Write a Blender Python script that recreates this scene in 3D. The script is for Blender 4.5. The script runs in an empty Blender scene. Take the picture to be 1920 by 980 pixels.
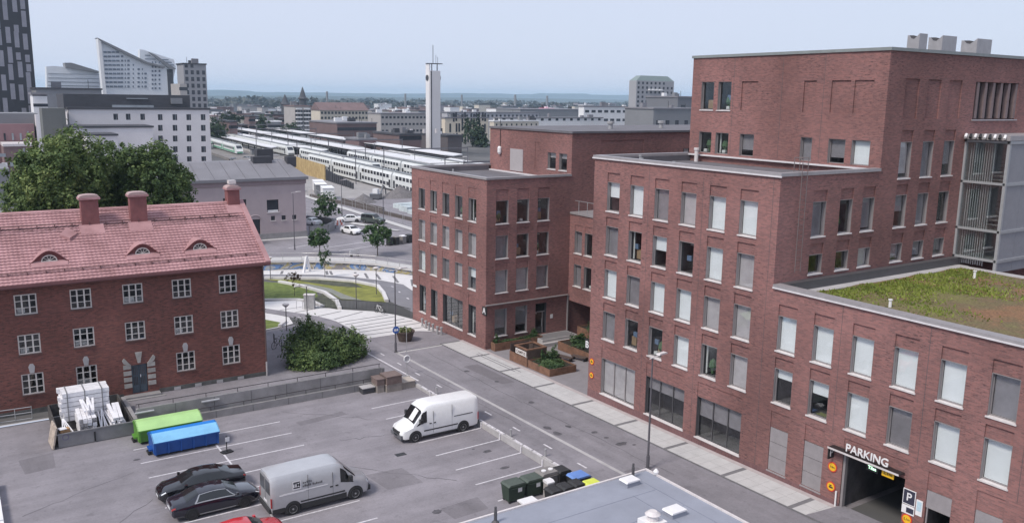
import bpy, bmesh, math, random
from mathutils import Vector, Matrix, noise
random.seed(7)
sc = bpy.context.scene
COL = sc.collection
R = math.radians
# ---------------------------------------------------------------- camera
CAM = Vector((0.0, 0.0, 23.2))
FWD = Vector((0.53987946, 0.82097868, -0.18580681))
RGT = Vector((0.83687808, -0.5472158, 0.01378195))
DWN = Vector((-0.09036174, -0.16293824, -0.98248964))
FPX = 1616.73                       # focal length in pixels of a 1920 wide picture
cd = bpy.data.cameras.new('camera'); cam = bpy.data.objects.new('camera', cd); COL.objects.link(cam)
cd.sensor_width = 36; cd.lens = FPX * 36 / 1920; cd.clip_start = 0.3; cd.clip_end = 40000
cam.matrix_world = Matrix(((RGT.x, -DWN.x, -FWD.x, CAM.x), (RGT.y, -DWN.y, -FWD.y, CAM.y), (RGT.z, -DWN.z, -FWD.z, CAM.z), (0, 0, 0, 1)))
sc.camera = cam
# ---------------------------------------------------------------- sky and sun (hazy, thin high cloud)
SUN_EL, SUN_AZ = R(50), R(260)      # azimuth clockwise from +Y: the sun stands to the left, a little beyond the camera
w = bpy.data.worlds.new('World'); sc.world = w; w.use_nodes = True
nt = w.node_tree; bg = nt.nodes['Background']
sky = nt.nodes.new('ShaderNodeTexSky'); sky.sky_type = 'NISHITA'; sky.sun_disc = False
sky.sun_elevation = SUN_EL; sky.sun_rotation = SUN_AZ; sky.air_density = 1.0; sky.dust_density = 1.6; sky.ozone_density = 1.5; sky.altitude = 100
veil = nt.nodes.new('ShaderNodeMix'); veil.data_type = 'RGBA'
tc = nt.nodes.new('ShaderNodeTexCoord'); cl = nt.nodes.new('ShaderNodeTexNoise'); cl.inputs['Scale'].default_value = 1.6; cl.inputs['Detail'].default_value = 4
mp = nt.nodes.new('ShaderNodeMapping'); mp.inputs['Scale'].default_value = (1, 1, 3.0)
nt.links.new(tc.outputs['Generated'], mp.inputs['Vector']); nt.links.new(mp.outputs['Vector'], cl.inputs['Vector'])
mr = nt.nodes.new('ShaderNodeMapRange'); mr.inputs[1].default_value = .35; mr.inputs[2].default_value = .7; mr.inputs[3].default_value = .86; mr.inputs[4].default_value = .97
nt.links.new(cl.outputs['Fac'], mr.inputs[0]); nt.links.new(mr.outputs[0], veil.inputs['Factor'])
nt.links.new(sky.outputs['Color'], veil.inputs['A']); veil.inputs['B'].default_value = (4.55, 4.95, 6.05, 1)
nt.links.new(veil.outputs['Result'], bg.inputs['Color']); bg.inputs['Strength'].default_value = 0.1
sd = bpy.data.lights.new('sun', 'SUN'); sd.energy = 2.0; sd.angle = R(14); sd.color = (1.0, 0.93, 0.84)
sun = bpy.data.objects.new('sun', sd); COL.objects.link(sun)
sun.rotation_euler = Vector((math.sin(SUN_AZ) * math.cos(SUN_EL), math.cos(SUN_AZ) * math.cos(SUN_EL), math.sin(SUN_EL))).to_track_quat('Z', 'Y').to_euler()
sun.location = (-40, -40, 80)
vs = sc.view_settings; vs.view_transform = 'Standard'; vs.look = 'None'; vs.gamma = 1; vs.exposure = 0.62; vs.use_curve_mapping = False
sc.cycles.use_denoising = True; sc.cycles.max_bounces = 6; sc.cycles.transparent_max_bounces = 12; sc.cycles.volume_bounces = 1

# ---------------------------------------------------------------- materials
MATS = {}
def _nodes(name):
    m = bpy.data.materials.new(name); m.use_nodes = True; t = m.node_tree
    return m, t, t.nodes['Principled BSDF']
def mat(name, col, rough=.75, metal=0.0, var=.12, scale=2.0, stretch=(1, 1, 1), bump=0.0, bscale=None, spec=.5, coat=0.0, col2=None, detail=5, lo=.32, hi=.68, local=False):
    if name in MATS: return MATS[name]
    m, t, b = _nodes(name)
    b.inputs['Roughness'].default_value = rough; b.inputs['Metallic'].default_value = metal
    b.inputs['Specular IOR Level'].default_value = spec; b.inputs['Coat Weight'].default_value = coat
    if var or col2 or bump:
        if local:
            g = t.nodes.new('ShaderNodeTexCoord'); src = g.outputs['Object']
        else:
            g = t.nodes.new('ShaderNodeNewGeometry'); src = g.outputs['Position']
        mp = t.nodes.new('ShaderNodeMapping'); mp.inputs['Scale'].default_value = stretch
        t.links.new(src, mp.inputs['Vector'])
        n = t.nodes.new('ShaderNodeTexNoise'); n.inputs['Scale'].default_value = scale; n.inputs['Detail'].default_value = detail; n.inputs['Roughness'].default_value = .65
        t.links.new(mp.outputs['Vector'], n.inputs['Vector'])
        r = t.nodes.new('ShaderNodeValToRGB'); c1 = [c * (1 - var) for c in col]; c2 = list(col2) if col2 else [min(1, c * (1 + var)) for c in col]
        r.color_ramp.elements[0].position = lo; r.color_ramp.elements[1].position = hi
        r.color_ramp.elements[0].color = (*c1, 1); r.color_ramp.elements[1].color = (*c2, 1)
        t.links.new(n.outputs['Fac'], r.inputs['Fac']); t.links.new(r.outputs['Color'], b.inputs['Base Color'])
        if bump:
            n2 = t.nodes.new('ShaderNodeTexNoise'); n2.inputs['Scale'].default_value = bscale or scale * 8; n2.inputs['Detail'].default_value = 3
            t.links.new(src, n2.inputs['Vector'])
            bp = t.nodes.new('ShaderNodeBump'); bp.inputs['Strength'].default_value = bump; bp.inputs['Distance'].default_value = .03
            t.links.new(n2.outputs['Fac'], bp.inputs['Height']); t.links.new(bp.outputs['Normal'], b.inputs['Normal'])
    else: b.inputs['Base Color'].default_value = (*col, 1)
    MATS[name] = m; return m
def brick_mat(name, c1, c2, mortar, dark, bw=.28, bh=.085, vertical=False, blot=.55):
    m, t, b = _nodes(name); b.inputs['Roughness'].default_value = .9; b.inputs['Specular IOR Level'].default_value = .25
    g = t.nodes.new('ShaderNodeNewGeometry'); s = t.nodes.new('ShaderNodeSeparateXYZ'); t.links.new(g.outputs['Position'], s.inputs[0])
    a = t.nodes.new('ShaderNodeMath'); t.links.new(s.outputs[0], a.inputs[0]); t.links.new(s.outputs[1], a.inputs[1])
    c = t.nodes.new('ShaderNodeCombineXYZ')
    t.links.new(a.outputs[0], c.inputs[1 if vertical else 0]); t.links.new(s.outputs[2], c.inputs[0 if vertical else 1])
    br = t.nodes.new('ShaderNodeTexBrick'); br.inputs['Scale'].default_value = 1; br.inputs['Brick Width'].default_value = bw; br.inputs['Row Height'].default_value = bh
    br.inputs['Mortar Size'].default_value = .006; br.inputs['Mortar Smooth'].default_value = .2; br.inputs['Bias'].default_value = -.1
    br.inputs['Color1'].default_value = (*c1, 1); br.inputs['Color2'].default_value = (*c2, 1); br.inputs['Mortar'].default_value = (*mortar, 1)
    t.links.new(c.outputs[0], br.inputs['Vector'])
    # burnt bricks: streaky dark patches laid in courses
    mp = t.nodes.new('ShaderNodeMapping'); mp.inputs['Scale'].default_value = (2.8, 11.5, 1); t.links.new(c.outputs[0], mp.inputs['Vector'])
    n = t.nodes.new('ShaderNodeTexNoise'); n.inputs['Scale'].default_value = 1.0; n.inputs['Detail'].default_value = 5; n.inputs['Roughness'].default_value = .75; t.links.new(mp.outputs[0], n.inputs['Vector'])
    r = t.nodes.new('ShaderNodeMapRange'); r.inputs[1].default_value = .52; r.inputs[2].default_value = .64; t.links.new(n.outputs['Fac'], r.inputs[0])
    n2 = t.nodes.new('ShaderNodeTexNoise'); n2.inputs['Scale'].default_value = .35; n2.inputs['Detail'].default_value = 3; t.links.new(g.outputs['Position'], n2.inputs['Vector'])
    r2 = t.nodes.new('ShaderNodeMapRange'); r2.inputs[1].default_value = .35; r2.inputs[2].default_value = .65; r2.inputs[3].default_value = .2; r2.inputs[4].default_value = blot * 1.5; t.links.new(n2.outputs['Fac'], r2.inputs[0])
    mu = t.nodes.new('ShaderNodeMath'); mu.operation = 'MULTIPLY'; t.links.new(r.outputs[0], mu.inputs[0]); t.links.new(r2.outputs[0], mu.inputs[1])
    mx = t.nodes.new('ShaderNodeMix'); mx.data_type = 'RGBA'; t.links.new(mu.outputs[0], mx.inputs['Factor']); t.links.new(br.outputs['Color'], mx.inputs['A']); mx.inputs['B'].default_value = (*dark, 1)
    # broad tone drift
    n3 = t.nodes.new('ShaderNodeTexNoise'); n3.inputs['Scale'].default_value = .16; n3.inputs['Detail'].default_value = 4; t.links.new(g.outputs['Position'], n3.inputs['Vector'])
    r3 = t.nodes.new('ShaderNodeMapRange'); r3.inputs[1].default_value = .3; r3.inputs[2].default_value = .7; r3.inputs[3].default_value = .72; r3.inputs[4].default_value = 1.22; t.links.new(n3.outputs['Fac'], r3.inputs[0])
    hs = t.nodes.new('ShaderNodeHueSaturation'); t.links.new(r3.outputs[0], hs.inputs['Value']); t.links.new(mx.outputs['Result'], hs.inputs['Color']); t.links.new(hs.outputs['Color'], b.inputs['Base Color'])
    bp = t.nodes.new('ShaderNodeBump'); bp.inputs['Strength'].default_value = .5; bp.inputs['Distance'].default_value = .01; bp.invert = True
    t.links.new(br.outputs['Fac'], bp.inputs['Height']); t.links.new(bp.outputs['Normal'], b.inputs['Normal'])
    MATS[name] = m; return m
def glass_mat(name, tint=(.62, .66, .68), refl=1.0, rough=.02):
    m = bpy.data.materials.new(name); m.use_nodes = True; t = m.node_tree; t.nodes.remove(t.nodes['Principled BSDF'])
    o = t.nodes['Material Output']; tr = t.nodes.new('ShaderNodeBsdfTransparent'); tr.inputs[0].default_value = (*tint, 1)
    gl = t.nodes.new('ShaderNodeBsdfGlossy'); gl.inputs['Roughness'].default_value = rough; gl.inputs[0].default_value = (refl, refl, refl, 1)
    lw = t.nodes.new('ShaderNodeLayerWeight'); lw.inputs[0].default_value = .5; pw = t.nodes.new('ShaderNodeMath'); pw.operation = 'POWER'; pw.inputs[1].default_value = 4.0
    f = t.nodes.new('ShaderNodeMapRange'); f.inputs[3].default_value = .05; f.inputs[4].default_value = .85; t.links.new(lw.outputs['Facing'], pw.inputs[0]); t.links.new(pw.outputs[0], f.inputs[0])
    mx = t.nodes.new('ShaderNodeMixShader'); t.links.new(f.outputs[0], mx.inputs[0]); t.links.new(tr.outputs[0], mx.inputs[1]); t.links.new(gl.outputs[0], mx.inputs[2]); t.links.new(mx.outputs[0], o.inputs[0])
    MATS[name] = m; return m
BRICK = brick_mat('red_brick', (.285, .138, .127), (.19, .103, .10), (.235, .16, .152), (.085, .055, .056), blot=.75)
PLINTH = brick_mat('soldier_brick', (.235, .125, .125), (.18, .10, .105), (.13, .09, .092), (.09, .06, .065), vertical=True)
OLDBRICK = brick_mat('old_brick', (.235, .092, .075), (.135, .062, .054), (.15, .098, .09), (.06, .04, .04), blot=.8)
GLASS = glass_mat('window_glass', (.94, .955, .96)); DGLASS = glass_mat('dark_glass', (.6, .64, .66))
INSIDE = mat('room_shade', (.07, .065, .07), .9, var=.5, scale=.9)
ALU = mat('grey_aluminium', (.25, .23, .235), .5, var=.06)
DALU = mat('charcoal_aluminium', (.075, .072, .078), .5, var=.1)
SILL = mat('sill_metal', (.62, .58, .58), .5, var=.1, scale=3)
B_WHITE = mat('white_blind', (.80, .81, .82), .8, var=.04, scale=1)
B_MID = mat('beige_blind', (.46, .42, .43), .8, var=.12, scale=1.2)
B_GREY = mat('grey_blind', (.24, .22, .235), .8, var=.15, scale=1.2)
ROOF = mat('bitumen_roof', (.135, .13, .145), .85, var=.18, scale=.6, bump=.2)
FLASH = mat('flashing_metal', (.36, .34, .35), .45, metal=.3, var=.08)
FLASH_L = mat('pale_flashing', (.62, .60, .62), .5, var=.08)
def asphalt(name, c, tracks=.5):
    m, t, b = _nodes(name); b.inputs['Roughness'].default_value = .9; b.inputs['Specular IOR Level'].default_value = .3
    g = t.nodes.new('ShaderNodeNewGeometry'); prev = None
    def layer(scale, st, lo, hi, a, z, det=6):
        mp = t.nodes.new('ShaderNodeMapping'); mp.inputs['Scale'].default_value = st; t.links.new(g.outputs['Position'], mp.inputs[0])
        n = t.nodes.new('ShaderNodeTexNoise'); n.inputs['Scale'].default_value = scale; n.inputs['Detail'].default_value = det; n.inputs['Roughness'].default_value = .7; t.links.new(mp.outputs[0], n.inputs['Vector'])
        r = t.nodes.new('ShaderNodeMapRange'); r.inputs[1].default_value = lo; r.inputs[2].default_value = hi; r.inputs[3].default_value = a; r.inputs[4].default_value = z; t.links.new(n.outputs['Fac'], r.inputs[0]); return r.outputs[0]
    ls = [layer(.07, (1, 1, 1), .3, .7, .78, 1.2), layer(.5, (1, 1, 1), .3, .7, .88, 1.1), layer(.35, (.25, 2.2, 1) if tracks > .6 else (2.2, .2, 1), .35, .7, .9, 1.1, 4), layer(7, (1, 1, 1), .3, .7, .9, 1.1), layer(1.3, (1, 1, 1), .60, .66, 1.0, .86, 3)]
    for l in ls:
        if prev is None: prev = l
        else: k = t.nodes.new('ShaderNodeMath'); k.operation = 'MULTIPLY'; t.links.new(prev, k.inputs[0]); t.links.new(l, k.inputs[1]); prev = k.outputs[0]
    v = t.nodes.new('ShaderNodeVectorMath'); v.operation = 'SCALE'; v.inputs[0].default_value = c; t.links.new(prev, v.inputs['Scale']); t.links.new(v.outputs[0], b.inputs['Base Color'])
    n2 = t.nodes.new('ShaderNodeTexNoise'); n2.inputs['Scale'].default_value = 30; t.links.new(g.outputs['Position'], n2.inputs['Vector']); bp = t.nodes.new('ShaderNodeBump'); bp.inputs['Strength'].default_value = .2; bp.inputs['Distance'].default_value = .02; t.links.new(n2.outputs['Fac'], bp.inputs['Height']); t.links.new(bp.outputs[0], b.inputs['Normal'])
    MATS[name] = m; return m
ASPH = asphalt('asphalt', (.238, .222, .243), .9)
ASPH2 = asphalt('street_asphalt', (.24, .226, .248), .3)
PAVE = mat('pale_paving', (.485, .475, .475), .85, var=.08, scale=1.5)
ORD = ['first', 'second', 'third', 'fourth', 'fifth', 'sixth', 'seventh', 'eighth', 'ninth', 'tenth', 'eleventh', 'twelfth', 'thirteenth', 'fourteenth']
PAVE2 = mat('white_paving', (.62, .605, .61), .85, var=.07, scale=1.2)
DPAVE = mat('dark_paving', (.17, .165, .175), .85, var=.1, scale=2)
PAINT = mat('road_paint', (.58, .56, .59), .7, var=.25, scale=5, detail=8)
CONC = mat('concrete', (.255, .245, .25), .9, var=.2, scale=.8, bump=.2)
CONC_L = mat('pale_concrete', (.40, .385, .39), .9, var=.15, scale=.9)
BLACK = mat('black_metal', (.02, .02, .022), .4, var=.1)
WHITE = mat('white_paint', (.75, .74, .75), .45, var=.05)
GALV = mat('galvanised_steel', (.42, .42, .43), .45, metal=.4, var=.12, scale=4)
STEELGREY = mat('lamp_grey', (.12, .115, .13), .45, metal=.2, var=.08)

# ---------------------------------------------------------------- builders
class MB:
    def __init__(s): s.v, s.f, s.m = [], [], []
    def quad(s, pts, mi=0):
        i = len(s.v); s.v += [tuple(p) for p in pts]; s.f.append(tuple(range(i, i + len(pts)))); s.m.append(mi)
    def box(s, x0, x1, y0, y1, z0, z1, mi=0, M=None):
        P = [(x0, y0, z0), (x1, y0, z0), (x1, y1, z0), (x0, y1, z0), (x0, y0, z1), (x1, y0, z1), (x1, y1, z1), (x0, y1, z1)]
        if M: P = [M @ Vector(p) for p in P]
        i = len(s.v); s.v += [tuple(p) for p in P]
        for f in ((0, 3, 2, 1), (4, 5, 6, 7), (0, 1, 5, 4), (1, 2, 6, 5), (2, 3, 7, 6), (3, 0, 4, 7)):
            s.f.append(tuple(i + k for k in f)); s.m.append(mi)
        return s
    def prism(s, poly, f0, f1, mi=0):       # poly: list of 2-D points, f0/f1 map a point to 3-D on either end
        n = len(poly); i = len(s.v); s.v += [tuple(f0(*p)) for p in poly] + [tuple(f1(*p)) for p in poly]
        s.f.append(tuple(i + k for k in reversed(range(n)))); s.m.append(mi)
        s.f.append(tuple(i + n + k for k in range(n))); s.m.append(mi)
        for k in range(n):
            l = (k + 1) % n; s.f.append((i + k, i + l, i + n + l, i + n + k)); s.m.append(mi)
        return s
    def px(s, poly, x0, x1, mi=0): return s.prism(poly, lambda a, b: (x0, a, b), lambda a, b: (x1, a, b), mi)
    def py(s, poly, y0, y1, mi=0): return s.prism(poly, lambda a, b: (a, y0, b), lambda a, b: (a, y1, b), mi)
    def pz(s, poly, z0, z1, mi=0): return s.prism(poly, lambda a, b: (a, b, z0), lambda a, b: (a, b, z1), mi)
    def tube(s, p, q, r, n=8, r2=None, mi=0, cap=True):
        p, q = Vector(p), Vector(q); d = (q - p)
        if d.length < 1e-6: return s
        d.normalize(); u = d.cross(Vector((0, 0, 1)) if abs(d.z) < .95 else Vector((1, 0, 0))).normalized(); v = d.cross(u)
        r2 = r if r2 is None else r2; i = len(s.v)
        for c, rr in ((p, r), (q, r2)):
            for k in range(n):
                a = 2 * math.pi * k / n; s.v.append(tuple(c + (u * math.cos(a) + v * math.sin(a)) * rr))
        for k in range(n):
            l = (k + 1) % n; s.f.append((i + k, i + l, i + n + l, i + n + k)); s.m.append(mi)
        if cap:
            s.f.append(tuple(i + k for k in reversed(range(n)))); s.m.append(mi); s.f.append(tuple(i + n + k for k in range(n))); s.m.append(mi)
        return s
    def path(s, pts, r, n=6, mi=0):
        for a, b in zip(pts, pts[1:]): s.tube(a, b, r, n, mi=mi)
        return s
    def lathe(s, prof, c=(0, 0, 0), n=20, mi=0):
        i = len(s.v)
        for r, z in prof:
            for k in range(n):
                a = 2 * math.pi * k / n; s.v.append((c[0] + r * math.cos(a), c[1] + r * math.sin(a), c[2] + z))
        for j in range(len(prof) - 1):
            for k in range(n):
                l = (k + 1) % n; s.f.append((i + j * n + k, i + j * n + l, i + (j + 1) * n + l, i + (j + 1) * n + k)); s.m.append(mi)
        s.f.append(tuple(i + k for k in reversed(range(n)))); s.m.append(mi)
        j = len(prof) - 1; s.f.append(tuple(i + j * n + k for k in range(n))); s.m.append(mi)
        return s
    def mesh(s, name, mats, smooth=None):
        me = bpy.data.meshes.new(name); me.from_pydata(s.v, [], s.f)
        for m in (mats if isinstance(mats, (list, tuple)) else [mats]): me.materials.append(m)
        if any(s.m): me.polygons.foreach_set('material_index', s.m)
        if smooth is not None:
            me.polygons.foreach_set('use_smooth', [True] * len(me.polygons)); me.set_sharp_from_angle(angle=R(smooth))
        me.update(); return me
    def build(s, name, mats, parent=None, smooth=None, **k): return link(name, s.mesh(name, mats, smooth), parent, **k)
def link(name, me, parent=None, loc=None, rz=None, M=None):
    o = bpy.data.objects.new(name, me); COL.objects.link(o)
    if parent: o.parent = parent
    if loc is not None: o.location = loc
    if rz is not None: o.rotation_euler[2] = rz
    if M is not None: o.matrix_basis = M
    return o
def tag(o, label=None, cat=None, group=None, kind=None):
    for k, v in (('label', label), ('category', cat), ('group', group), ('kind', kind)):
        if v: o[k] = v
    return o
def empty(name, loc=(0, 0, 0), rz=0, label=None, cat=None, group=None):
    o = bpy.data.objects.new(name, None); COL.objects.link(o); o.location = loc; o.rotation_euler[2] = rz; o.empty_display_size = .2
    return tag(o, label, cat, group)
def clone(root, loc, rz, label=None, group=None):
    def rec(o, par):
        c = o.copy(); COL.objects.link(c); c.parent = par
        for ch in o.children: rec(ch, c)
        return c
    c = rec(root, None); c.location = loc; c.rotation_euler[2] = rz
    if label: c['label'] = label
    if group: c['group'] = group
    return c
TEXTM = {}
def text_mesh(s, size, depth, m):
    k = (s, size, depth, m.name)
    if k not in TEXTM:
        cu = bpy.data.curves.new('lettering', 'FONT'); cu.body = s; cu.size = size; cu.extrude = depth; cu.offset = size * .012; cu.align_x = 'CENTER'; cu.align_y = 'CENTER'
        o = bpy.data.objects.new('lettering', cu); COL.objects.link(o); dg = bpy.context.evaluated_depsgraph_get()
        me = bpy.data.meshes.new_from_object(o.evaluated_get(dg)); bpy.data.objects.remove(o); me.materials.clear(); me.materials.append(m); TEXTM[k] = me
    return TEXTM[k]
# facing frames: columns = local x (to the right as seen), local y (inwards), local z (up)
FX = Matrix(((0, 1, 0, 0), (-1, 0, 0, 0), (0, 0, 1, 0), (0, 0, 0, 1)))   # wall facing -X
FY = Matrix.Identity(4)                                                  # wall facing -Y
def frame_at(F, p): return Matrix.Translation(Vector(p)) @ F
def lettering(s, size, depth, m, F, p, parent, name='lettering'):
    # flat text stood upright on a wall
    up = Matrix(((1, 0, 0, 0), (0, 0, -1, 0), (0, 1, 0, 0), (0, 0, 0, 1)))
    return link(name, text_mesh(s, size, depth, m), parent, M=frame_at(F, p) @ up)
def wall(mb, T, W, z0, z1, ops, niche=1.6):
    """T: 4x4 frame of the wall's lower left corner at z = 0; ops: (u0,u1,z0,z1,depth,open)"""
    us = sorted({0, W, *[min(max(a, 0), W) for o in ops for a in o[:2]]}); zs = sorted({z0, z1, *[min(max(a, z0), z1) for o in ops for a in o[2:4]]})
    def at(u, d, z): return T @ Vector((u, d, z))
    nu, nz = len(us) - 1, len(zs) - 1; D = [[(0, False)] * nz for _ in range(nu)]
    for i in range(nu):
        for j in range(nz):
            uc, zc = (us[i] + us[i + 1]) / 2, (zs[j] + zs[j + 1]) / 2
            for o in ops:
                if o[0] < uc < o[1] and o[2] < zc < o[3]: D[i][j] = (o[4], o[5])
    for i in range(nu):
        for j in range(nz):
            d, hole = D[i][j]; a, b, c, e = us[i], us[i + 1], zs[j], zs[j + 1]
            if not hole: mb.quad([at(a, d, c), at(b, d, c), at(b, d, e), at(a, d, e)])
            if i + 1 < nu and D[i + 1][j][0] != d:
                d2 = D[i + 1][j][0]; mb.quad([at(b, d, c), at(b, d2, c), at(b, d2, e), at(b, d, e)])
            if j + 1 < nz and D[i][j + 1][0] != d:
                d2 = D[i][j + 1][0]; mb.quad([at(a, d, e), at(b, d, e), at(b, d2, e), at(a, d2, e)])
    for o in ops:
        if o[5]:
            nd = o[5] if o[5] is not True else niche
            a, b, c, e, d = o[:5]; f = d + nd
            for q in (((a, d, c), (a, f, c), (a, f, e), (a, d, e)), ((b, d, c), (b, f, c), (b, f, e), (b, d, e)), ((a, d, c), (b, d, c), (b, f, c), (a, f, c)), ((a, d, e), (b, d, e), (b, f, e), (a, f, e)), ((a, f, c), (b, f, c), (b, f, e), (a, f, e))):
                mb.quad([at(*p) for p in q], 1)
WM = {}
RT = []
def room_things(o, w, h):
    if not RT:
        cs = [mat('room_white', (.6, .6, .58), .8, var=.1, local=True), mat('room_wood', (.3, .2, .12), .7, var=.15, local=True), mat('room_green', (.06, .12, .05), .8, var=.3, scale=9, local=True), mat('room_blue', (.12, .18, .28), .7, var=.1, local=True)]
        RT.extend([MB().box(0, .5, .6, 1.1, .1, .75).mesh('desk', cs[1]), MB().box(0, .38, .5, .62, .8, 1.15).mesh('screen', cs[3]), MB().lathe([(.1, .1), (.14, .35), (.3, .6), (.22, .95), (.05, 1.1)], (.3, .7, 0), 9).mesh('pot_plant', cs[2]), MB().box(0, .12, .45, .5, .08, h - .1).mesh('curtain', cs[0]), MB().box(0, .7, 1.0, 1.15, 1.75, 1.82).mesh('lamp_bar', cs[0]), MB().box(0, .3, .4, .6, .08, .3).mesh('paper_stack', cs[0])])
    for k in random.sample(range(6), random.randint(2, 4)): link(RT[k].name.split('.')[0], RT[k], o, loc=(random.uniform(.1, max(.12, w - .75)) if k != 3 else random.choice((.09, w - .21)), 0, 0))
def window(parent, F, p, w, h, blind=None, fr=1.0, mull=0, liner=True, frame=None, sill=True, pane=None, name='window'):
    """a window part with frame; sub-parts pane, sill, blind. p: lower left outer corner of the opening"""
    frame = frame or ALU; key = (round(w, 3), round(h, 3), mull, liner, frame.name)
    if key not in WM:
        a = MB(); t = .06
        for (x0, x1, zz0, zz1) in ((0, t, 0, h), (w - t, w, 0, h), (t, w - t, 0, t), (t, w - t, h - t, h)): a.box(x0, x1, .21, .285, zz0, zz1)
        for k in range(mull):
            x = w * (k + 1) / (mull + 1); a.box(x - .03, x + .03, .21, .285, t, h - t)
        if liner:
            a.box(.004, .03, .03, .205, .004, h - .004); a.box(w - .03, w - .004, .03, .205, .004, h - .004); a.box(.03, w - .03, .03, .205, h - .03, h - .004)
        b = MB().box(t, w - t, .245, .255, t, h - t); c = MB().box(-.05, w + .05, -.07, .2, -.07, .004)
        WM[key] = (a.mesh('window', frame), b.mesh('pane', GLASS), c.mesh('sill', SILL))
    a, b, c = WM[key]; o = link(name, a, parent, M=frame_at(F, p))
    pn = link('pane', b, o)
    if pane: pn.material_slots[0].link = 'OBJECT'; pn.material_slots[0].material = pane
    if sill: link('sill', c, o)
    if not blind and h > 1.5: room_things(o, w, h)
    if blind:
        k2 = ('b', round(w, 3), round(h, 3), fr)
        if k2 not in WM: WM[k2] = MB().box(.07, w - .07, .31, .316, h * (1 - fr) + .06, h - .05).mesh('blind', B_WHITE)
        bo = link('blind', WM[k2], o); bo.material_slots[0].link = 'OBJECT'; bo.material_slots[0].material = blind
    return o
# ================================================================ BRICK BUILDING B (office block with car park)
SILLZ = [15.17, 11.92, 8.69, 5.47]; WH = 2.13; WWD = 1.40
bB = empty('brick_office', (45, 30, .6), label='large red brick office block with parking entrance and blinds in its windows', cat='building')
bB.matrix_world = Matrix.Identity(4)
W_, M_, G_, D_ = (B_WHITE, 1.0), (B_MID, 1.0), (B_GREY, 1.0), None
def H_(f, m=None): return (m or B_WHITE, f)
def put(parent, F, p, w, h, st, **k): return window(parent, F, p, w, h, st[0] if st else None, st[1] if st else 1.0, **k)
XF = 40.42
# --- front of the main block
ops = []; wins = []
cols = [48.90 - 2.54 * i for i in range(6)]
states = [[H_(.55), W_, G_, M_, W_, W_], [G_, D_, H_(.5), D_, W_, M_], [W_, G_, W_, W_, M_, M_], [G_, D_, D_, W_, D_, M_]]
Y0 = 50.45
for r, z in enumerate(SILLZ):
    for c, y in enumerate(cols):
        u = Y0 - y; ops.append((u, u + WWD, z + WH, z + WH + .68, .09, False)); ops.append((u, u + WWD, z, z + WH, .21, True)); wins.append((u, z, WWD, states[r][c], 0))
for y, st in ((48.9, (B_MID, .98)), (43.88, (B_GREY, .35)), (38.85, (B_GREY, .5))):
    u = Y0 - y; ops.append((u, u + 3.85, 3.95, 4.95, .05, False)); ops.append((u, u + 3.85, 1.15, 3.95, .21, True)); wins.append((u, 1.15, 3.85, st, 2))
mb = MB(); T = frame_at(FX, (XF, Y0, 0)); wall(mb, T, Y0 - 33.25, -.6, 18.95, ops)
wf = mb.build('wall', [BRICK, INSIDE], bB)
for u, z, ww, st, ml in wins:
    put(bB, FX, (XF, Y0 - u, z), ww, 2.8 if ml else WH, st, mull=ml, frame=DALU if ml and u > 3 else None)
mb = MB()
for y in (44.42, 39.32, 33.72): mb.box(XF - .004, XF + .01, y - .012, y + .012, 1.1, 18.9)
mb.build('joint', DALU, wf)
mb = MB().box(XF - .02, XF + .02, 33.25, 50.45, -.6, 1.08); mb.build('plinth', PLINTH, bB)
# --- front of the car park wing
Y1 = 33.25; ops = []; wins = []
cols = [32.72 - 2.515 * i for i in range(10)]
st1 = [W_, W_, H_(1.0), W_, W_, G_, W_, M_, W_, W_]; st2 = [H_(.33), H_(.42), W_, G_, W_, W_, W_, G_, W_, W_]
for r, z in enumerate(SILLZ[2:]):
    for c, y in enumerate(cols):
        u = Y1 - y; ops.append((u, u + WWD - .06, z + WH, z + WH + .68, .09, False)); ops.append((u, u + WWD - .06, z, z + WH, .21, True)); wins.append((u, z, (st1, st2)[r][c]))
for k, y in enumerate((32.72, 30.22)):
    u = Y1 - y; ops.append((u, u + 1.33, 3.9, 4.9, .05, False)); ops.append((u, u + 1.33, 1.15, 3.9, .12, False))
ug = Y1 - 27.6; ops.append((ug, ug + 3.78, 4.15, 4.95, .05, False)); ops.append((ug, ug + 3.75, -.6, 4.0, .3, 9.0))
for y in (22.64, 20.15, 17.6): u = Y1 - y; ops.append((u, u + 1.33, 3.9, 4.9, .05, False)); ops.append((u, u + 1.33, .9, 3.9, .15, 2.5))
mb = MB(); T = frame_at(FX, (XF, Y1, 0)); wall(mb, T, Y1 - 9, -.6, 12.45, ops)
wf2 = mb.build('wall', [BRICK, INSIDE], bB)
for u, z, st in wins: put(bB, FX, (XF, Y1 - u, z), WWD - .06, WH, st)
mb = MB()
for y in (28.4, 23.3, 18.3): mb.box(XF - .004, XF + .01, y - .012, y + .012, 5, 12.4)
mb.build('joint', DALU, wf2)
MB().box(XF - .02, XF + .02, 27.6, 33.25, -.6, 1.08).build('plinth', PLINTH, bB)
MB().box(XF - .02, XF + .02, 9, 23.85, -.6, 1.08).build('plinth', PLINTH, bB)
GRILLE = mat('grille_panel', (.27, .25, .26), .6, var=.1, scale=2)
for y in (32.72, 30.22):           # three panels over two gaps each
    g = MB(); 
    for k in range(3): g.box(XF + .03, XF + .1, y - 1.31, y - .02, 1.17 + k * .91, 1.17 + k * .91 + .88)
    g.build('ventilation_panel', GRILLE, bB); MB().box(XF - .05, XF + .03, y - 1.4, y + .05, 1.07, 1.145).build('sill', FLASH, bB)
for y in (22.64, 20.15, 17.6):
    g = MB().box(XF + .03, XF + .1, y - 1.31, y - .02, 2.95, 3.88); g.box(XF + .05, XF + .12, y - 1.31, y - .02, 2.0, 2.05); g.box(XF + .05, XF + .12, y - .12, y - .06, .9, 2.95); g.build('ventilation_panel', GRILLE, bB)
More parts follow.
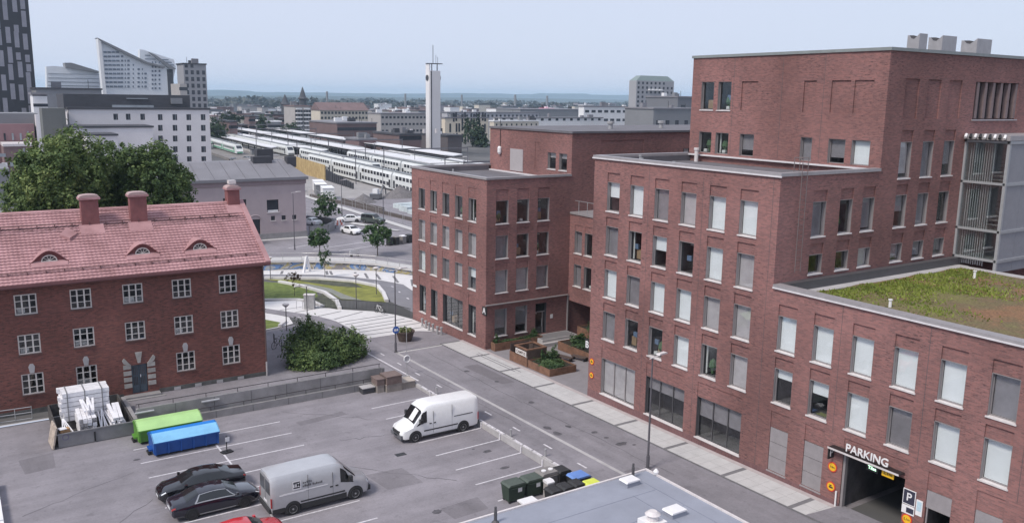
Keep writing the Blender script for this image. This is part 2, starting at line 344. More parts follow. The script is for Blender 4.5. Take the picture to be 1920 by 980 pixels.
# garage entrance: door frame, canopy, signs
MB().box(XF + .02, XF + .26, 27.42, 27.56, .2, 3.98).build('door_jamb', ALU, bB)
MB().box(XF + .3, XF + 9, 23.8, 27.7, .6, .76).build('garage_floor', ASPH, bB)
cn = MB(); cn.box(XF - .55, XF - .003, 23.9, 28.25, 4.27, 4.33); cn.build('canopy', BLACK, bB)
MB().box(XF - .56, XF - .54, 23.9, 28.25, 4.25, 4.35).build('canopy_edge', SILL, bB)
sg = MB().box(XF - .5, XF - .003, 28.18, 28.24, 3.6, 4.24).build('projecting_sign', BLACK, bB)
lettering('P', .62, .006, WHITE, FY, (XF - .25, 28.17, 3.92), sg)
s = MB().box(XF - .50, XF - .47, 24.7, 27.0, 4.36, 4.39).build('sign_rail', BLACK, bB)
lettering('PARKING', .62, .025, WHITE, FX, (XF - .49, 25.85, 4.66), s)
YEL = mat('sign_yellow', (.80, .47, .02), .5, var=.04); RED = mat('sign_red', (.62, .06, .03), .5, var=.04); INK = mat('sign_ink', (.02, .02, .025), .6, var=0)
SIGNBLUE = mat('sign_blue', (.05, .13, .42), .5, var=.05); GREENL = bpy.data.materials.new('lit_green'); GREENL.use_nodes = True
e = GREENL.node_tree.nodes['Principled BSDF']; e.inputs['Base Color'].default_value = (.2, .5, .25, 1); e.inputs['Emission Color'].default_value = (.6, 1, .7, 1); e.inputs['Emission Strength'].default_value = 1.5
lb = MB().box(XF - .12, XF + .1, 25.35, 26.05, 3.72, 4.1).build('display_box', BLACK, bB)
lettering('Tilaa', .26, .004, GREENL, FX, (XF - .126, 25.7, 3.91), lb)
hb = MB().box(XF - .32, XF - .29, 24.3, 25.0, 3.85, 4.23).build('height_limit_sign', YEL, bB)
lettering('2,1m', .26, .004, INK, FX, (XF - .325, 24.65, 4.04), hb)
def round_sign(y, z, txt, r=.29, xx=XF):
    a = MB().tube((xx - .05, y, z), (xx - .02, y, z), r, 24); o = a.build('prohibition_sign', RED, bB)
    MB().tube((xx - .056, y, z), (xx - .048, y, z), r * .78, 24).build('sign_face', YEL, o); lettering(txt, r * .62, .003, INK, FX, (xx - .06, y, z), o) if txt else MB().box(xx - .06, xx - .054, y - r * .5, y + r * .4, z - r * .3, z + r * .02).box(xx - .06, xx - .054, y - r * .2, y + r * .3, z + r * .1, z + r * .35).build('vehicle_symbol', INK, o)
round_sign(28.18, 3.02, '14m'); round_sign(28.18, 1.85, None); round_sign(23.52, 1.9, '2,1m')
round_sign(50.0, 3.35, None, .25); round_sign(50.0, 2.25, None, .25)
SIGND = mat('sign_slate', (.035, .036, .06), .5, var=.05)
ps = MB().box(XF - .05, XF - .02, 23.2, 23.82, 2.75, 3.5).build('parking_sign', SIGND, bB)
MB().box(XF - .045, XF - .015, 23.16, 23.86, 2.7, 3.54).build('sign_border', WHITE, ps); lettering('P', .6, .004, WHITE, FX, (XF - .056, 23.51, 3.12), ps)
p2 = MB().box(XF - .05, XF - .02, 23.16, 23.86, 2.2, 2.66).build('payment_sign', WHITE, bB)
MB().box(XF - .056, XF - .048, 23.2, 23.6, 2.28, 2.56).build('sign_face', SIGND, p2)
p3 = MB().box(XF - .05, XF - .02, 22.75, 23.1, 2.35, 3.2).build('notice_board', WHITE, bB)
MB().box(XF - .056, XF - .048, 22.8, 23.05, 2.6, 3.12).build('notice_sheet', mat('notice_print', (.45, .6, .68), .5, var=.1, scale=8), p3)
MB().tube((XF - .12, 27.75, .3), (XF - .12, 27.75, 1.75), .05, 10).build('guard_post', WHITE, bB)
# --- side of the main block and tower (facing the camera, -Y)
FLX = [43.5, 46.08, 48.33, 51.82, 54.3, 56.78]; ops = []; wins = []
s1 = [G_, D_, H_(.95, B_GREY), (B_GREY, .55), G_, D_]; s2 = [D_, D_, M_, (B_GREY, .9), (B_GREY, .9), (B_GREY, .8)]; s0 = [None, None, None, (B_MID, .9), G_, (B_GREY, .7)]
for i, x in enumerate(FLX):
    u = x - 40.42; ops += [(u, u + 1.3, 17.3, 18.0, .09, False), (u, u + 1.3, 15.17, 17.3, .21, True), (u, u + 1.3, 14.06, 14.75, .09, False), (u, u + 1.3, 12.86, 14.06, .21, True)]
    wins += [(x, 15.17, 2.13, s1[i]), (x, 12.86, 1.2, s2[i])]
    if i > 2:
        ops += [(u, u + 1.3, 20.76, 21.5, .09, False), (u, u + 1.3, 18.40, 20.76, .21, True), (u - .1, u + 1.45, 22.25, 24.78, .09, False)]; wins.append((x, 18.40, 2.36, s0[i]))
ops.append((59.9 - 40.42, 65.6 - 40.42, 22.2, 24.75, .25, 1.2))
mb = MB(); T = frame_at(FY, (40.42, 33.25, 0))
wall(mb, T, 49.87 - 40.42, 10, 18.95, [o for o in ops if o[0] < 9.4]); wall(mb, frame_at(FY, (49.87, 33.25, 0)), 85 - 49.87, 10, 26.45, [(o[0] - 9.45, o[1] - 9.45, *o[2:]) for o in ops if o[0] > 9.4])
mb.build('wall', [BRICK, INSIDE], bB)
for x, z, h, st in wins: put(bB, FY, (x, 33.25, z), 1.3, h, st)
for k in range(6):
    x = 60.2 + k * 1.02; MB().box(x, x + .3, 33.3, 33.6, 22.25, 24.72).build('louvre_pier', mat('pier_brown', (.2, .15, .15), .8, var=.1), bB)
MB().box(59.8, 65.7, 33.15, 33.3, 22.1, 22.19).build('louvre_sill', FLASH, bB)
# --- tower front (facing -X)
ops = []; wins = []
TW = [(49.3, 1.33), (47.55, 1.33), (45.1, 1.36), (39.58, .97), (37.3, 1.33), (35.5, 1.38)]; st = [D_, D_, (B_GREY, .75), G_, (B_GREY, .8), W_]
for i, (y, ww) in enumerate(TW):
    u = 50.3 - y; ops.append((u, u + ww, 19.2, 20.82, .21, True)); wins.append((y, 19.2, ww, 1.62, st[i]))
    if i < 2: ops.append((u, u + ww, 22.52, 24.64, .21, True)); wins.append((y, 22.52, ww, 2.12, D_))
for y0, y1 in ((45.2, 43.68), (39.62, 38.6), (37.4, 35.93), (35.64, 34.22)): ops.append((50.3 - y0, 50.3 - y1, 22.55, 24.65, .09, False))
mb = MB(); wall(mb, frame_at(FX, (49.87, 50.3, 0)), 50.3 - 33.25, 18.3, 26.45, ops)
wt = mb.build('wall', [BRICK, INSIDE], bB)
for y, z, ww, h, s_ in wins: put(bB, FX, (49.87, y, z), ww, h, s_, sill=z > 20)
mb = MB()
for y in (46.0, 41.5, 38.0): mb.box(49.866, 49.88, y - .012, y + .012, 19.2, 26.4)
mb.build('joint', DALU, wt)
# closing walls away from the camera
mb = MB(); mb.box(40.43, 49.9, 50.43, 50.46, -.6, 18.95); mb.box(49.9, 85, 50.28, 50.31, -.6, 26.45); mb.box(84.97, 85, 33.26, 50.3, 10, 26.45); mb.box(40.43, 85, 9, 9.03, -.6, 12.45); mb.box(84.97, 85, 9, 33.2, -.6, 12.45); mb.build('rear_wall', BRICK, bB)
# roofs, parapets and copings
MB().box(40.75, 49.86, 33.55, 50.15, 18.3, 18.52).build('roof', ROOF, bB); MB().box(50.1, 84.9, 33.5, 50.1, 25.9, 26.1).build('roof', ROOF, bB)
def coping(x0, x1, y0, y1, z, top=FLASH, th=.32):
    a = MB().box(x0, x1, y0, y1, z, z + .2); return a.build('coping', top, bB)
for a in ((40.32, 40.8, 33.15, 50.55), (40.8, 49.85, 33.15, 33.6), (40.8, 49.85, 50.1, 50.55)): coping(*a, 18.95)
MB().box(40.28, 40.33, 33.1, 50.6, 18.9, 18.99).build('drip_edge', FLASH_L, bB)
mb = MB(); mb.box(40.75, 40.8, 33.6, 50.1, 18.5, 18.95); mb.box(40.8, 49.85, 33.55, 33.6, 18.5, 18.95); mb.box(40.8, 49.85, 50.1, 50.15, 18.5, 18.95); mb.build('parapet_lining', ROOF, bB)
MB().px([(33.7, 18.52), (50.1, 18.52), (50.1, 18.53)], 40.8, 40.9).build('fall_strip', ROOF, bB)
MB().px([(50.1, 18.98), (33.62, 18.98), (33.62, 19.08), (50.1, 19.08)], 49.6, 49.865).build('upstand', FLASH_L, bB)
for a in ((49.77, 50.2, 33.15, 50.4), (50.2, 85, 33.15, 33.6), (50.2, 85, 49.95, 50.4)): coping(*a, 26.45, mat('tower_coping', (.22, .24, .24), .5, var=.1))
for x, y in ((41.4, 46.4), (41.3, 43.0), (43.5, 48.9)): MB().lathe([(.09, 0), (.09, .55), (.13, .57), (.13, .66)], (x, y, 18.5), 10).build('vent_pipe', GALV, bB)
MB().lathe([(.16, 0), (.16, .9), (.22, .92), (.22, 1.1)], (49.3, 48.9, 18.5), 12).build('vent_pipe', SILL, bB)
# rooftop exhaust cowls
COWL = mat('cowl_metal', (.36, .35, .36), .5, metal=.3, var=.1)
for x, y, wx, d in ((57.1, 36.0, .95, .9), (59.9, 36.0, 1.8, 1.05), (64.4, 36.0, 2.0, 1.2)):
    h_ = 1.08; prof = [(0, 0), (d, 0), (d, h_ * .96), (d * .84, h_ * .94), (d * .66, h_ * .74), (d * .45, h_ * .7), (d * .22, h_ * .86), (0, h_ * 1.04)]
    c = MB().px(prof, 0, wx); c.box(wx * .2, wx * .8, d * .2, d * .8, -.8, 0); o = c.build('exhaust_cowl', COWL, bB, M=Matrix.Translation((x, y, 26.86)))
    MB().px([(d * .84, h_ * .945), (d * .66, h_ * .745), (d * .45, h_ * .705), (d * .22, h_ * .865), (d * .5, h_ * .93)], -.01, .02).build('cowl_mouth', DALU, o)
# wing: sedum roof, kerb, coping, flashing
mb = MB(); mb.box(40.9, 59.3, 9.3, 32.9, 11.7, 12.0); mb.build('roof_slab', ROOF, bB)
for a in ((40.32, 40.95, 9, 33.2),): coping(*a, 12.42, FLASH)
MB().box(40.28, 40.33, 9, 33.2, 12.38, 12.46).build('drip_edge', FLASH_L, bB)
MB().box(40.95, 59.4, 32.75, 33.24, 12.05, 12.62).build('upstand', DALU, bB)
MB().box(40.95, 59.4, 32.0, 32.74, 11.95, 12.1).build('gravel_strip', CONC_L, bB); MB().box(40.95, 41.7, 9.3, 32.0, 11.95, 12.1).build('gravel_strip', CONC, bB); MB().box(58.3, 59.2, 9.3, 32.0, 11.95, 12.1).build('gravel_strip', CONC_L, bB)
# ladder on the flank
lm = MB(); 
for x in (41.95, 42.45): lm.tube((x, 33.0, 13.2), (x, 33.0, 20.0), .025, 6); lm.tube((x, 33.0, 20.0), (x, 33.6, 20.0), .025, 6); lm.tube((x, 33.6, 20.0), (x, 33.6, 19.1), .025, 6)
LADD = mat('ladder_steel', (.16, .13, .13), .6, var=.1); ld = lm.build('ladder', LADD, bB); rg = MB().tube((41.95, 33, 0), (42.45, 33, 0), .012, 6).mesh('rung', LADD)
for k in range(22): link('rung', rg, ld, loc=(0, 0, 13.35 + k * .3))
# glazed stair
SGLASS = glass_mat('stair_glass', (.86, .9, .9), rough=.04); SGLASS.node_tree.nodes['Map Range'].inputs[3].default_value = .2
gx0 = 59.4
fr = MB()
for z in (12.7, 14.72, 17.95, 20.75): fr.box(gx0 - .1, gx0 + .1, 30.15, 33.24, z - .075, z + .075); fr.box(gx0 - .12, 85, 30.12, 30.2, z - .1, z + .1)
fr.box(gx0 - .1, gx0 + .1, 33.1, 33.24, 12.0, 21); fr.box(gx0 - .1, gx0 + .1, 30.15, 30.35, 12, 21); fr.build('stair_frame', mat('stair_alu', (.36, .37, .39), .45, metal=.2, var=.06), bB)
for z0, z1 in ((12.81, 14.61), (14.83, 17.84), (18.06, 20.64)):
    for k in range(2): y = 33.1 - k * 1.38; MB().box(gx0 - .01, gx0 + .01, y - 1.36, y - .01, z0, z1).build('pane', SGLASS, bB)
CLAD = mat('grey_cladding', (.26, .26, .285), .6, var=.06)
for k in range(12): MB().box(gx0 + .1 + k * 2.0, gx0 + 2.085 + k * 2.0, 30.2, 30.35, 11.9, 20.65).build('cladding_panel', CLAD, bB)
for k in range(11):
    MB().box(gx0 + .3, gx0 + .36, 31.3 + k * .16, 31.36 + k * .16, 12.2, 20.6).build('stair_baluster', FLASH_L, bB)
MB().box(gx0 + 3.2, gx0 + 3.3, 30.4, 33.2, 12, 20.7).build('stair_back_wall', mat('stair_wall', (.5, .52, .54), .8, var=.15), bB)
MB().box(gx0 + .12, gx0 + 3.2, 33.1, 33.22, 12, 20.7).build('stair_side_wall', mat('stair_wall_pale', (.42, .46, .47), .8, var=.1), bB)
for z in (12.75, 14.75, 17.97): MB().box(gx0 + .12, gx0 + 3.1, 30.4, 33.2, z - .1, z).build('landing', CONC, bB)
mb = MB()
for k in range(9):
    mb.box(gx0 + 1.0 + k * .22, gx0 + 1.3 + k * .22, 30.5, 31.7, 15.0 + k * .3, 15.06 + k * .3); mb.box(gx0 + 1.0 + k * .22, gx0 + 1.3 + k * .22, 30.5, 31.7, 18.1 + k * .27, 18.16 + k * .27)
mb.build('stair_flight', CONC_L, bB)
MB().box(gx0 - .3, 85, 30.1, 33.24, 20.87, 21.2).build('stair_roof', FLASH, bB)
for k in range(9): MB().tube((gx0 - .55, 33.0 - k * .33, 20.98), (gx0 - .25, 33.1 - k * .33, 21.2), .09, 8).build('awning_roll', (WHITE, BLACK)[k % 2], bB)
# ================================================================ BRICK BUILDING A
bA = empty('brick_office', label='red brick office building marked A with corner entrance behind planters', cat='building')
ops = []; wins = []
colsA = [79.12 - 2.535 * i for i in range(5)]; YA = 80.65; ZA = SILLZ[1:]
sa = [[D_] * 5, [M_, M_, M_, M_, M_], [W_, M_, G_, M_, H_(.5)]]
for r, z in enumerate(ZA):
    for c, y in enumerate(colsA):
        u = YA - y; ops += [(u, u + 1.42, z + WH, z + WH + (1.0 if r == 0 else .68), .05, False), (u, u + 1.42, z, z + WH, .21, True)]; wins.append((y, z, 1.42, WH, sa[r][c], 0))
for y, ww, ml in ((79.05, 1.45, 0), (76.5, 1.42, 0), (73.97, 3.98, 2), (68.92, 1.42, 0)):
    u = YA - y; ops += [(u, u + ww, 3.95, 4.9, .05, False), (u, u + ww, 1.08, 3.95, .21, True)]; wins.append((y, 1.08, ww, 2.87, None, ml))
mb = MB(); wall(mb, frame_at(FX, (XF, YA, 0)), YA - 65.75, -1.4, 15.98, ops); mb.build('wall', [BRICK, INSIDE], bA)
for y, z, ww, h, s_, ml in wins: put(bA, FX, (XF, y, z), ww, h, s_, mull=ml, frame=DALU if z < 2 else None)
ops = []; wins = []; sf = [[D_, D_, D_], [G_, D_, D_], [M_, M_, G_]]
for r, z in enumerate(ZA):
    for c, x in enumerate((41.43, 43.72, 46.03)):
        u = x - XF; ops += [(u, u + 1.37, z + WH, z + WH + (1.0 if r == 0 else .68), .05, False), (u, u + 1.37, z, z + WH, .21, True)]; wins.append((x, z, 1.37, WH, sf[r][c]))
for x in (41.4, 43.7): ops.append((x - XF, x - XF + 1.36, 1.35, 3.95, .21, True)); wins.append((x, 1.35, 1.36, 2.6, (B_GREY, .75)))
ops.append((46.0 - XF, 47.3 - XF, .88, 3.95, .21, True))
mb = MB(); wall(mb, frame_at(FY, (XF, 65.75, 0)), 49.87 - XF, -.6, 15.98, ops); mb.build('wall', [BRICK, INSIDE], bA)
for x, z, ww, h, s_ in wins: put(bA, FY, (x, 65.75, z), ww, h, s_)
d = window(bA, FY, (46.0, 65.75, .9), 1.3, 3.05, sill=False, mull=0, name='door', frame=DALU)
MB().box(.06, 1.24, .2, .29, 2.1, 2.2).build('transom', ALU, d); MB().box(.95, 1.02, .19, .29, .05, 2.1).build('door_stile', ALU, d); MB().box(.84, .88, .12, .18, .7, 1.5).build('handle', GALV, d)
MB().box(47.75, 48.05, 65.72, 65.745, 2.3, 2.7).build('notice', WHITE, bA)
MB().box(40.36, 49.75, 65.5, 65.73, 4.42, 4.5).build('canopy_strip', ALU, bA); MB().box(49.7, 49.8, 65.55, 65.73, .9, 4.42).build('downpipe', ALU, bA)
s = MB().box(40.3, 40.38, 65.7, 66.45, 3.55, 4.35).build('letter_sign', BLACK, bA); s.location = (-.02, -.3, 0)
lettering('A', .78, .02, WHITE, FX, (40.27, 66.07, 3.95), s)
MB().box(XF - .08, XF - .02, 79.6, 80.4, 3.5, 3.72).build('street_sign', WHITE, bA)
# upper set-back storey, link to the other block
ops = []; wins = []
for y0, y1, h0 in ((69.68, 68.32, 16.4), (67.78, 66.5, 16.4)): ops.append((80.5 - y0, 80.5 - y1, h0, 18.02, .21, True)); wins.append((y0, h0, y0 - y1, 18.02 - h0))
ops.append((80.5 - 71.9, 80.5 - 71.1, 16.3, 18.9, .04, False))
mb = MB(); wall(mb, frame_at(FX, (49.87, 80.5, 0)), 80.5 - 65.75, 15.4, 20.0, ops); wall(mb, frame_at(FY, (49.87, 65.75, 0)), 40, -.6, 20.0, [(3.5, 9, 16.9, 19.3, .05, False), (14.5, 24, 17.3, 18.3, .25, 1.0)]); mb.build('wall', [BRICK, INSIDE], bA)
for k in range(7): MB().box(64.5 + k * 1.35, 65.1 + k * 1.35, 65.78, 66.0, 17.3, 18.3).build('louvre_pier', ALU, bA)
for y, z, ww, h in wins: put(bA, FX, (49.87, y, z), ww, h, (B_MID, .35))
MB().box(49.8, 49.9, 74.0, 76.38, 15.75, 18.02).build('roof_door', mat('door_grey', (.38, .35, .36), .6, var=.06), bA)
MB().lathe([(.1, 0), (.22, .2), (.22, .7), (.12, .85)], (49.7, 78.3, 17.3), 12).build('wall_lamp', WHITE, bA); MB().tube((49.8, 78.35, 18), (49.8, 78.35, 20.9), .03, 6).build('cable', BLACK, bA)
MB().box(49.75, 90, 65.6, 80.6, 20.0, 20.2).build('roof', ROOF, bA)
for x, y in ((58, 70), (66, 71), (72, 70), (79, 69)): MB().lathe([(.25, 0), (.25, .5), (.4, .55), (.4, .8)], (x, y, 20.2), 10).build('vent_pipe', GALV, bA)
MB().box(84, 86, 68, 70, 20.2, 21.6).build('roof_plant', FLASH, bA)
mb = MB(); mb.box(XF, 90, 80.62, 80.65, -1.4, 15.98); mb.box(49.9, 90, 80.47, 80.5, 15.9, 20); mb.build('rear_wall', BRICK, bA)
MB().box(40.7, 49.86, 66.05, 80.35, 15.3, 15.5).build('roof', ROOF, bA)
for a in ((40.32, 40.75, 65.65, 80.75), (40.75, 49.86, 65.65, 66.1), (40.75, 49.86, 80.3, 80.75)): o = coping(*a, 15.98); o.parent = bA
MB().box(40.75, 49.6, 80.25, 80.3, 15.5, 15.98).build('parapet_lining', ROOF, bA); MB().box(49.55, 49.865, 66.1, 80.2, 15.5, 15.62).build('upstand', FLASH_L, bA); MB().lathe([(.09, 0), (.09, .8)], (41.6, 74, 15.5), 8).build('vent_pipe', GALV, bA)
ops = []; wins = []
for z in SILLZ[2:]:
    for y in (64.97, 63.4, 61.0, 59.4, 57, 55.4): u = 65.75 - y; ops += [(u, u + 1.15, z + WH, z + WH + .6, .05, False), (u, u + 1.15, z, z + WH, .21, True)]; wins.append((y, z))
mb = MB(); wall(mb, frame_at(FX, (49.87, 65.75, 0)), 65.75 - 50.45, 3.9, 12.4, ops); mb.build('link_wall', [BRICK, INSIDE], bA)
for i, (y, z) in enumerate(wins): put(bA, FX, (49.87, y, z), 1.15, WH, (G_, D_, G_, D_)[i % 4])
mb = MB(); mb.box(49.9, 56, 50.5, 65.7, 3.9, 4.1); mb.build('link_soffit', CONC, bA); MB().box(49.77, 56, 50.5, 65.7, 12.4, 12.58).build('link_roof', FLASH, bA)
MB().box(56, 56.1, 50.5, 65.7, -.6, 4).build('passage_wall', DALU, bA)
for k in range(5): MB().tube((50.0, 64.6 - k * 1.3, 12.58), (50.0, 64.6 - k * 1.3, 13.7), .03, 6).build('railing_post', GALV, bA)
MB().tube((50.0, 65.2, 13.7), (50.0, 52, 13.7), .025, 6).build('railing', GALV, bA)
# ================================================================ GROUND
BP = [(-200, .9), (20, .9), (50, .4), (74, 0), (90, -.3), (100, -.8), (112, -1.3), (125, -1.7), (400, -2), (12000, -3)]
def zf(y):
    for (a, za), (b, zb) in zip(BP, BP[1:]):
        if y <= b: return za + (zb - za) * (max(y, a) - a) / (b - a)
    return -3
def struct(o): o['kind'] = 'structure'; return o
def drape(name, pts, off, m, parent=None, z=None, smoothk=True):
    """a sheet on the sloping ground, cut where the slope changes"""
    bm = bmesh.new(); f = bm.faces.new([bm.verts.new((x, y, 0)) for x, y in pts]); bmesh.ops.triangulate(bm, faces=[f])
    if z is None:
        ys = [p[1] for p in pts]
        for b, _ in BP:
            if min(ys) < b < max(ys): bmesh.ops.bisect_plane(bm, geom=bm.verts[:] + bm.edges[:] + bm.faces[:], plane_co=(0, b, 0), plane_no=(0, 1, 0))
    for v in bm.verts: v.co.z = (zf(v.co.y) if z is None else z) + off
    bmesh.ops.recalc_face_normals(bm, faces=bm.faces)
    if bm.faces and bm.faces[:][0].normal.z < 0: bmesh.ops.reverse_faces(bm, faces=bm.faces[:])
    me = bpy.data.meshes.new(name); bm.to_mesh(me); bm.free(); me.materials.append(m)
    o = link(name, me, parent)
    return o if parent else struct(o)
def strip(a, b, wd):
    a, b = Vector(a), Vector(b); n = (b - a).normalized(); n = Vector((-n.y, n.x)) * wd / 2
    return [tuple(a + n), tuple(a - n), tuple(b - n), tuple(b + n)]
CITY = mat('city_ground', (.10, .10, .105), .95, var=.5, scale=.02, col2=(.16, .155, .155))
mb = MB(); xs = [-16000, -60, 9.6, 30.6, 16000]; ys = [-200, 5, 20, 50, 61.7, 67.5, 74, 90, 100, 112, 125, 400, 16000]
for xa, xb in zip(xs, xs[1:]):
    for ya, yb in zip(ys, ys[1:]):
        if (-60 <= xa < 30 and 5 <= ya < 61) or (xa == -60 and 5 <= ya < 67): continue
        mb.quad([(xa, ya, zf(ya) - .02), (xb, ya, zf(ya) - .02), (xb, yb, zf(yb) - .02), (xa, yb, zf(yb) - .02)])
struct(mb.build('ground', CITY))
lot = struct(MB().box(-60, 30.6, 5, 61.7, -.5, 0).box(-60, 9.6, 61.7, 67.5, -.5, 0).build('parking_lot', ASPH))
def mark(p, z=.004, m=PAINT): return drape('painted_line', p, z, m, lot, z=0)
for y in (58.55, 56.05, 53.55): mark(strip((8.72, y), (18.6, y), .11))
for y in (51.25, 48.9, 46.5, 44.0, 41.5, 39.0): mark(strip((8.72, y), (18.5, y), .11))
mark(strip((13.58, 58.5), (13.58, 36), .12), .008)
for y in (57.6, 55.05, 52.4, 49.85, 47.35, 44.72, 42.25, 39.7): mark(strip((25.35, y), (30.42, y + .12), .11)); MB().box(30.38, 30.44, y + .06, y + .18, .0, .42).build('painted_line', PAINT, lot)
STAIN = mat('oil_stain', (.085, .08, .09), .85, var=.35, scale=3)
def blot(x, y, rx, ry, off, par, z=None):
    pts = [(x + rx * math.cos(a) * random.uniform(.7, 1.1), y + ry * math.sin(a) * random.uniform(.7, 1.1)) for a in [k * math.pi / 7 for k in range(14)]]
    drape('stain', pts, off, STAIN, par, z)
for x, y, a, b in ((28.6, 46.2, .35, .25), (28.0, 47.0, .12, .1), (28.2, 43.4, .4, .2), (10.6, 52.4, .2, .15), (8.6, 56.8, .25, .15), (14.6, 49.6, .25, .15), (21.7, 40.4, .3, .3)): blot(x, y, a, b, .003, lot, 0)
MB().box(23.1, 23.8, 48.5, 48.95, -.1, .012).build('drain_grate', BLACK, lot)
# walls round the lot
w1 = empty('retaining_wall', (20, 61.8, 0), label='stepped grey concrete retaining wall with rails below the old brick house', cat='wall'); w1.matrix_world = Matrix.Identity(4)
MB().box(9.6, 30.6, 61.65, 61.9, 0, .55).build('lower_tier', CONC, w1); MB().box(9.6, 28.2, 62.0, 62.25, 0, 1.55).build('upper_tier', CONC, w1)
MB().box(9.6, 30.6, 61.9, 61.995, 0, .5).build('ledge', mat('wall_ledge', (.17, .165, .175), .9, var=.2, scale=.7), w1)
MB().box(9.35, 9.6, 61.65, 66.9, 0, 1.0).build('end_wall', CONC, w1); MB().box(28.2, 28.45, 61.95, 62.3, 0, 1.5).build('end_wall', CONC, w1)
for k, x in enumerate((12.2, 14.9, 17.6, 20.3, 23, 25.7)): MB().box(x - .015, x + .015, 61.645, 61.66, .02, .54).build('wall_joint', DALU, w1); MB().box(x - .015, x + .015, 61.99, 62.01, .56, 1.53).build('wall_joint', DALU, w1)
RAIL = mat('rail_dark', (.05, .045, .05), .5, var=.1)
for y, z, x1 in ((61.78, .86, 29.0), (62.12, 1.86, 28.15)):
    MB().tube((9.6, y, z), (x1, y, z), .03, 6).build('rail', RAIL, w1)
    for k in range(9):
        x = 9.8 + k * (x1 - 9.9) / 8; MB().tube((x, y, z - .33), (x, y, z), .025, 6).build('rail_post', RAIL, w1)
for x in (10.1, 14.6): MB().tube((x - .63, 61.88, 1.3), (x + .63, 61.88, 1.3), .09, 12).build('wall_lamp', GALV, w1, smooth=40)
w2 = empty('retaining_wall', label='low concrete wall with flaking top dividing parking lot from cycle lane', cat='wall')
mb = MB(); 
ys_ = [61.65, 57, 52, 47, 42, 37, 33.1]
for a, b in zip(ys_, ys_[1:]): mb.px([(a, 0), (b, 0), (b, zf(b) - .02), (a, zf(a) - .02)], 30.45, 30.62)
mb.build('wall_face', CONC_L, w2)
for k in range(24):
    y = 60.6 - k * 1.13; MB().box(30.52, 30.66, y - .98, y, zf(y) - .04, zf(y) + .05).build('cap_stone', PAINT if k % 4 else CONC_L, w2)
for y in (57.3, 51.4, 46.6, 42.5): MB().lathe([(.06, 0), (.06, .45), (.09, .46), (.09, .52)], (30.75, y, zf(y)), 10).build('marker_post', GALV, w2)
# ---------------------------------------------------------------- street
st_ = drape('street', [(33.25, 12), (37.95, 12), (37.95, 69.6), (33.25, 69.6)], .004, ASPH2); 
cy = drape('cycle_path', [(30.64, 12), (33.1, 12), (33.1, 69.6), (33.1, 75.2), (33.1, 80.6), (33.0, 84.0), (32.3, 87.1), (31.0, 89.7), (28.9, 94.3), (27.8, 92.6), (29.6, 88.5), (30.2, 85.4), (30.6, 80), (30.8, 72.4), (30.64, 61.7)], .004, ASPH2)
drape('kerb_line', [(33.05, 12), (33.32, 12), (33.32, 69.5), (33.05, 69.5)], .012, CONC_L, st_)
drape('kerb_line', [(33.1, 69.35), (38.0, 69.5), (38.0, 69.75), (33.1, 69.65)], .012, PAVE, st_)
fc = drape('forecourt', [(33.1, 69.7), (40.4, 70.0), (40.4, 74.2), (38.4, 75.7), (33.05, 75.6)], .004, ASPH)
drape('forecourt', [(9.65, 69.2), (9.65, 62.3), (28.3, 62.3), (28.5, 61.95), (30.6, 61.95), (30.8, 72.4), (30.6, 80), (30.2, 85.3), (27.3, 84.4), (22, 83), (21.15, 83), (21.15, 69.2)], .002, ASPH2)
drape('painted_line', strip((30.85, 72.4), (31.05, 61.0), .16), .012, PAINT, cy)
for a, b in ((73.72, 72.96), (70.2, 69.35), (66.6, 65.8), (63.2, 62.3), (59.3, 58.45), (55.5, 54.6), (51.8, 50.85), (48, 47.1), (44.25, 43.3), (40.55, 39.6), (36.8, 35.9)): drape('painted_line', strip((31.84, a), (31.84, b), .13), .012, PAINT, cy)
for a, b in (((31.8, 77.4), (31.85, 78.3)), ((31.5, 81), (31.4, 82)), ((31.2, 84.6), (31, 85.5)), ((30.6, 87.2), (30.3, 88))): drape('painted_line', strip(a, b, .14), .012, PAINT, cy)
for x, y, a, b in ((33.75, 45.35, .3, .45), (33.8, 46.6, .25, .45), (36.06, 44.14, .3, .22), (36.14, 42.9, .2, .15), (36.3, 41.5, .5, .3), (36.9, 40.9, .15, .12), (36.4, 57.4, .2, .25), (35.8, 61.2, .25, .3), (35.9, 51.6, .3, .3), (35.2, 46.0, .2, .3)): blot(x, y, a, b, .008, st_)
pv = struct(MB().box(0, 1, 0, 1, 0, 1).build('pavement', PAVE)); pv.data.clear_geometry()
mb = MB()
yy = [12, 20, 50, 62, 70]
for a, b in zip(yy, yy[1:]): mb.quad([(37.95, a, zf(a) + .1), (40.0, a, zf(a) + .1), (40.0, b, zf(b) + .1), (37.95, b, zf(b) + .1)]); mb.quad([(37.95, a, zf(a)), (37.95, a, zf(a) + .1), (37.95, b, zf(b) + .1), (37.95, b, zf(b))])
pv.data = mb.mesh('pavement', DPAVE)
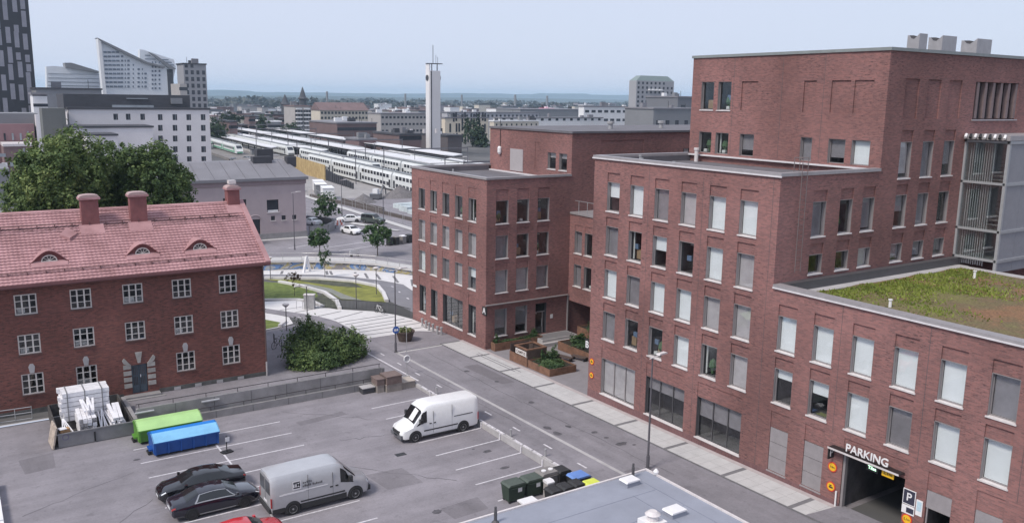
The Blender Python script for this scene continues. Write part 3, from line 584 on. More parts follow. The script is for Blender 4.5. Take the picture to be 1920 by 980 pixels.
# paving slabs in four runs, dark bands between them
slab_y = []
y = 14.0
while y < 69.5:
    run = 5.05 if y < 64 else 5.4; slab_y.append((y, min(y + run - .3, 69.6))); y += run
for a, b in slab_y:
    n = 5
    for k in range(n):
        c0 = a + (b - a) * k / n; c1 = a + (b - a) * (k + 1) / n - .012
        for x0, x1 in ((37.97, 38.95), (38.962, 39.98)):
            s = MB(); s.quad([(x0, c0, zf(c0) + .112), (x1, c0, zf(c0) + .112), (x1, c1, zf(c1) + .112), (x0, c1, zf(c1) + .112)]); s.build('paving_slab', PAVE, pv)
mb = MB()
for a, b in zip(yy, yy[1:]): mb.quad([(40.0, a, zf(a) + .09), (40.44, a, zf(a) + .09), (40.44, b, zf(b) + .09), (40.0, b, zf(b) + .09)])
mb.build('gravel_edge', mat('pink_kerb', (.42, .37, .37), .9, var=.12), pv)
drape('garage_apron', [(37.95, 23.7), (40.7, 23.7), (40.7, 27.6), (37.95, 27.9)], .118, ASPH2, pv)
# courtyard between the two blocks
cyd = drape('courtyard', [(40.44, 50.46), (56, 50.46), (56, 65.74), (40.44, 65.74)], .1, mat('courtyard_paving', (.235, .22, .235), .9, var=.1, scale=1.2))
MB().box(45.6, 49.7, 63.9, 65.72, .2, .86).build('entrance_step', CONC_L, cyd); MB().box(45.2, 49.7, 63.5, 63.9, .2, .6).build('entrance_step', CONC_L, cyd); MB().box(45.7, 49.6, 64.0, 65.6, .86, .868).build('step_tread', DPAVE, cyd)
for a, b in (((39.0, 65.0), (39.0, 58.6)), ((39.35, 65.3), (39.35, 58.2))): drape('paving_joint', strip(a, b, .09), .118, DPAVE, pv)
# ---------------------------------------------------------------- plaza beyond: pale paving with dark bands
pz = drape('plaza', [(33.05, 75.65), (33.1, 80.6), (33.05, 84.0), (32.3, 87.1), (31.0, 89.7), (28.9, 94.3), (25, 99), (29.5, 99), (33.5, 97.0), (34.4, 91.3), (35.6, 88.9), (38.3, 86.1), (39.7, 83.2), (40.3, 80.66), (40.4, 74.2), (38.4, 75.7)], .006, PAVE2)
for a, b in (((32.3, 87.14), (35.3, 88.0)), ((33.23, 84.87), (37.21, 86.54)), ((33.1, 83.32), (38.98, 83.66)), ((33.28, 82.07), (39.19, 82.54)), ((33.3, 80.66), (39.6, 81.03)), ((33.3, 79.5), (40.0, 79.9)), ((33.3, 78.3), (40.2, 78.55)), ((33.2, 76.95), (40.2, 76.7)), ((29.8, 92.4), (32.5, 92.9)), ((30.8, 90.2), (33.5, 90.9))): drape('paving_band', strip(a, b, .2), .014, DPAVE, pz)
drape('plaza', [(21.1, 83.3), (27.2, 84.6), (28.9, 85.4), (29.5, 88.4), (27.8, 92.5), (24, 99), (18, 105), (14, 100)], .006, PAVE2)
GRASS = mat('lawn', (.10, .145, .03), .95, var=.3, scale=1.2, col2=(.185, .23, .055))
GRASS2 = mat('dry_lawn', (.15, .165, .04), .95, var=.3, scale=.5, col2=(.26, .265, .055))
BED = mat('planting_bed', (.05, .055, .04), .95, var=.4, scale=1.5, col2=(.11, .115, .08))
drape('lawn', [(25, 116), (34.26, 112.0), (35.64, 110.16), (36.78, 105.32), (37.3, 101), (36.4, 98), (35.0, 96.5), (33.62, 97.04), (30.44, 99.8), (22, 106)], .02, GRASS)
drape('lawn', [(37.5, 99.5), (36.72, 93.65), (35.3, 89.04), (34.34, 91.15), (34.49, 94.66), (35.2, 96.4), (36.5, 98)], .02, BED)
drape('lawn', [(26.9, 88.9), (28.1, 86.2), (27.2, 84.9), (24.5, 84.2), (22, 84.5), (22, 92)], .02, GRASS)
drape('lawn', [(34.87, 113.9), (40.71, 109.4), (43.75, 104.5), (44.7, 99.6), (43.1, 94.1), (41.45, 89.5), (37.8, 94.2), (38.43, 98.83), (38.17, 105.89), (36.75, 109.35)], .02, GRASS2)
drape('lawn', [(38.2, 110.8), (40.6, 109), (43.5, 104.2), (43.2, 100.2), (41.0, 103.0), (39.0, 107.5)], .035, BED)
drape('path', [(38.0, 94.6), (39.6, 92.3), (39.4, 97), (39.6, 102), (38.4, 107), (37.5, 108), (38.3, 103), (38.45, 98.5)], .035, mat('gravel_path', (.22, .225, .2), .95, var=.15, scale=2))
def kerb(pts, wd, h, name='kerb_wall', m=None):
    mb = MB()
    for a, b in zip(pts, pts[1:]):
        s_ = strip(a, b, wd); n = 4; zs_ = [zf(p[1]) for p in s_]
        mb.v += [(p[0], p[1], z - .3) for p, z in zip(s_, zs_)] + [(p[0], p[1], z + h) for p, z in zip(s_, zs_)]; i = len(mb.v) - 8
        for f in ((4, 5, 6, 7), (0, 1, 5, 4), (1, 2, 6, 5), (2, 3, 7, 6), (3, 0, 4, 7)): mb.f.append(tuple(i + k for k in f)); mb.m.append(0)
    return struct(mb.build(name, m or PAVE2))
kerb([(35.64, 110.3), (36.98, 105.5), (37.75, 99.5), (36.85, 93.3), (35.5, 88.95)], .42, .3)
kerb([(35.0, 114.4), (40.86, 109.8), (43.87, 104.8), (45.0, 99.8), (43.4, 94.5), (41.6, 89.7)], .45, .3)
kerb([(29.6, 99.9), (33.6, 97.15), (34.6, 94.7), (34.45, 91.2)], .3, .2)
kerb([(27.25, 84.7), (28.4, 86.35)], .35, .25)
cyc2 = drape('cycle_path', [(20, 127), (35.94, 117.5), (42.13, 113.2), (45.33, 108.2), (47.26, 103.8), (48.33, 99.26), (46.2, 90), (46, 80.8), (41.6, 80.8), (41.9, 86), (42.0, 89.6), (43.7, 94.3), (45.35, 99.9), (44.15, 105.0), (41.0, 110.1), (35.1, 114.7), (20, 122.5)], .012, mat('lower_path', (.20, .195, .215), .9, var=.1, scale=.6))
for a, b in (((46.0, 103), (46.2, 102.2)), ((46.6, 99), (46.5, 98.2)), ((45.7, 95), (45.5, 94.2)), ((44.6, 90.5), (44.4, 89.6))): drape('painted_line', strip(a, b, .2), .02, PAINT, cyc2)
pl2 = drape('plaza', [(20, 129), (36, 121.3), (41.9, 119.0), (46.9, 115.2), (50.1, 111.6), (53, 104), (54, 80.8), (46.1, 80.8), (46.3, 90), (48.4, 99.3), (47.35, 103.9), (45.4, 108.3), (42.2, 113.3), (36, 117.6), (20, 127.1)], .008, PAVE2)
for a, b in (((49.0, 109), (47.6, 104.6)), ((50.2, 106), (48.5, 101)), ((51, 102), (48.9, 97.5)), ((47.2, 112.2), (45.8, 108.6)), ((44.6, 115), (43.7, 112)), ((44.2, 115.4), (43.2, 112.5)), ((39, 119), (38, 116.6)), ((51.6, 98), (48.2, 94)), ((48.0, 110.6), (46.6, 106.4))): drape('paving_band', strip(a, b, .35), .016, DPAVE, pl2)
# raised road beyond the painted wall
GR = [(12, 132), (24, 126.5), (36.97, 121.07), (41.93, 119.07), (46.92, 115.22), (50.16, 111.63), (52.8, 105.5), (54.5, 98), (56, 80)]
ROADZ = -.45
road = drape('road', GR + [(300, 80), (300, 190), (72, 190), (75, 420), (-60, 420), (-60, 160)], 0, ASPH2, z=ROADZ)
mb = MB()
for a, b in zip(GR, GR[1:]): mb.quad([(a[0], a[1], -2), (b[0], b[1], -2), (b[0], b[1], ROADZ + .25), (a[0], a[1], ROADZ + .25)])
def graffiti():
    m, t, b = _nodes('graffiti'); b.inputs['Roughness'].default_value = .8
    g = t.nodes.new('ShaderNodeNewGeometry'); mp = t.nodes.new('ShaderNodeMapping'); mp.inputs['Scale'].default_value = (.42, .42, .8); t.links.new(g.outputs['Position'], mp.inputs[0])
    n = t.nodes.new('ShaderNodeTexNoise'); n.inputs['Scale'].default_value = .85; n.inputs['Detail'].default_value = 5; n.inputs['Distortion'].default_value = 1.2; t.links.new(mp.outputs[0], n.inputs['Vector'])
    r = t.nodes.new('ShaderNodeValToRGB'); els = [(.0, (.2, .19, .2)), (.36, (.22, .21, .22)), (.42, (.40, .34, .16)), (.46, (.38, .38, .40)), (.52, (.08, .1, .14)), (.55, (.14, .24, .45)), (.6, (.35, .36, .38)), (.66, (.05, .05, .06)), (.72, (.5, .36, .3))]
    r.color_ramp.interpolation = 'CONSTANT'
    while len(r.color_ramp.elements) < len(els): r.color_ramp.elements.new(.5)
    for e_, (p, c) in zip(r.color_ramp.elements, els): e_.position = p; e_.color = (*c, 1)
    t.links.new(n.outputs['Fac'], r.inputs[0]); t.links.new(r.outputs[0], b.inputs['Base Color']); return m
gw = empty('painted_wall', label='curved underpass wall covered in blue, yellow and grey graffiti', cat='wall'); mb.build('wall_face', graffiti(), gw)
mb = MB()
for a, b in zip(GR, GR[1:]): s_ = strip(a, b, .5); mb.quad([(p[0], p[1], ROADZ + .3) for p in s_]); mb.quad([(s_[1][0], s_[1][1], ROADZ), (s_[2][0], s_[2][1], ROADZ), (s_[2][0], s_[2][1], ROADZ + .3), (s_[1][0], s_[1][1], ROADZ + .3)]); mb.quad([(s_[0][0], s_[0][1], ROADZ), (s_[3][0], s_[3][1], ROADZ), (s_[3][0], s_[3][1], ROADZ + .3), (s_[0][0], s_[0][1], ROADZ + .3)])
mb.build('wall_cap', PAVE, gw)
rl = empty('railing', label='long curved steel railing along the raised road edge', cat='railing')
for a, b in zip(GR[2:], GR[3:]):
    A_, B_ = Vector((*a, ROADZ)), Vector((*b, ROADZ)); n = max(1, int((B_ - A_).length / 2))
    for z in (.75, 1.3): MB().tube(A_ + Vector((0, 0, z)), B_ + Vector((0, 0, z)), .035, 5).build('rail', GALV, rl)
    for k in range(n): p = A_.lerp(B_, k / n); MB().tube(p + Vector((0, 0, .28)), p + Vector((0, 0, 1.3)), .035, 5).build('rail_post', GALV, rl)
RPAVE = [(x + .3 + (1.4 if i > 1 else 0), y + 2.6) for i, (x, y) in enumerate(GR)]
drape('pavement', [(x + .2, y + .4) for x, y in GR[:-1]] + [(p[0], p[1] + 1.2) for p in reversed(RPAVE[:-1])], .006, PAVE, z=ROADZ)
drape('pavement', [(68.6, 118), (70.2, 118), (71, 159), (72, 200), (70.4, 200), (69.4, 159)], .1, PAVE, z=ROADZ)
drape('traffic_island', [(62.5, 151), (66.5, 138.5), (67.3, 139), (66.2, 143), (64, 152.5)], .12, PAVE, z=ROADZ)
drape('pavement', [(28, 140.5), (50.6, 139.6), (53.5, 142), (53, 144), (50.8, 141.1), (28, 142)], .006, PAVE, z=ROADZ)
for a, b in (((47, 128), (58, 131)), ((50, 125), (60, 127.5)), ((44, 131), (52, 134)), ((58, 160), (62, 175)), ((63, 185), (66, 197)), ((60, 133.5), (63, 139))): drape('painted_line', strip(a, b, .22), .01, PAINT, road, z=ROADZ)

# small boards and barriers near the raised road
ab = empty('sign_board', (41.6, 116.2, zf(116.2)), .3, 'white A-shaped board standing on the lower plaza', 'sign'); MB().py([(-.7, 0), (-.45, 0), (0, 1.7), (.45, 0), (.7, 0), (.12, 2.3), (-.12, 2.3)], -.15, .15).build('frame', WHITE, ab)
wb_ = empty('sign_board', (50.3, 119.6, ROADZ), .1, 'low white board by the railing of the raised road', 'sign'); MB().box(-.8, .8, -.04, .04, .25, 1.0).build('panel', WHITE, wb_); MB().box(-.6, -.5, -.3, .3, 0, .25).build('foot', BLACK, wb_); MB().box(.5, .6, -.3, .3, 0, .25).build('foot', BLACK, wb_)
BARR = mat('barrier_red', (.5, .16, .12), .6, var=.2, scale=2)
for k, (x, y) in enumerate(((59.2, 147.5), (60.3, 150.5), (58.6, 144.5), (61.8, 160.5))):
    b = empty('road_barrier', (x, y, ROADZ), .5 * k, ('red and white barrier at the ramp bend', 'red and white barrier between ramp and island', 'red and white barrier nearest the ramp foot', 'red and white barrier by the far lamp')[k], 'barrier', 'road barriers')
    for j in range(5): MB().box(-1 + j * .4, -.6 + j * .4, -.05, .05, .5, .95).build('barrier_plank', BARR if j % 2 else WHITE, b)
    for xx in (-.8, .8): MB().box(xx - .05, xx + .05, -.3, .3, 0, .12).build('foot', BLACK, b); MB().box(xx - .03, xx + .03, -.03, .03, .12, .5).build('post', BLACK, b)
# worn patches and seams in the asphalt
PATCH = asphalt('asphalt_patch', (.185, .172, .188)); 
for p in ([(20.2, 47), (22.6, 46.8), (22.8, 44.2), (20.5, 44.4)], [(19.5, 57.8), (23.2, 58.2), (23.3, 57.4), (19.6, 57.0)], [(2.2, 60.5), (4.2, 60.8), (4.1, 58.2), (2.4, 58.0)], [(22.0, 40.6), (24.6, 40.8), (24.4, 39.2), (22.1, 39.1)]): drape('asphalt_patch', p, .002, PATCH, lot, z=0)
drape('asphalt_patch', [(36.2, 62.5), (37.6, 62.5), (37.6, 56.5), (36.4, 56.6)], .006, PATCH, st_); drape('asphalt_patch', [(33.5, 38), (34.6, 38), (34.5, 30), (33.5, 30)], .006, PATCH, st_)
def crack(pts, par, z=None, off=.0035):
    for a, b in zip(pts, pts[1:]): drape('crack', strip(a, b, random.uniform(.03, .06)), off, STAIN, par, z)
def wander(a, b, n, amp): return [(a[0] + (b[0] - a[0]) * k / n + random.uniform(-amp, amp), a[1] + (b[1] - a[1]) * k / n + random.uniform(-amp, amp)) for k in range(n + 1)]
for a, b in (((2, 52), (8, 55)), ((19.3, 60.5), (24.8, 55.2)), ((19.5, 49), (24.5, 43.5)), ((4, 46), (8.2, 50.5)), ((21, 53), (25, 52))): crack(wander(a, b, 9, .18), lot, 0)
for a, b in (((35.6, 68), (35.3, 52)), ((35.4, 52), (35.7, 36)), ((32.4, 66), (32.5, 48))): crack(wander(a, b, 14, .1), st_, None, .0075)
# ================================================================ OLD BRICK HOUSE (left)
hs = empty('brick_house', label='old dark red brick house with pink tiled roof, white paned windows and dormers', cat='building')
XL, XR, YH, EZ, RY, RZ = -6.0, 21.1, 69.25, 9.85, 75.75, 14.0
SL = (RZ - EZ) / (RY - 68.7)
ops = []; wn = []
for r, (z0, z1) in enumerate(((7.48, 8.97), (4.56, 6.02), (1.52, 3.09))):
    for c in range(-2, 5):
        x = 3.2 + 3.5675 * c
        if r == 2 and c == 2: continue
        ops.append((x - XL, x - XL + 1.43, z0, z1, .14, True)); wn.append((x, z0, z1 - z0, r, c))
ops.append((10.57 - XL, 11.72 - XL, .3, 2.6, .25, True))
mb = MB(); wall(mb, frame_at(FY, (XL, YH, 0)), XR - XL, -.5, EZ - .35, ops); mb.build('wall', [OLDBRICK, INSIDE], hs)
mb = MB(); mb.quad([(XR, YH, -.5), (XR, 82.25, -.5), (XR, 82.25, EZ - .35), (XR, RY, RZ - .25), (XR, YH, EZ - .35)]); mb.quad([(XL, YH, -.5), (XL, 82.25, -.5), (XL, 82.25, EZ - .35), (XL, RY, RZ - .25), (XL, YH, EZ - .35)]); mb.quad([(XL, 82.25, -.5), (XR, 82.25, -.5), (XR, 82.25, EZ - .35), (XL, 82.25, EZ - .35)]); mb.build('wall', OLDBRICK, hs)
# windows: white frame, nine panes each
CREAM = mat('cream_paint', (.60, .56, .53), .6, var=.08, scale=4)
fm, pm = {}, {}
def old_window(x, z, w, h):
    k = round(h, 2)
    if k not in fm:
        a = MB(); t = .085
        for q in ((0, t, 0, h), (w - t, w, 0, h), (t, w - t, 0, t), (t, w - t, h - t, h)): a.box(q[0], q[1], .05, .14, q[2], q[3])
        for i in (1, 2): a.box(w * i / 3 - .05, w * i / 3 + .05, .055, .135, t, h - t)
        for j in (1, 2):
            for i in range(3): x0 = t if i == 0 else w * i / 3 + .05; x1 = w - t if i == 2 else w * (i + 1) / 3 - .05; a.box(x0, x1, .065, .13, h * j / 3 - .024, h * j / 3 + .024)
        fm[k] = a.mesh('window', CREAM); pm[k] = MB().box(0, w / 3 - .02, .095, .102, 0, h / 3 - .01).mesh('pane', GLASS)
        fm[k, 's'] = MB().box(-.06, w + .06, -.08, .05, -.09, 0).mesh('sill', mat('sill_brown', (.11, .06, .055), .7, var=.1))
    o = link('window', fm[k], hs, loc=(x, YH, z)); link('sill', fm[k, 's'], o)
    for i in range(3):
        for j in range(3): link('pane', pm[k], o, loc=(w * i / 3 + .01, 0, h * j / 3 + .005))
    return o
ITEM = mat('window_things', (.6, .57, .55), .8, var=.4, scale=6)
for x, z, h, r, c in wn:
    o = old_window(x, z, 1.43, h)
    if (r, c) in ((0, 0), (1, 0), (1, 1), (2, 1), (0, 2), (1, 3)): MB().box(.15, random.uniform(.6, 1.2), .3, .5, .09, random.uniform(.3, .5)).build('window_display', ITEM, o)
    if r == 2:
        MB().py([(.58, h + .03), (.86, h + .03), (.93, h + .5), (.82, h + .72), (.62, h + .72), (.51, h + .5)], -.05, .03).build('keystone', CONC_L, o)
# door with stone blocks
dr = empty('door'); dr.parent = hs
DOOR = mat('door_blue_grey', (.075, .10, .125), .6, var=.15, scale=4)
MB().box(10.6, 11.7, 69.42, 69.5, .3, 2.58).build('door_leaf', DOOR, dr)
for x in (10.68, 11.2):
    for z in (.95, 1.75):
        for k in range(3): MB().box(x + .03 + k * .125, x + .1 + k * .125, 69.405, 69.425, z, z + .66).build('door_pane', INSIDE, dr)
    MB().box(x, x + .42, 69.4, 69.425, .38, .85).build('door_panel', DOOR, dr)
MB().box(11.14, 11.16, 69.4, 69.43, .3, 2.58).build('door_gap', BLACK, dr); MB().box(11.2, 11.26, 69.36, 69.42, 1.55, 1.75).build('door_plate', WHITE, dr)
STONE = mat('pale_stone', (.37, .35, .33), .9, var=.2, scale=2, bump=.2)
for k in range(4):
    z = .85 + k * .5
    MB().box(10.0, 10.56, 69.17, 69.28, z, z + .33).build('stone_block', STONE, hs); MB().box(11.73, 12.3, 69.17, 69.28, z, z + .33).build('stone_block', STONE, hs)
for p in ([(10.5, 2.7), (10.1, 3.25), (9.95, 3.05), (10.05, 2.8), (10.35, 2.62)], [(11.8, 2.7), (12.2, 3.25), (12.35, 3.05), (12.25, 2.8), (11.95, 2.62)], [(11.05, 2.75), (11.25, 2.75), (11.4, 3.6), (10.9, 3.6)]): MB().py(p, 69.15, 69.29).build('stone_block', STONE, hs)
MB().box(9.9, 12.5, 68.5, 69.24, -.1, .28).build('door_step', CONC, hs); MB().box(9.6, 12.8, 68.2, 68.5, -.1, .15).build('door_step', CONC, hs)
FOOT = mat('stone_plinth', (.10, .098, .095), .95, var=.35, scale=1.2, bump=.3)
for a, b in ((XL, 9.9), (12.5, XR)): MB().box(a, b, 69.2, 69.26, -.3, .42).build('plinth', FOOT, hs)
for x in (13.6, 15.2, 16.9, 18.6): MB().box(x, x + .5, 69.17, 69.27, .1, .34).build('stone_block', CONC_L, hs)
MB().tube((21.0, 69.1, .1), (21.0, 69.1, 9.5), .06, 8).build('downpipe', mat('pipe_brown', (.12, .075, .07), .5, var=.1), hs); MB().tube((21.0, 69.08, .05), (21.0, 69.08, 1.3), .075, 8).build('downpipe_shoe', CONC_L, hs)
# eave, gutter
EAVE = mat('eave_paint', (.17, .07, .072), .6, var=.12, scale=1)
MB().box(XL - .3, XR + .3, 68.72, 69.24, EZ - .34, EZ - .1).build('eave_board', EAVE, hs); MB().box(XL - .4, XR + .4, 68.5, 68.72, EZ - .22, EZ - .02).build('gutter', EAVE, hs)
# tiled roof: every course its own strip of rolled tiles
TILE = mat('pink_tile', (.36, .19, .195), .75, var=.2, scale=.6, col2=(.47, .27, .28), detail=8)
TILE2 = mat('weathered_tile', (.28, .15, .155), .8, var=.25, scale=2.2, col2=(.42, .24, .255))
NC = 25; LEN = math.hypot(RY - 68.6, (RY - 68.6) * SL)
def course_mesh(m):
    mb = MB(); n = int((XR - XL + .5) / .3) * 4; W = XR - XL + .5
    cl_ = LEN / NC
    pr = []
    for i in range(n + 1):
        x = XL - .2 + W * i / n; b = .014 * math.sin(i * math.pi / 2)
        mb.v += [(x, 0, .0 + b - .05), (x, 0, .075 + b), (x, cl_ * 1.08, .006 + b)]
    for i in range(n):
        a = 3 * i; mb.f += [(a, a + 3, a + 4, a + 1), (a + 1, a + 4, a + 5, a + 2)]; mb.m += [0, 0]
    return mb.mesh('tile_course', m)
cm = [course_mesh(TILE), course_mesh(TILE2)]
ang = math.atan(SL)
for k in range(NC):
    d = LEN * k / NC
    link('tile_course', cm[1 if k in (3, 17, 18) else 0], hs, M=Matrix.Translation((0, 68.6 + d * math.cos(ang), EZ - .06 + d * math.sin(ang))) @ Matrix.Rotation(ang, 4, 'X'))
    link('tile_course', cm[0], hs, M=Matrix.Translation((XL + XR, 2 * RY - 68.6 - d * math.cos(ang), EZ - .06 + d * math.sin(ang))) @ Matrix.Rotation(math.pi, 4, 'Z') @ Matrix.Rotation(ang, 4, 'X'))
MB().px([(68.6, EZ - .12), (RY, RZ - .1), (2 * RY - 68.6, EZ - .12), (2 * RY - 68.6, EZ - .3), (RY, RZ - .3), (68.6, EZ - .3)], XL, XR).build('roof_deck', EAVE, hs)
MB().px([(RY - .2, RZ - .02), (RY, RZ + .12), (RY + .2, RZ - .02)], XL, XR + .3).build('ridge', TILE, hs)
for s_ in (1, -1):
    y0, y1 = (68.55, RY) if s_ > 0 else (2 * RY - 68.55, RY)
    MB().px([(y0, EZ - .1), (y1, RZ + .04), (y1, RZ + .2), (y0, EZ + .08)], XR + .02, XR + .42).build('verge', TILE, hs); MB().px([(y0, EZ - .3), (y1, RZ - .1), (y1, RZ + .03), (y0, EZ - .11)], XR + .1, XR + .38).build('barge_board', EAVE, hs)
# roof walkway and snow guards
def on(y): return EZ + (y - 68.7) * SL
SNOW = mat('snow_guard', (.14, .07, .07), .5, var=.15)
gd = MB().tube((XL, 73.95, on(73.95) + .3), (XR - .6, 73.95, on(73.95) + .3), .05, 6); gd.box(XL, XR - .6, 73.9, 74.0, on(73.95) + .03, on(73.95) + .08); gd = gd.build('roof_walkway', SNOW, hs)
for k in range(22): x = XL + .6 + k * 1.2; MB().box(x - .03, x + .03, 73.85, 74.05, on(73.95), on(73.95) + .32).build('bracket', SNOW, gd)
g2 = MB().tube((XL, 69.5, on(69.5) + .2), (XR - .5, 69.5, on(69.5) + .2), .035, 6).build('snow_guard', SNOW, hs)
for k in range(22): x = XL + .6 + k * 1.2; MB().box(x - .03, x + .03, 69.42, 69.58, on(69.5), on(69.5) + .24).build('bracket', SNOW, g2)
# eyebrow dormers
DRD = mat('dormer_red', (.17, .05, .05), .65, var=.12)
for x in (5.75, 12.15, 16.45):
    yf = 70.55; zb = on(yf); n = 14
    prof = lambda t: (x - 1.3 + 2.6 * t, .86 * math.sin(math.pi * t) ** 1.25)
    ds = empty('dormer'); ds.parent = hs
    mb = MB()
    for i in range(n):
        (xa, ha), (xb, hb) = prof(i / n), prof((i + 1) / n)
        ya, yb = yf + ha / SL, yf + hb / SL
        mb.quad([(xa, yf - .14, zb + ha), (xb, yf - .14, zb + hb), (xb, yb, zb + hb), (xa, ya, zb + ha)]); mb.quad([(xa, yf - .14, zb + ha - .1), (xb, yf - .14, zb + hb - .1), (xb, yf - .14, zb + hb), (xa, yf - .14, zb + ha)], 1)
        mb.quad([(xa, yf - .14, zb + ha - .1), (xb, yf - .14, zb + hb - .1), (xb, yf, zb + hb - .1), (xa, yf, zb + ha - .1)], 1)
    mb.build('dormer_roof', [TILE, DRD], ds)
    mb = MB(); mb.prism([prof(i / n) for i in range(n + 1)], lambda a, b: (a, yf, zb + b - .06), lambda a, b: (a, yf + .06, zb + b - .06)); mb.build('dormer_face', DRD, ds)
    fr = MB(); gl = MB(); m = 10
    arc = [(x + .5 * math.cos(math.pi * i / m), zb + .08 + .42 * math.sin(math.pi * i / m)) for i in range(m + 1)]
    gl.prism(arc, lambda a, b: (a, yf - .03, b), lambda a, b: (a, yf - .01, b)); wo = gl.build('window', INSIDE, ds)
    for a, b in zip(arc, arc[1:]): fr.tube((a[0], yf - .05, a[1]), (b[0], yf - .05, b[1]), .045, 5)
    fr.box(x - .53, x + .53, yf - .1, yf - .01, zb + .02, zb + .1)
    for i in (2, 4, 6, 8): fr.tube((x, yf - .04, zb + .1), (arc[i][0], yf - .04, arc[i][1]), .022, 4)
    fr.build('frame', CREAM, wo)
    MB().px([(yf - .5, on(yf - .5) + .09), (yf + .02, zb + .12), (yf + .02, zb + .06), (yf - .5, on(yf - .5) + .03)], x - 1.2, x + 1.2).build('apron', TILE, ds)
# roof hatch: a small pitched diamond
h = MB(); yc = 73.0; zc = on(yc); P = [(6.8, yc, zc + .18), (7.4, yc - .6, on(yc - .6) + .3), (8.0, yc, zc + .18), (7.4, yc + .6, on(yc + .6) + .3)]
h.quad(P); h.quad([P[0], P[1], (7.4, yc - .6, on(yc - .6)), (6.8, yc, zc)]); h.quad([P[1], P[2], (8.0, yc, zc), (7.4, yc - .6, on(yc - .6))]); h.build('roof_hatch', TILE, hs)
# chimneys
def chimney(x0, x1, y0, y1, zt, name='chimney'):
    zb = on(min(y1, RY)) - .6; o = MB().box(x0, x1, y0, y1, zb, zt).build(name, mat('chimney_red', (.21, .08, .08), .75, var=.15, scale=2), hs)
    a = (x1 - x0) * .12; MB().box(x0 - a, x1 + a, y0 - a, y1 + a, zt, zt + .16).build('chimney_collar', TILE, o)
    xm, n = (x0 + x1) / 2, 8; pr = [(xm + (x1 - x0) * .58 * math.cos(math.pi * i / n), zt + .16 + .22 * math.sin(math.pi * i / n) ** .6) for i in range(n + 1)]
    MB().py(pr, y0 - .1, y1 + .1).build('chimney_cap', mat('chimney_cap', (.42, .30, .29), .6, var=.12), o)
    MB().px([(y0 - .9, on(y0 - .9) + .08), (y0 + .1, on(y0 + .1) + .14), (y0 + .1, on(y0 + .1)), (y0 - .9, on(y0 - .9))], x0 - .25, x1 + .25).build('chimney_apron', TILE, o)
    return o
chimney(8.5, 9.75, 73.9, 74.75, 15.0); chimney(12.05, 13.3, 73.9, 74.75, 15.05)
o = chimney(20.1, 21.1, 75.2, 76.2, 15.1); MB().box(20.3, 20.9, 75.4, 76.0, 15.6, 15.9).build('chimney_pot', SILL, o)
# ================================================================ VEHICLES
def paint(name, c, rough=.28, metal=0.0, coat=.6): return mat(name, c, rough, metal, var=.05, scale=1.5, coat=coat, local=True)
P_SILVER = paint('silver_paint', (.50, .50, .52), .38, .35); P_WHITE = paint('van_white', (.78, .78, .79), .35); P_BLACK = paint('black_paint', (.008, .008, .011), .08, coat=1.0); P_NAVY = paint('dark_blue_paint', (.012, .012, .022), .09, coat=1.0); P_RED = paint('red_paint', (.52, .02, .03), .2)
P_GREY = paint('grey_paint', (.16, .165, .18), .3, .4)
CGLASS = mat('car_glass', (.012, .014, .016), .05, var=0, spec=.8); TYRE = mat('tyre', (.02, .02, .021), .85, var=.1); RIM = mat('alloy', (.45, .45, .46), .35, metal=.7, var=.05); TRIM = mat('black_trim', (.03, .03, .032), .6, var=.1)
LAMPG = mat('headlight', (.7, .71, .73), .12, var=.05); TAIL = mat('tail_lamp', (.35, .03, .03), .25, var=.1); PLATE = mat('number_plate', (.7, .7, .72), .5, var=0)
class Loft:
    def __init__(s, st): s.st = st; s.n = len(st[0][1])
    def p(s, u, v, side=1):
        u = min(max(u, 0), len(s.st) - 1); i = min(int(u), len(s.st) - 2); f = u - i; j = min(int(v), s.n - 2); g = v - j
        def q(a, b): x, L = s.st[a]; return Vector((x, L[b][0], L[b][1]))
        P = q(i, j).lerp(q(i + 1, j), f).lerp(q(i, j + 1).lerp(q(i + 1, j + 1), f), g); P.y *= side; return P
    def body(s):
        mb = MB(); N = s.n
        def ring(k): x, L = s.st[k]; return [(x, -y, z) for y, z in L] + [(x, y, z) for y, z in reversed(L[:-1])]
        m = 2 * N - 1
        for k in range(len(s.st)): mb.v += ring(k)
        for k in range(len(s.st) - 1):
            for a in range(m - 1): mb.f.append((k * m + a, k * m + a + 1, (k + 1) * m + a + 1, (k + 1) * m + a)); mb.m.append(0)
            mb.f.append((k * m + m - 1, k * m, (k + 1) * m, (k + 1) * m + m - 1)); mb.m.append(0)
        mb.f.append(tuple(range(m))); mb.m.append(0); e = (len(s.st) - 1) * m; mb.f.append(tuple(reversed(range(e, e + m)))); mb.m.append(0)
        return mb
    def panel(s, mb, c, side=1, off=.012, nu=5, nv=4, th=0.0):
        """c: four (u,v) corners"""
        G = [[None] * (nv + 1) for _ in range(nu + 1)]
        for a in range(nu + 1):
            for b in range(nv + 1):
                t, r = a / nu, b / nv
                u = (c[0][0] * (1 - t) + c[1][0] * t) * (1 - r) + (c[3][0] * (1 - t) + c[2][0] * t) * r
                v = (c[0][1] * (1 - t) + c[1][1] * t) * (1 - r) + (c[3][1] * (1 - t) + c[2][1] * t) * r
                P = s.p(u, v, side); e = .02; n = (s.p(u + e, v, side) - s.p(u - e, v, side)).cross(s.p(u, min(v + e, s.n - 1.001), side) - s.p(u, max(v - e, 0), side))
                if n.length < 1e-9: n = Vector((0, 0, 1))
                n.normalize(); mid = Vector((P.x * .9, 0, .7)); n = n if n.dot(P - mid) > 0 else -n
                G[a][b] = P + n * off
        for a in range(nu):
            for b in range(nv): mb.quad([G[a][b], G[a + 1][b], G[a + 1][b + 1], G[a][b + 1]])
        return mb
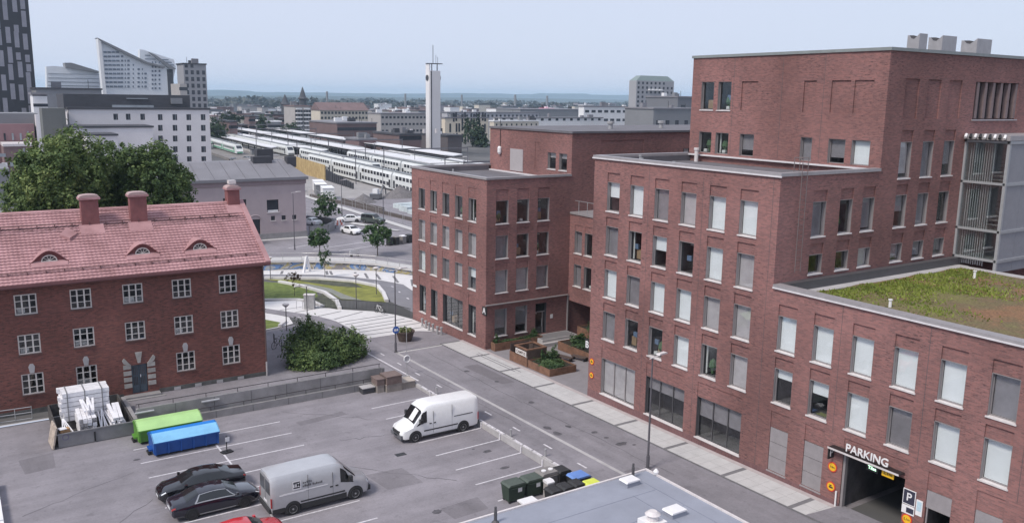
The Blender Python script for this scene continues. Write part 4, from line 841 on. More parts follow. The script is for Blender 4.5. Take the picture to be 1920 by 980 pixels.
def wheel(parent, x, y, r, wd, rim=RIM, spokes=5):
    s = 1 if y > 0 else -1; w = empty('wheel', (x, y, r)); w.parent = parent
    key = ('wheel', r, wd, rim.name, s)
    if key not in WM:
        t = MB(); n = 24; prof = [(r * .66, -wd / 2), (r * .93, -wd / 2), (r, -wd * .32), (r, wd * .32), (r * .93, wd / 2), (r * .66, wd / 2)]
        i = 0
        for rr, yy in prof:
            for k in range(n): a = 2 * math.pi * k / n; t.v.append((rr * math.cos(a), yy * s, rr * math.sin(a)))
        for j in range(len(prof) - 1):
            for k in range(n): l = (k + 1) % n; t.f.append((j * n + k, j * n + l, (j + 1) * n + l, (j + 1) * n + k)); t.m.append(0)
        h = MB(); h.tube((0, s * wd * .1, 0), (0, s * wd * .3, 0), r * .67, 20, mi=1); h.tube((0, s * wd * .3, 0), (0, s * wd * .46, 0), r * .16, 12)
        for k in range(spokes):
            a = 2 * math.pi * k / spokes + .3; M = Matrix.Rotation(a, 4, 'Y'); h.box(r * .1, r * .64, s * wd * .3 - .02, s * wd * .3 + .03, -r * .1, r * .1, M=M)
        n2 = len(h.v); h.lathe  # rim ring
        for k in range(20):
            a, b = 2 * math.pi * k / 20, 2 * math.pi * (k + 1) / 20
            h.quad([(r * .56 * math.cos(a), s * wd * .42, r * .56 * math.sin(a)), (r * .67 * math.cos(a), s * wd * .46, r * .67 * math.sin(a)), (r * .67 * math.cos(b), s * wd * .46, r * .67 * math.sin(b)), (r * .56 * math.cos(b), s * wd * .42, r * .56 * math.sin(b))])
        WM[key] = (t.mesh('tyre', TYRE, 40), h.mesh('rim', [rim, TRIM]))
    link('tyre', WM[key][0], w); link('rim', WM[key][1], w)
def arch(parent, x, hw, r, z, m=TRIM):
    for s in (-1, 1):
        mb = MB(); n = 18; y = s * (hw + .006); pts = [(x + r * math.cos(a), max(.16, z + r * math.sin(a))) for a in [-.55 + (math.pi + 1.1) * k / n for k in range(n + 1)]]
        mb.prism(pts, lambda a, b: (a, y, b), lambda a, b: (a, y - s * .05, b)); mb.build('wheel_arch', m, parent)
def part(L, name, m, parent, cs, sides=(-1, 1), off=.012, nu=5, nv=4, one=False):
    if one:
        mb = MB(); [L.panel(mb, c, sd, off, nu, nv) for c in cs for sd in sides]; return mb.build(name, m, parent, 40)
    for sd in sides:
        mb = MB(); [L.panel(mb, c, sd, off, nu, nv) for c in cs]; mb.build(name, m, parent, 40)
def box_part(name, m, parent, *b, both=True):
    x0, x1, y0, y1, z0, z1 = b; MB().box(*b).build(name, m, parent)
    if both: MB().box(x0, x1, -y1, -y0, z0, z1).build(name, m, parent)
# ---- panel van: newer (long, silver)
def van(name, loc, rz, label, body, new=True):
    v = empty(name, loc, rz, label, 'van')
    hw = 1.02 if new else .98; H = 2.46 if new else 2.42
    def S(x, zb, zr, k=1.0, sh=.22, rk=.2, zm=1.2): return (x, [(hw * k - .05, zb), (hw * k, zb + .2), (hw * k, zm), (hw * k - .07, zr - sh), (hw * k - rk, zr - .05), (0, zr)])
    hood = 1.34 if new else 1.22; ws = 1.28 if new else 1.42
    st = [S(-2.98, .5, H - .12, .95), S(-2.93, .36, H - .03, .985), S(-2.6, .3, H), S(-1.0, .28, H + .02), S(.6, .28, H + .02), S(1.05, .28, H - .03), S(ws, .28, H - .2, .99, .2),
          (2.12, [(hw - .05, .28), (hw, .48), (hw, 1.08), (hw - .08, hood - .12), (hw - .28, hood + .02), (0, hood + .1)]),
          (2.72, [(hw - .1, .3), (hw - .06, .5), (hw - .07, .88), (hw - .16, hood - .35), (hw - .36, hood - .18), (0, hood - .1)]),
          (2.9, [(hw - .26, .32), (hw - .22, .5), (hw - .24, .76), (hw - .32, hood - .48), (hw - .5, hood - .33), (0, hood - .25)]), (2.99, [(hw - .5, .36), (hw - .45, .5), (hw - .46, .66), (hw - .55, .74), (hw - .65, .8), (0, .86)])]
    L = Loft(st); L.body().build('body', body, v, 38)
    part(L, 'windscreen', CGLASS, v, [((6.06, 4.0), (6.93, 4.0), (6.93, 4.999), (6.06, 4.999))], one=True)
    part(L, 'windscreen_corner', CGLASS, v, [((6.1, 3.35), (6.9, 3.4), (6.93, 4.0), (6.06, 4.0))])
    part(L, 'door_window', CGLASS, v, [((5.2, 2.08), (6.75, 2.02), (6.2, 2.95), (5.2, 2.95))])
    box_part('door_gap', TRIM, v, .62, .635, hw - .03, hw + .004, .45, 2.0); box_part('door_gap', TRIM, v, -.85, -.838, hw - .03, hw + .004, .5, 2.2)
    box_part('rub_strip', TRIM, v, -1.3, 1.35, hw - .02, hw + .02, .66, .74); box_part('sill', TRIM, v, -1.35, 1.45, hw - .06, hw + .006, .26, .58 if new else .34)
    if new: box_part('rear_skirt', TRIM, v, -2.92, -2.2, hw - .06, hw + .006, .32, .58)
    else: part(L, 'windscreen_glare', WHITE, v, [((6.15, 4.3), (6.85, 4.25), (6.88, 4.999), (6.12, 4.999))], sides=(1,), off=.016)  # white panel standing in for the bright sky reflection on the windscreen
    box_part('slide_rail', TRIM if not new else WHITE, v, -2.5, -1.0, hw - .02, hw + .012, 1.28, 1.33)
    for x in (.45, .78): box_part('handle', TRIM, v, x, x + .16, hw - .01, hw + .03, 1.12, 1.19)
    box_part('mirror', TRIM, v, 1.55, 1.75, hw + .04, hw + .26, 1.32, 1.62)
    MB().box(2.5, 3.03, -(hw - .2), hw - .2, .3, .58).build('front_bumper', TRIM if new else P_GREY, v); MB().box(2.93, 3.02, -.5, .5, .6, .82).build('grille', TRIM, v)
    MB().box(-3.08, -2.9, -(hw - .08), hw - .08, .36, .62).build('rear_bumper', TRIM, v); MB().box(-3.0, -2.975, -.26, .26, .75, .86).build('number_plate', PLATE, v); MB().box(-2.99, -2.97, -.008, .008, .65, 2.2).build('door_gap', TRIM, v)
    for sd in (-1, 1): MB().box(-3.0, -2.96, sd * .12, sd * (hw - .17), 1.4, 2.15).build('rear_window', P_GREY if new else body, v); MB().box(-2.99, -2.93, sd * (hw - .11), sd * (hw + .003), .7, 1.25).build('tail_lamp', TAIL, v)
    part(L, 'headlight', LAMPG, v, [((8.1, 2.15), (8.95, 2.1), (8.95, 3.4), (8.1, 3.2))])
    MB().box(3.0, 3.03, -.27, .27, .42, .53).build('number_plate', PLATE, v)
    for x in (-1.75, 2.0): arch(v, x, hw, .47, .38); wheel(v, x, hw - .1, .36, .24, RIM if not new else mat('hubcap', (.33, .33, .34), .5, var=.05)); wheel(v, x, -hw + .1, .36, .24, RIM if not new else MATS['hubcap'])
    return v, L, hw
gv, L, hw = van('delivery_van', (16.38, 45.3, 0), 0, 'silver long-wheelbase delivery van with company lettering on its side', P_SILVER)
lg = MB().box(-1.75, -1.25, -hw - .008, -hw, 1.48, 1.98).build('company_logo', WHITE, gv)
for z in (1.86, 1.55): MB().box(-1.7, -1.32, -hw - .011, -hw - .006, z, z + .07).build('logo_mark', INK, lg)
lettering('TM', .3, .002, INK, FY, (-1.5, -hw - .012, 1.73), lg)
LT = mat('lettering_grey', (.13, .13, .14), .6, var=0)
for z, xs_ in ((1.8, (-1.15, -1.04, -.93, -.82, -.71)), (1.6, (-1.15, -1.05, -.95, -.84, -.74, -.58, -.48, -.38, -.28, -.18, -.08))):
    for x in xs_: h_ = random.uniform(.07, .14); MB().box(x, x + .075, -hw - .01, -hw - .002, z - .06, z - .06 + h_).build('side_lettering', LT, gv)
MB().box(-2.3, .3, -hw - .014, -hw, 1.33, 1.37).build('trim_stripe', WHITE, gv)
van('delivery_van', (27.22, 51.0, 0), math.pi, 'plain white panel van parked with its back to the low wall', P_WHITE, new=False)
# ---- saloon car
def car(name, loc, rz, label, body, cat='car', chrome=False, length=4.9, group=None, rim=None, z=0):
    c = empty(name, (loc[0], loc[1], z), rz, label, cat, group); k = length / 4.9; hw = .92
    def S(x, zb, zbelt, zr, ky=1.0, kr=.72): return (x * k, [(hw * ky * .93, zb), (hw * ky, zb + .2), (hw * ky * .975, zbelt), (hw * ky * kr, zr - .05), (hw * ky * kr * .75, zr - .012), (0, zr)])
    st = [S(-2.45, .42, .72, .88, .8, .85), S(-2.36, .3, .82, .98, .92, .86), S(-1.72, .24, .9, 1.06, .99, .86), S(-.95, .22, .92, 1.38, 1, .69), S(-.2, .2, .92, 1.45, 1, .69), S(.45, .2, .91, 1.41, 1, .68), S(1.28, .2, .89, 1.02, 1, .84), S(2.05, .22, .8, .9, .97, .86), S(2.34, .26, .68, .76, .86, .84), S(2.46, .34, .56, .62, .66, .84)]
    L = Loft(st); L.body().build('body', body, c, 40)
    part(L, 'windscreen', CGLASS, c, [((5.08, 3.15), (5.95, 3.1), (5.95, 4.999), (5.08, 4.999))], one=True, nv=6); part(L, 'rear_window', CGLASS, c, [((2.08, 3.1), (2.95, 3.15), (2.95, 4.999), (2.08, 4.999))], one=True, nv=6)
    part(L, 'side_window', CGLASS, c, [((2.75, 2.12), (3.98, 2.08), (3.98, 2.9), (3.0, 2.85))]); part(L, 'side_window', CGLASS, c, [((4.04, 2.08), (5.55, 2.1), (5.05, 2.86), (4.04, 2.9))])
    part(L, 'headlight', LAMPG, c, [((7.25, 2.05), (8.3, 1.95), (8.2, 2.6), (7.3, 2.8))]); part(L, 'tail_lamp', TAIL, c, [((.05, 1.9), (1.15, 1.95), (1.15, 2.5), (.05, 2.5))])
    if chrome:
        part(L, 'chrome_strip', RIM, c, [((2.6, 1.98), (5.6, 1.98), (5.6, 2.08), (2.6, 2.1))]); part(L, 'chrome_strip', RIM, c, [((2.6, 2.1), (2.75, 2.1), (3.05, 2.9), (2.95, 2.93)), ((2.98, 2.88), (5.05, 2.88), (5.05, 2.95), (2.98, 2.95)), ((5.05, 2.86), (5.15, 2.86), (5.65, 2.1), (5.55, 2.08))], off=.016); box_part('sill_trim', RIM, c, -1.0, .95, hw - .03, hw + .005, .24, .28)
    MB().box(2.3 * k, 2.475 * k, -.45, .45, .3, .52).build('grille', TRIM, c); MB().box(2.47 * k, 2.485 * k, -.26, .26, .36, .47).build('number_plate', PLATE, c); MB().box(-2.465 * k, -2.45 * k, -.26, .26, .6, .71).build('number_plate', PLATE, c)
    box_part('mirror', body, c, .98 * k, 1.13 * k, hw, hw + .17, .95, 1.08)
    for x in (-1.42 * k, 1.48 * k): arch(c, x, hw - .01, .37, .33, BLACK); wheel(c, x, hw - .1, .33, .22, rim or RIM); wheel(c, x, -hw + .1, .33, .22, rim or RIM)
    return c
DRIM = mat('dark_alloy', (.06, .06, .065), .4, metal=.5, var=.1)
car('saloon_car', (11.12, 47.5), 0, 'black saloon car with chrome window trim, nearer of the two black cars', P_NAVY, chrome=True, rim=DRIM)
car('saloon_car', (11.0, 49.95), math.pi, 'black sports saloon facing left, farther of the two black cars', P_BLACK, rim=DRIM)
car('saloon_car', (11.15, 42.3), 0, 'bright red car cut off by the bottom edge', P_RED, length=4.6)
# cars on the far road
car('saloon_car', (56.2, 153.2), R(100), 'white car parked beside the pale pink house on the ramp', P_WHITE, length=4.6, z=ROADZ)
car('saloon_car', (63.6, 153.6), R(165), 'white car beside the traffic island on the far road', P_WHITE, length=4.7, z=ROADZ)
car('saloon_car', (58.4, 140.2), R(-78), 'light grey car coming along the far road with dark grille', P_WHITE, length=4.5, z=ROADZ)
# off-road car, boxy
def suv(name, loc, rz, label, body, z=0):
    c = empty(name, (loc[0], loc[1], z), rz, label, 'car'); hw = .95
    def S(x, zb, zbelt, zr, ky=1.0, kr=.82): return (x, [(hw * ky * .95, zb), (hw * ky, zb + .2), (hw * ky, zbelt), (hw * ky * kr, zr - .07), (hw * ky * kr * .85, zr - .015), (0, zr)])
    st = [S(-2.3, .5, 1.02, 1.6, .93), S(-2.2, .4, 1.05, 1.76, .97), S(-1.2, .34, 1.08, 1.82), S(.3, .34, 1.06, 1.8), S(1.0, .34, 1.03, 1.18, 1, .88), S(2.0, .36, .9, 1.05, .97, .88), S(2.3, .42, .8, .86, .85, .88)]
    L = Loft(st); L.body().build('body', body, c, 40)
    part(L, 'windscreen', CGLASS, c, [((3.1, 3.1), (3.94, 3.1), (3.94, 4.999), (3.1, 4.999))], one=True); part(L, 'side_window', CGLASS, c, [((.9, 2.1), (1.95, 2.1), (1.95, 2.9), (1.0, 2.9))]); part(L, 'side_window', CGLASS, c, [((2.02, 2.1), (3.55, 2.1), (3.08, 2.9), (2.02, 2.9))]); part(L, 'headlight', LAMPG, c, [((5.1, 2.1), (5.9, 2.0), (5.9, 2.7), (5.1, 2.8))])
    MB().box(-2.32, -2.24, -.7, .7, 1.15, 1.6).build('rear_window', CGLASS, c); MB().box(2.1, 2.32, -.5, .5, .5, .75).build('grille', TRIM, c)
    for x in (-1.4, 1.45): arch(c, x, hw, .42, .38, BLACK); wheel(c, x, hw - .1, .38, .25); wheel(c, x, -hw + .1, .38, .25)
    return c
suv('off_road_car', (67.0, 150.0), R(-62), 'dark green-grey off-road car on the far road', paint('suv_paint', (.06, .075, .07), .3), ROADZ)
# ================================================================ CONTAINERS AND WASTE
def covered_skip(x, y, m, mc, mc2, label):
    s = empty('covered_skip', (x, y, 0), 0, label, 'skip', 'covered skips in the parking lot'); W, D, E = 4.1, 2.0, 1.02
    b = MB(); b.px([(.12, .16), (D - .12, .16), (D, E), (0, E)], 0, W); b.build('body', m, s)
    for k in range(6): xx = .05 + k * (W - .16) / 5; MB().px([(-.04, .2), (.1, .12), (.1, .2), (.02, E), (-.06, E)], xx, xx + .07).build('rib', m, s); 
    MB().box(-.03, W + .03, -.07, .05, E - .1, E).build('top_rail', m, s); MB().box(-.03, W + .03, D - .05, D + .07, E - .1, E).build('top_rail', m, s)
    arc = [(-.06, E), (.3, E + .22), (.75, E + .4), (1.25, E + .4), (1.7, E + .22), (D + .06, E)]
    for (a, b_), mm in zip(zip(arc, arc[1:]), (mc2, mc2, mc, mc, mc)):
        MB().prism([a, b_, (b_[0], b_[1] - .03), (a[0], a[1] - .03)], lambda p, q: (-.05, p, q), lambda p, q: (W + .05, p, q)).build('cover_panel', mm, s)
    for xx in (-.03, W): MB().px([(p[0], p[1]) for p in arc] , xx, xx + .03).build('cover_end', m, s)
    MB().box(.1, W - .1, .25, .4, .04, .16).build('skid', BLACK, s); MB().box(.1, W - .1, D - .4, D - .25, .04, .16).build('skid', BLACK, s)
    MB().box(-.22, 0, .6, 1.4, .3, .42).build('lift_bar', m, s); MB().tube((-.2, .7, .1), (-.2, 1.3, .1), .1, 10).build('roller', BLACK, s)
    return s
BLUE = mat('skip_blue', (.012, .075, .30), .5, var=.15, scale=1.5); BLUE1 = mat('cover_blue', (.02, .20, .62), .45, var=.1, scale=1); BLUE2 = mat('cover_pale_blue', (.20, .46, .70), .45, var=.1, scale=1.2)
GRN = mat('skip_green', (.10, .26, .04), .5, var=.2, scale=1.5); GRN1 = mat('cover_green', (.38, .60, .24), .45, var=.08, scale=1)
covered_skip(9.65, 56.4, BLUE, BLUE1, BLUE2, 'bright blue covered skip beside the green one'); covered_skip(9.2, 59.1, GRN, GRN1, GRN1, 'lime green covered skip behind the blue one')
SK = mat('skip_grey', (.20, .195, .205), .6, var=.15, scale=1.2)
sk = empty('open_skip', (4.6, 61.3, 0), 0, 'large open grey steel skip holding white building waste by the brick house', 'skip')
SKD = mat('skip_inside', (.075, .07, .07), .8, var=.3, scale=2)
MB().box(0, 4.7, 0, .1, .04, .93).build('front_panel', SK, sk); MB().box(0, 4.7, 6.4, 6.5, .04, 1.0).build('rear_panel', SKD, sk); MB().box(0, .1, .1, 6.4, .04, 1.0).build('side_panel', SKD, sk); MB().box(4.6, 4.7, .1, 6.4, .04, 1.0).build('side_panel', SKD, sk); MB().box(.1, 4.6, .1, 6.4, .04, .12).build('floor_plate', SKD, sk)
MB().box(2.15, 2.25, -.06, 0, .1, .75).build('latch', BLACK, sk); MB().box(-.05, 4.75, -.05, .05, .93, 1.0).build('top_rail', SK, sk); MB().tube((.45, -.02, .72), (.45, -.005, .72), .2, 20).build('emblem_ring', mat('ring_violet', (.13, .10, .2), .6, var=0), sk); MB().tube((.45, -.03, .72), (.45, -.012, .72), .16, 20).build('emblem_disc', SK, sk)
PLK = mat('white_profile', (.72, .71, .74), .6, var=.12, scale=3); PLK2 = mat('profile_end', (.26, .25, .26), .8, var=.5, scale=14)
def planks(name, label, specs, m=PLK):
    o = empty(name, (6.8, 64, .12), 0, label, 'building waste'); o.location = (0, 0, 0)
    for (c, sz, rot) in specs:
        M = Matrix.Translation(c) @ rot.to_matrix().to_4x4(); MB().box(-sz[0] / 2, sz[0] / 2, -sz[1] / 2, sz[1] / 2, -sz[2] / 2, sz[2] / 2).build('plank', m, o, M=M)
    return o
from mathutils import Euler
sp = []
for l in range(6):
    for k in range(4): sp.append(((6.72 + random.uniform(-.08, .08), 64.45 + k * .42, .9 + l * .34), (3.1 + random.uniform(-.2, .15), .4, .3), Euler((0, 0, random.uniform(-.01, .01)))))
o = planks('plank_bundle', 'tall strapped bundle of white panels at the back of the skip', sp)
for x in (5.6, 6.7, 7.8): MB().box(x - .03, x + .03, 64.2, 65.95, .75, 2.79).build('strap', mat('strap_grey', (.2, .2, .21), .6, var=.1), o)
MB().box(5.2, 8.3, 64.25, 65.9, .13, .74).build('pallet', SKD, o)
sp = []
for l in range(5):
    for k in range(4): sp.append(((6.1 + k * .27, 62.9 + random.uniform(-.2, .2), .35 + l * .28), (.25, 2.3, .25), Euler((random.uniform(-.02, .06), 0, random.uniform(-.03, .03)))))
for k in range(5): sp.append(((6.4 + k * .16, 63.2, 2.0 + .1 * random.random()), (.14, 1.9, .1), Euler((random.uniform(.1, .3), 0, random.uniform(-.12, .12)))))
o = planks('plank_pile', 'pile of white profiles with ragged grey ends left in the skip', sp)
for l in range(5):
    for k in range(4): MB().box(5.99 + k * .27, 6.21 + k * .27, 61.62 + random.uniform(0, .1), 61.78, .24 + l * .28, .47 + l * .28).build('plank_end', PLK2, o)
sp = [((7.35 + k * .13 + random.uniform(-.04, .04), 62.9 + random.uniform(-.2, .2), .75 + .35 * random.random()), (.09, random.uniform(1.7, 2.5), .08), Euler((random.uniform(.1, .35), 0, random.uniform(-.15, .15)))) for k in range(12)] + [((8.15 + (k % 3) * .24, 63.0, .45 + (k // 3) * .22), (.22, 2.2, .2), Euler((.18, 0, random.uniform(-.05, .05)))) for k in range(15)]
planks('plank_pile', 'loose leaning white slats and boards on the right of the skip', sp)
sp = [((5.05 + k * .12, 62.9, .9), (.06, 2.0, .1), Euler((.2, 0, .1 * k - .1))) for k in range(4)]
planks('plank_pile', 'few thin white slats on the left of the skip', sp)
cb = empty('cardboard_box', (5.05, 61.75, .9), .2, 'torn brown cardboard box on the skip corner', 'box'); MB().box(-.3, .3, -.2, .2, 0, .28).build('box_body', mat('cardboard', (.38, .22, .11), .9, var=.2, scale=4), cb); MB().box(-.35, .1, -.25, .25, .28, .31).build('box_flap', PLK, cb)
bd = MB().box(-.05, .05, -.9, .9, 0, 1.45).build('waste_board', mat('patchy_board', (.42, .36, .32), .9, var=.5, scale=4, col2=(.6, .5, .42), detail=8)); bd.location = (4.22, 62.1, .02); bd.rotation_euler = (0, R(12), .05); tag(bd, 'patchy brown and white board leaning on the skip side', 'board')
# fence by the house at the left edge
fe = empty('railing', label='pale tubular railing by the old brick house at the left edge', cat='railing')
for x0, x1 in ((-2.2, 1.3), (1.5, 3.6)):
    for z in (.1, .55, .95): MB().tube((x0, 68.3, z), (x1, 68.15, z), .03, 6).build('rail', GALV, fe)
    for x in (x0, (x0 + x1) / 2, x1): MB().tube((x, 68.22, 0), (x, 68.22, .98), .03, 6).build('rail_post', GALV, fe)
drape('kerb_line', [(-4, 67.35), (9.3, 67.35), (9.3, 67.55), (-4, 67.55)], .13, CONC_L, lot, z=0)
# white barrier at the left edge
wb = empty('barrier', label='white concrete barrier sections along the left edge of the lot', cat='barrier')
for k in range(6): MB().px([(56.9 - k * 3.0, 0), (54.0 - k * 3.0, 0), (54.0 - k * 3.0, .5), (56.9 - k * 3.0, .5)], .62, .9).build('barrier_section', WHITE, wb)
# sign stand between bays
ss = empty('sign_stand', (13.85, 55.0, 0), .2, 'black portable sign stand between the parking bays', 'sign'); MB().box(-.35, .35, -.25, .25, 0, .08).build('base', BLACK, ss); MB().tube((0, 0, .08), (0, 0, 1.15), .035, 8).build('pole', BLACK, ss); MB().box(-.08, .2, -.04, -.02, .75, 1.05).build('sign_plate', WHITE, ss)
# crates in the far corner of the lot
WOODB = mat('crate_brown', (.17, .125, .115), .85, var=.2, scale=3); STONEB = mat('block_tan', (.27, .24, .22), .95, var=.2, scale=2)
def block(name, b, m, label, cat, lid=None):
    x0, x1, y0, y1, z0, z1 = b; o = MB().box(x0, x1, y0, y1, z0, z1 - .06).build(name, m); MB().box(x0 - .04, x1 + .04, y0 - .04, y1 + .04, z1 - .06, z1).build('lid', lid or m, o); return tag(o, label, cat)
block('stone_block', (27.15, 27.75, 60.5, 61.5, 0, .62), STONEB, 'tan stone block under the small crate by the wall', 'block'); block('stone_block', (27.85, 29.2, 60.25, 61.4, 0, .62), STONEB, 'long tan stone block under the wide crate', 'block'); block('stone_block', (29.25, 30.4, 60.35, 61.5, 0, .58), STONEB, 'flat tan block in the corner of the lot', 'block', mat('block_top', (.42, .37, .33), .9, var=.25, scale=2.5))
block('crate', (27.1, 27.75, 60.45, 61.55, .63, 1.15), WOODB, 'small brown crate left of the wide crate', 'crate'); block('crate', (27.85, 29.15, 60.2, 61.5, .63, 1.3), WOODB, 'wide dark brown crate on tan stone', 'crate')
block('grit_box', (26.05, 27.05, 60.8, 61.55, 0, .5), mat('dark_box', (.055, .055, .062), .7, var=.1), 'low dark box with pale lid beside the crates', 'box', CONC_L)
# ================================================================ BINS
def bin4(x, y, m, ml, label, w=1.2, d=.85, h=1.1, lab=True, rz=0, name='waste_bin'):
    b = empty(name, (x, y, 0), rz, label, 'waste bin', 'bins by the low building')
    MB().prism([(0, 0), (w, 0), (w, d), (0, d)], lambda a, c: (.08 + a * (w - .16) / w, .08 + c * (d - .16) / d, .12), lambda a, c: (a, c, h - .1)).build('body', m, b)
    MB().box(-.03, w + .03, -.04, d + .03, h - .1, h - .05).build('rim', m, b); MB().py([(-.02, h - .05), (w + .02, h - .05), (w - .1, h + .05), (.1, h + .05)], -.03, d + .02).build('lid', ml, b)
    for xx in (.12, w - .12): MB().tube((xx - .03, .12, .08), (xx + .03, .12, .08), .08, 10).build('castor', BLACK, b); MB().tube((xx - .03, d - .12, .08), (xx + .03, d - .12, .08), .08, 10).build('castor', BLACK, b)
    MB().tube((.1, -.07, h - .16), (w - .1, -.07, h - .16), .02, 6).build('handle', m, b)
    if lab: MB().box(w * .55, w * .78, .006, .02, .62, .92).build('sticker', WHITE, b)
    return b
GB = mat('bin_green', (.03, .05, .035), .6, var=.15, scale=3); GBL = mat('bin_green_lid', (.075, .095, .08), .6, var=.15, scale=3); BB = mat('bin_black', (.028, .028, .03), .6, var=.15); GRB = mat('bin_grey', (.21, .195, .19), .7, var=.12)
bin4(25.62, 38.95, GB, GBL, 'dark green wheeled bin, leftmost of the row'); bin4(26.92, 38.95, GB, GBL, 'dark green wheeled bin, second of the row from the left')
b = bin4(28.2, 39.2, GRB, GRB, 'grey-brown recycling bin with two round white openings', lab=False)
for xx in (.35, .85): MB().tube((xx, .42, 1.14), (xx, .42, 1.2), .15, 16).build('opening_cover', WHITE, b)
bin4(29.3, 38.98, BB, BB, 'black bin just behind the blue-lidded one', w=.85, d=.8, lab=False); bin4(29.5, 37.75, BB, mat('bin_blue_lid', (.13, .24, .55), .55, var=.12), 'dark bin with a blue lid'); bin4(29.65, 36.45, BB, mat('bin_yellow_lid', (.62, .68, .10), .55, var=.1), 'bin with a yellow lid by the roof edge', w=1.0)
for x in (27.3, 28.15, 29.0): bin4(x, 37.0, BB, BB, {27.3: 'black bin with flat lid nearest the small white bin', 28.15: 'middle black bin of the three by the roof edge', 29.0: 'black bin left of the yellow-lidded one'}[x], w=.75, d=.8, lab=False)
b = empty('waste_bin', (28.0, 38.4, 0), 0, 'small slim pale bin before the grey recycling bin', 'waste bin', 'bins by the low building'); MB().box(0, .45, 0, .45, 0, .9).build('body', mat('bin_pale', (.38, .36, .35), .7, var=.12), b); MB().px([(-.03, .9), (.48, .9), (.48, 1.05), (.15, 1.08), (-.03, .98)], -.03, .48).build('lid', WHITE, b)
b = empty('waste_bin', (25.5, 37.1, 0), 0, 'low pale bin with a wide white lid at the roof edge', 'waste bin', 'bins by the low building'); MB().box(0, .85, 0, .7, 0, .75).build('body', GRB, b); MB().px([(-.05, .75), (.75, .75), (.7, .85), (0, .85)], -.05, .95).build('lid', WHITE, b)
# ================================================================ LOW GREY ROOF in the foreground
lr = empty('flat_roof_shed', label='low flat-roofed building with blue-grey roofing felt and white edge in the foreground', cat='building')
FELT = mat('blue_grey_felt', (.26, .275, .33), .75, var=.1, scale=.5, bump=.1)
MB().box(6, 30.6, 12, 32.9, 0, 3.1).build('wall', CONC, lr); MB().box(5.9, 30.7, 11.9, 33.0, 3.1, 3.26).build('roof', FELT, lr); MB().box(5.85, 30.76, 32.94, 33.06, 3.2, 3.34).build('roof_edge', SILL, lr); MB().box(30.66, 30.78, 11.9, 32.94, 3.2, 3.34).build('roof_edge', SILL, lr)
for y in (30.9, 28.8, 26.7): MB().box(6, 29.5, y, y + .025, 3.258, 3.268).build('felt_seam', mat('felt_seam', (.18, .195, .25), .8, var=.1), lr)
for x in (29.55, 28.0): MB().box(x, x + .025, 12, 31 if x < 29 else 32.8, 3.258, 3.269).build('felt_seam', MATS['felt_seam'], lr)
def hatch(x, y, sz): o = MB().box(x - sz, x + sz, y - sz * .75, y + sz * .75, 3.26, 3.5).build('roof_hatch', FELT, lr); MB().py([(x - sz - .06, 3.5), (x + sz + .06, 3.5), (x + sz, 3.58), (x - sz, 3.58)], y - sz * .8, y + sz * .8).build('hatch_lid', WHITE, o)
hatch(28.75, 32.1, .42); hatch(28.4, 28.35, .46); MB().box(26.3, 27.3, 27.7, 28.7, 3.26, 3.5).build('vent_base', WHITE, lr); MB().lathe([(.28, 0), (.28, .25), (.38, .3), (.2, .45)], (26.8, 28.2, 3.5), 14).build('roof_vent', SILL, lr)
for x, y in ((20.5, 32.3), (29.45, 32.65)): MB().lathe([(.2, 0), (.08, .12), (.08, .6), (.06, .61), (.06, .8)], (x, y, 3.26), 10).build('vent_pipe', DALU, lr)
MB().lathe([(.12, 0), (.16, .15), (.05, .3)], (30.7, 32.2, 3.34), 10).build('roof_lamp', WHITE, lr)
# ================================================================ LAMP POSTS, SIGNS, PLANTERS
def lamp(x, y, h, label, arm=None, z0=None, name='street_lamp', kind='arm', group='street lamps'):
    z = zf(y) if z0 is None else z0; o = empty(name, (x, y, z), 0, label, 'street lamp', group)
    MB().tube((0, 0, 0), (0, 0, h), .075 if h > 5 else .05, 10, .045).build('pole', STEELGREY, o)
    if h > 5: MB().lathe([(.17, 0), (.17, .1), (.11, .12), (.11, .9)], (0, 0, 0), 12).build('pole_base', STEELGREY, o)
    if kind == 'arm': a = Vector(arm or (1, 0)); MB().tube((-a.x * .25, -a.y * .25, h), (a.x * .9, a.y * .9, h + .06), .035, 8).build('arm', SILL, o); M = Matrix.Translation((a.x * .9, a.y * .9, h + .08)) @ Matrix.Rotation(math.atan2(a.y, a.x), 4, 'Z'); MB().py([(-.4, 0), (.4, 0), (.3, .09), (-.35, .09)], -.14, .14).build('lamp_head', SILL, o, M=M)
    else: MB().lathe([(.08, 0), (.34, .25), (.36, .3), (.3, .38), (.05, .42)], (0, 0, h - .1), 16).build('lamp_head', SILL, o)
    return o
lamp(34.94, 37.42, 7.2, 'tall dark street lamp before the brick block with parking sign', (1, .15)); la = lamp(33.19, 69.76, 7.7, 'tall street lamp with round blue sign at the plaza edge', (1, .1))
MB().tube((0, -.12, 2.15), (0, -.09, 2.15), .34, 20).build('round_sign', SIGNBLUE, la); MB().tube((-.1, -.135, 2.15), (-.1, -.125, 2.15), .12, 12).build('cycle_symbol', WHITE, la); MB().box(.05, .2, -.135, -.125, 2.05, 2.25).build('person_symbol', WHITE, la)
lamp(27.38, 82.95, 2.5, 'short post lamp with cone shade behind the shrub', kind='cone'); lamp(30.14, 84.5, 4.0, 'slim lamp rising behind the round shrub', (-1, 0)); lamp(37.24, 88.34, 3.7, 'slim dark lamp at the fence by the sloping lawn', kind='none' if False else 'cone'); lamp(42.64, 94.87, 3.1, 'slim lamp on the yellow-green lawn corner', kind='cone'); lamp(35.5, 113.5, 2.8, 'slim lamp on the far cycle path edge', kind='cone')
lamp(44.4, 129.2, 8.9, 'tall pale lamp standing before the pink house', (1, 0), ROADZ); lamp(64.5, 140, 11.6, 'very tall thin mast lamp on the traffic island', (1, 0), ROADZ); lamp(65.1, 160.7, 7.3, 'far lamp by the construction fence', (1, 0), ROADZ)
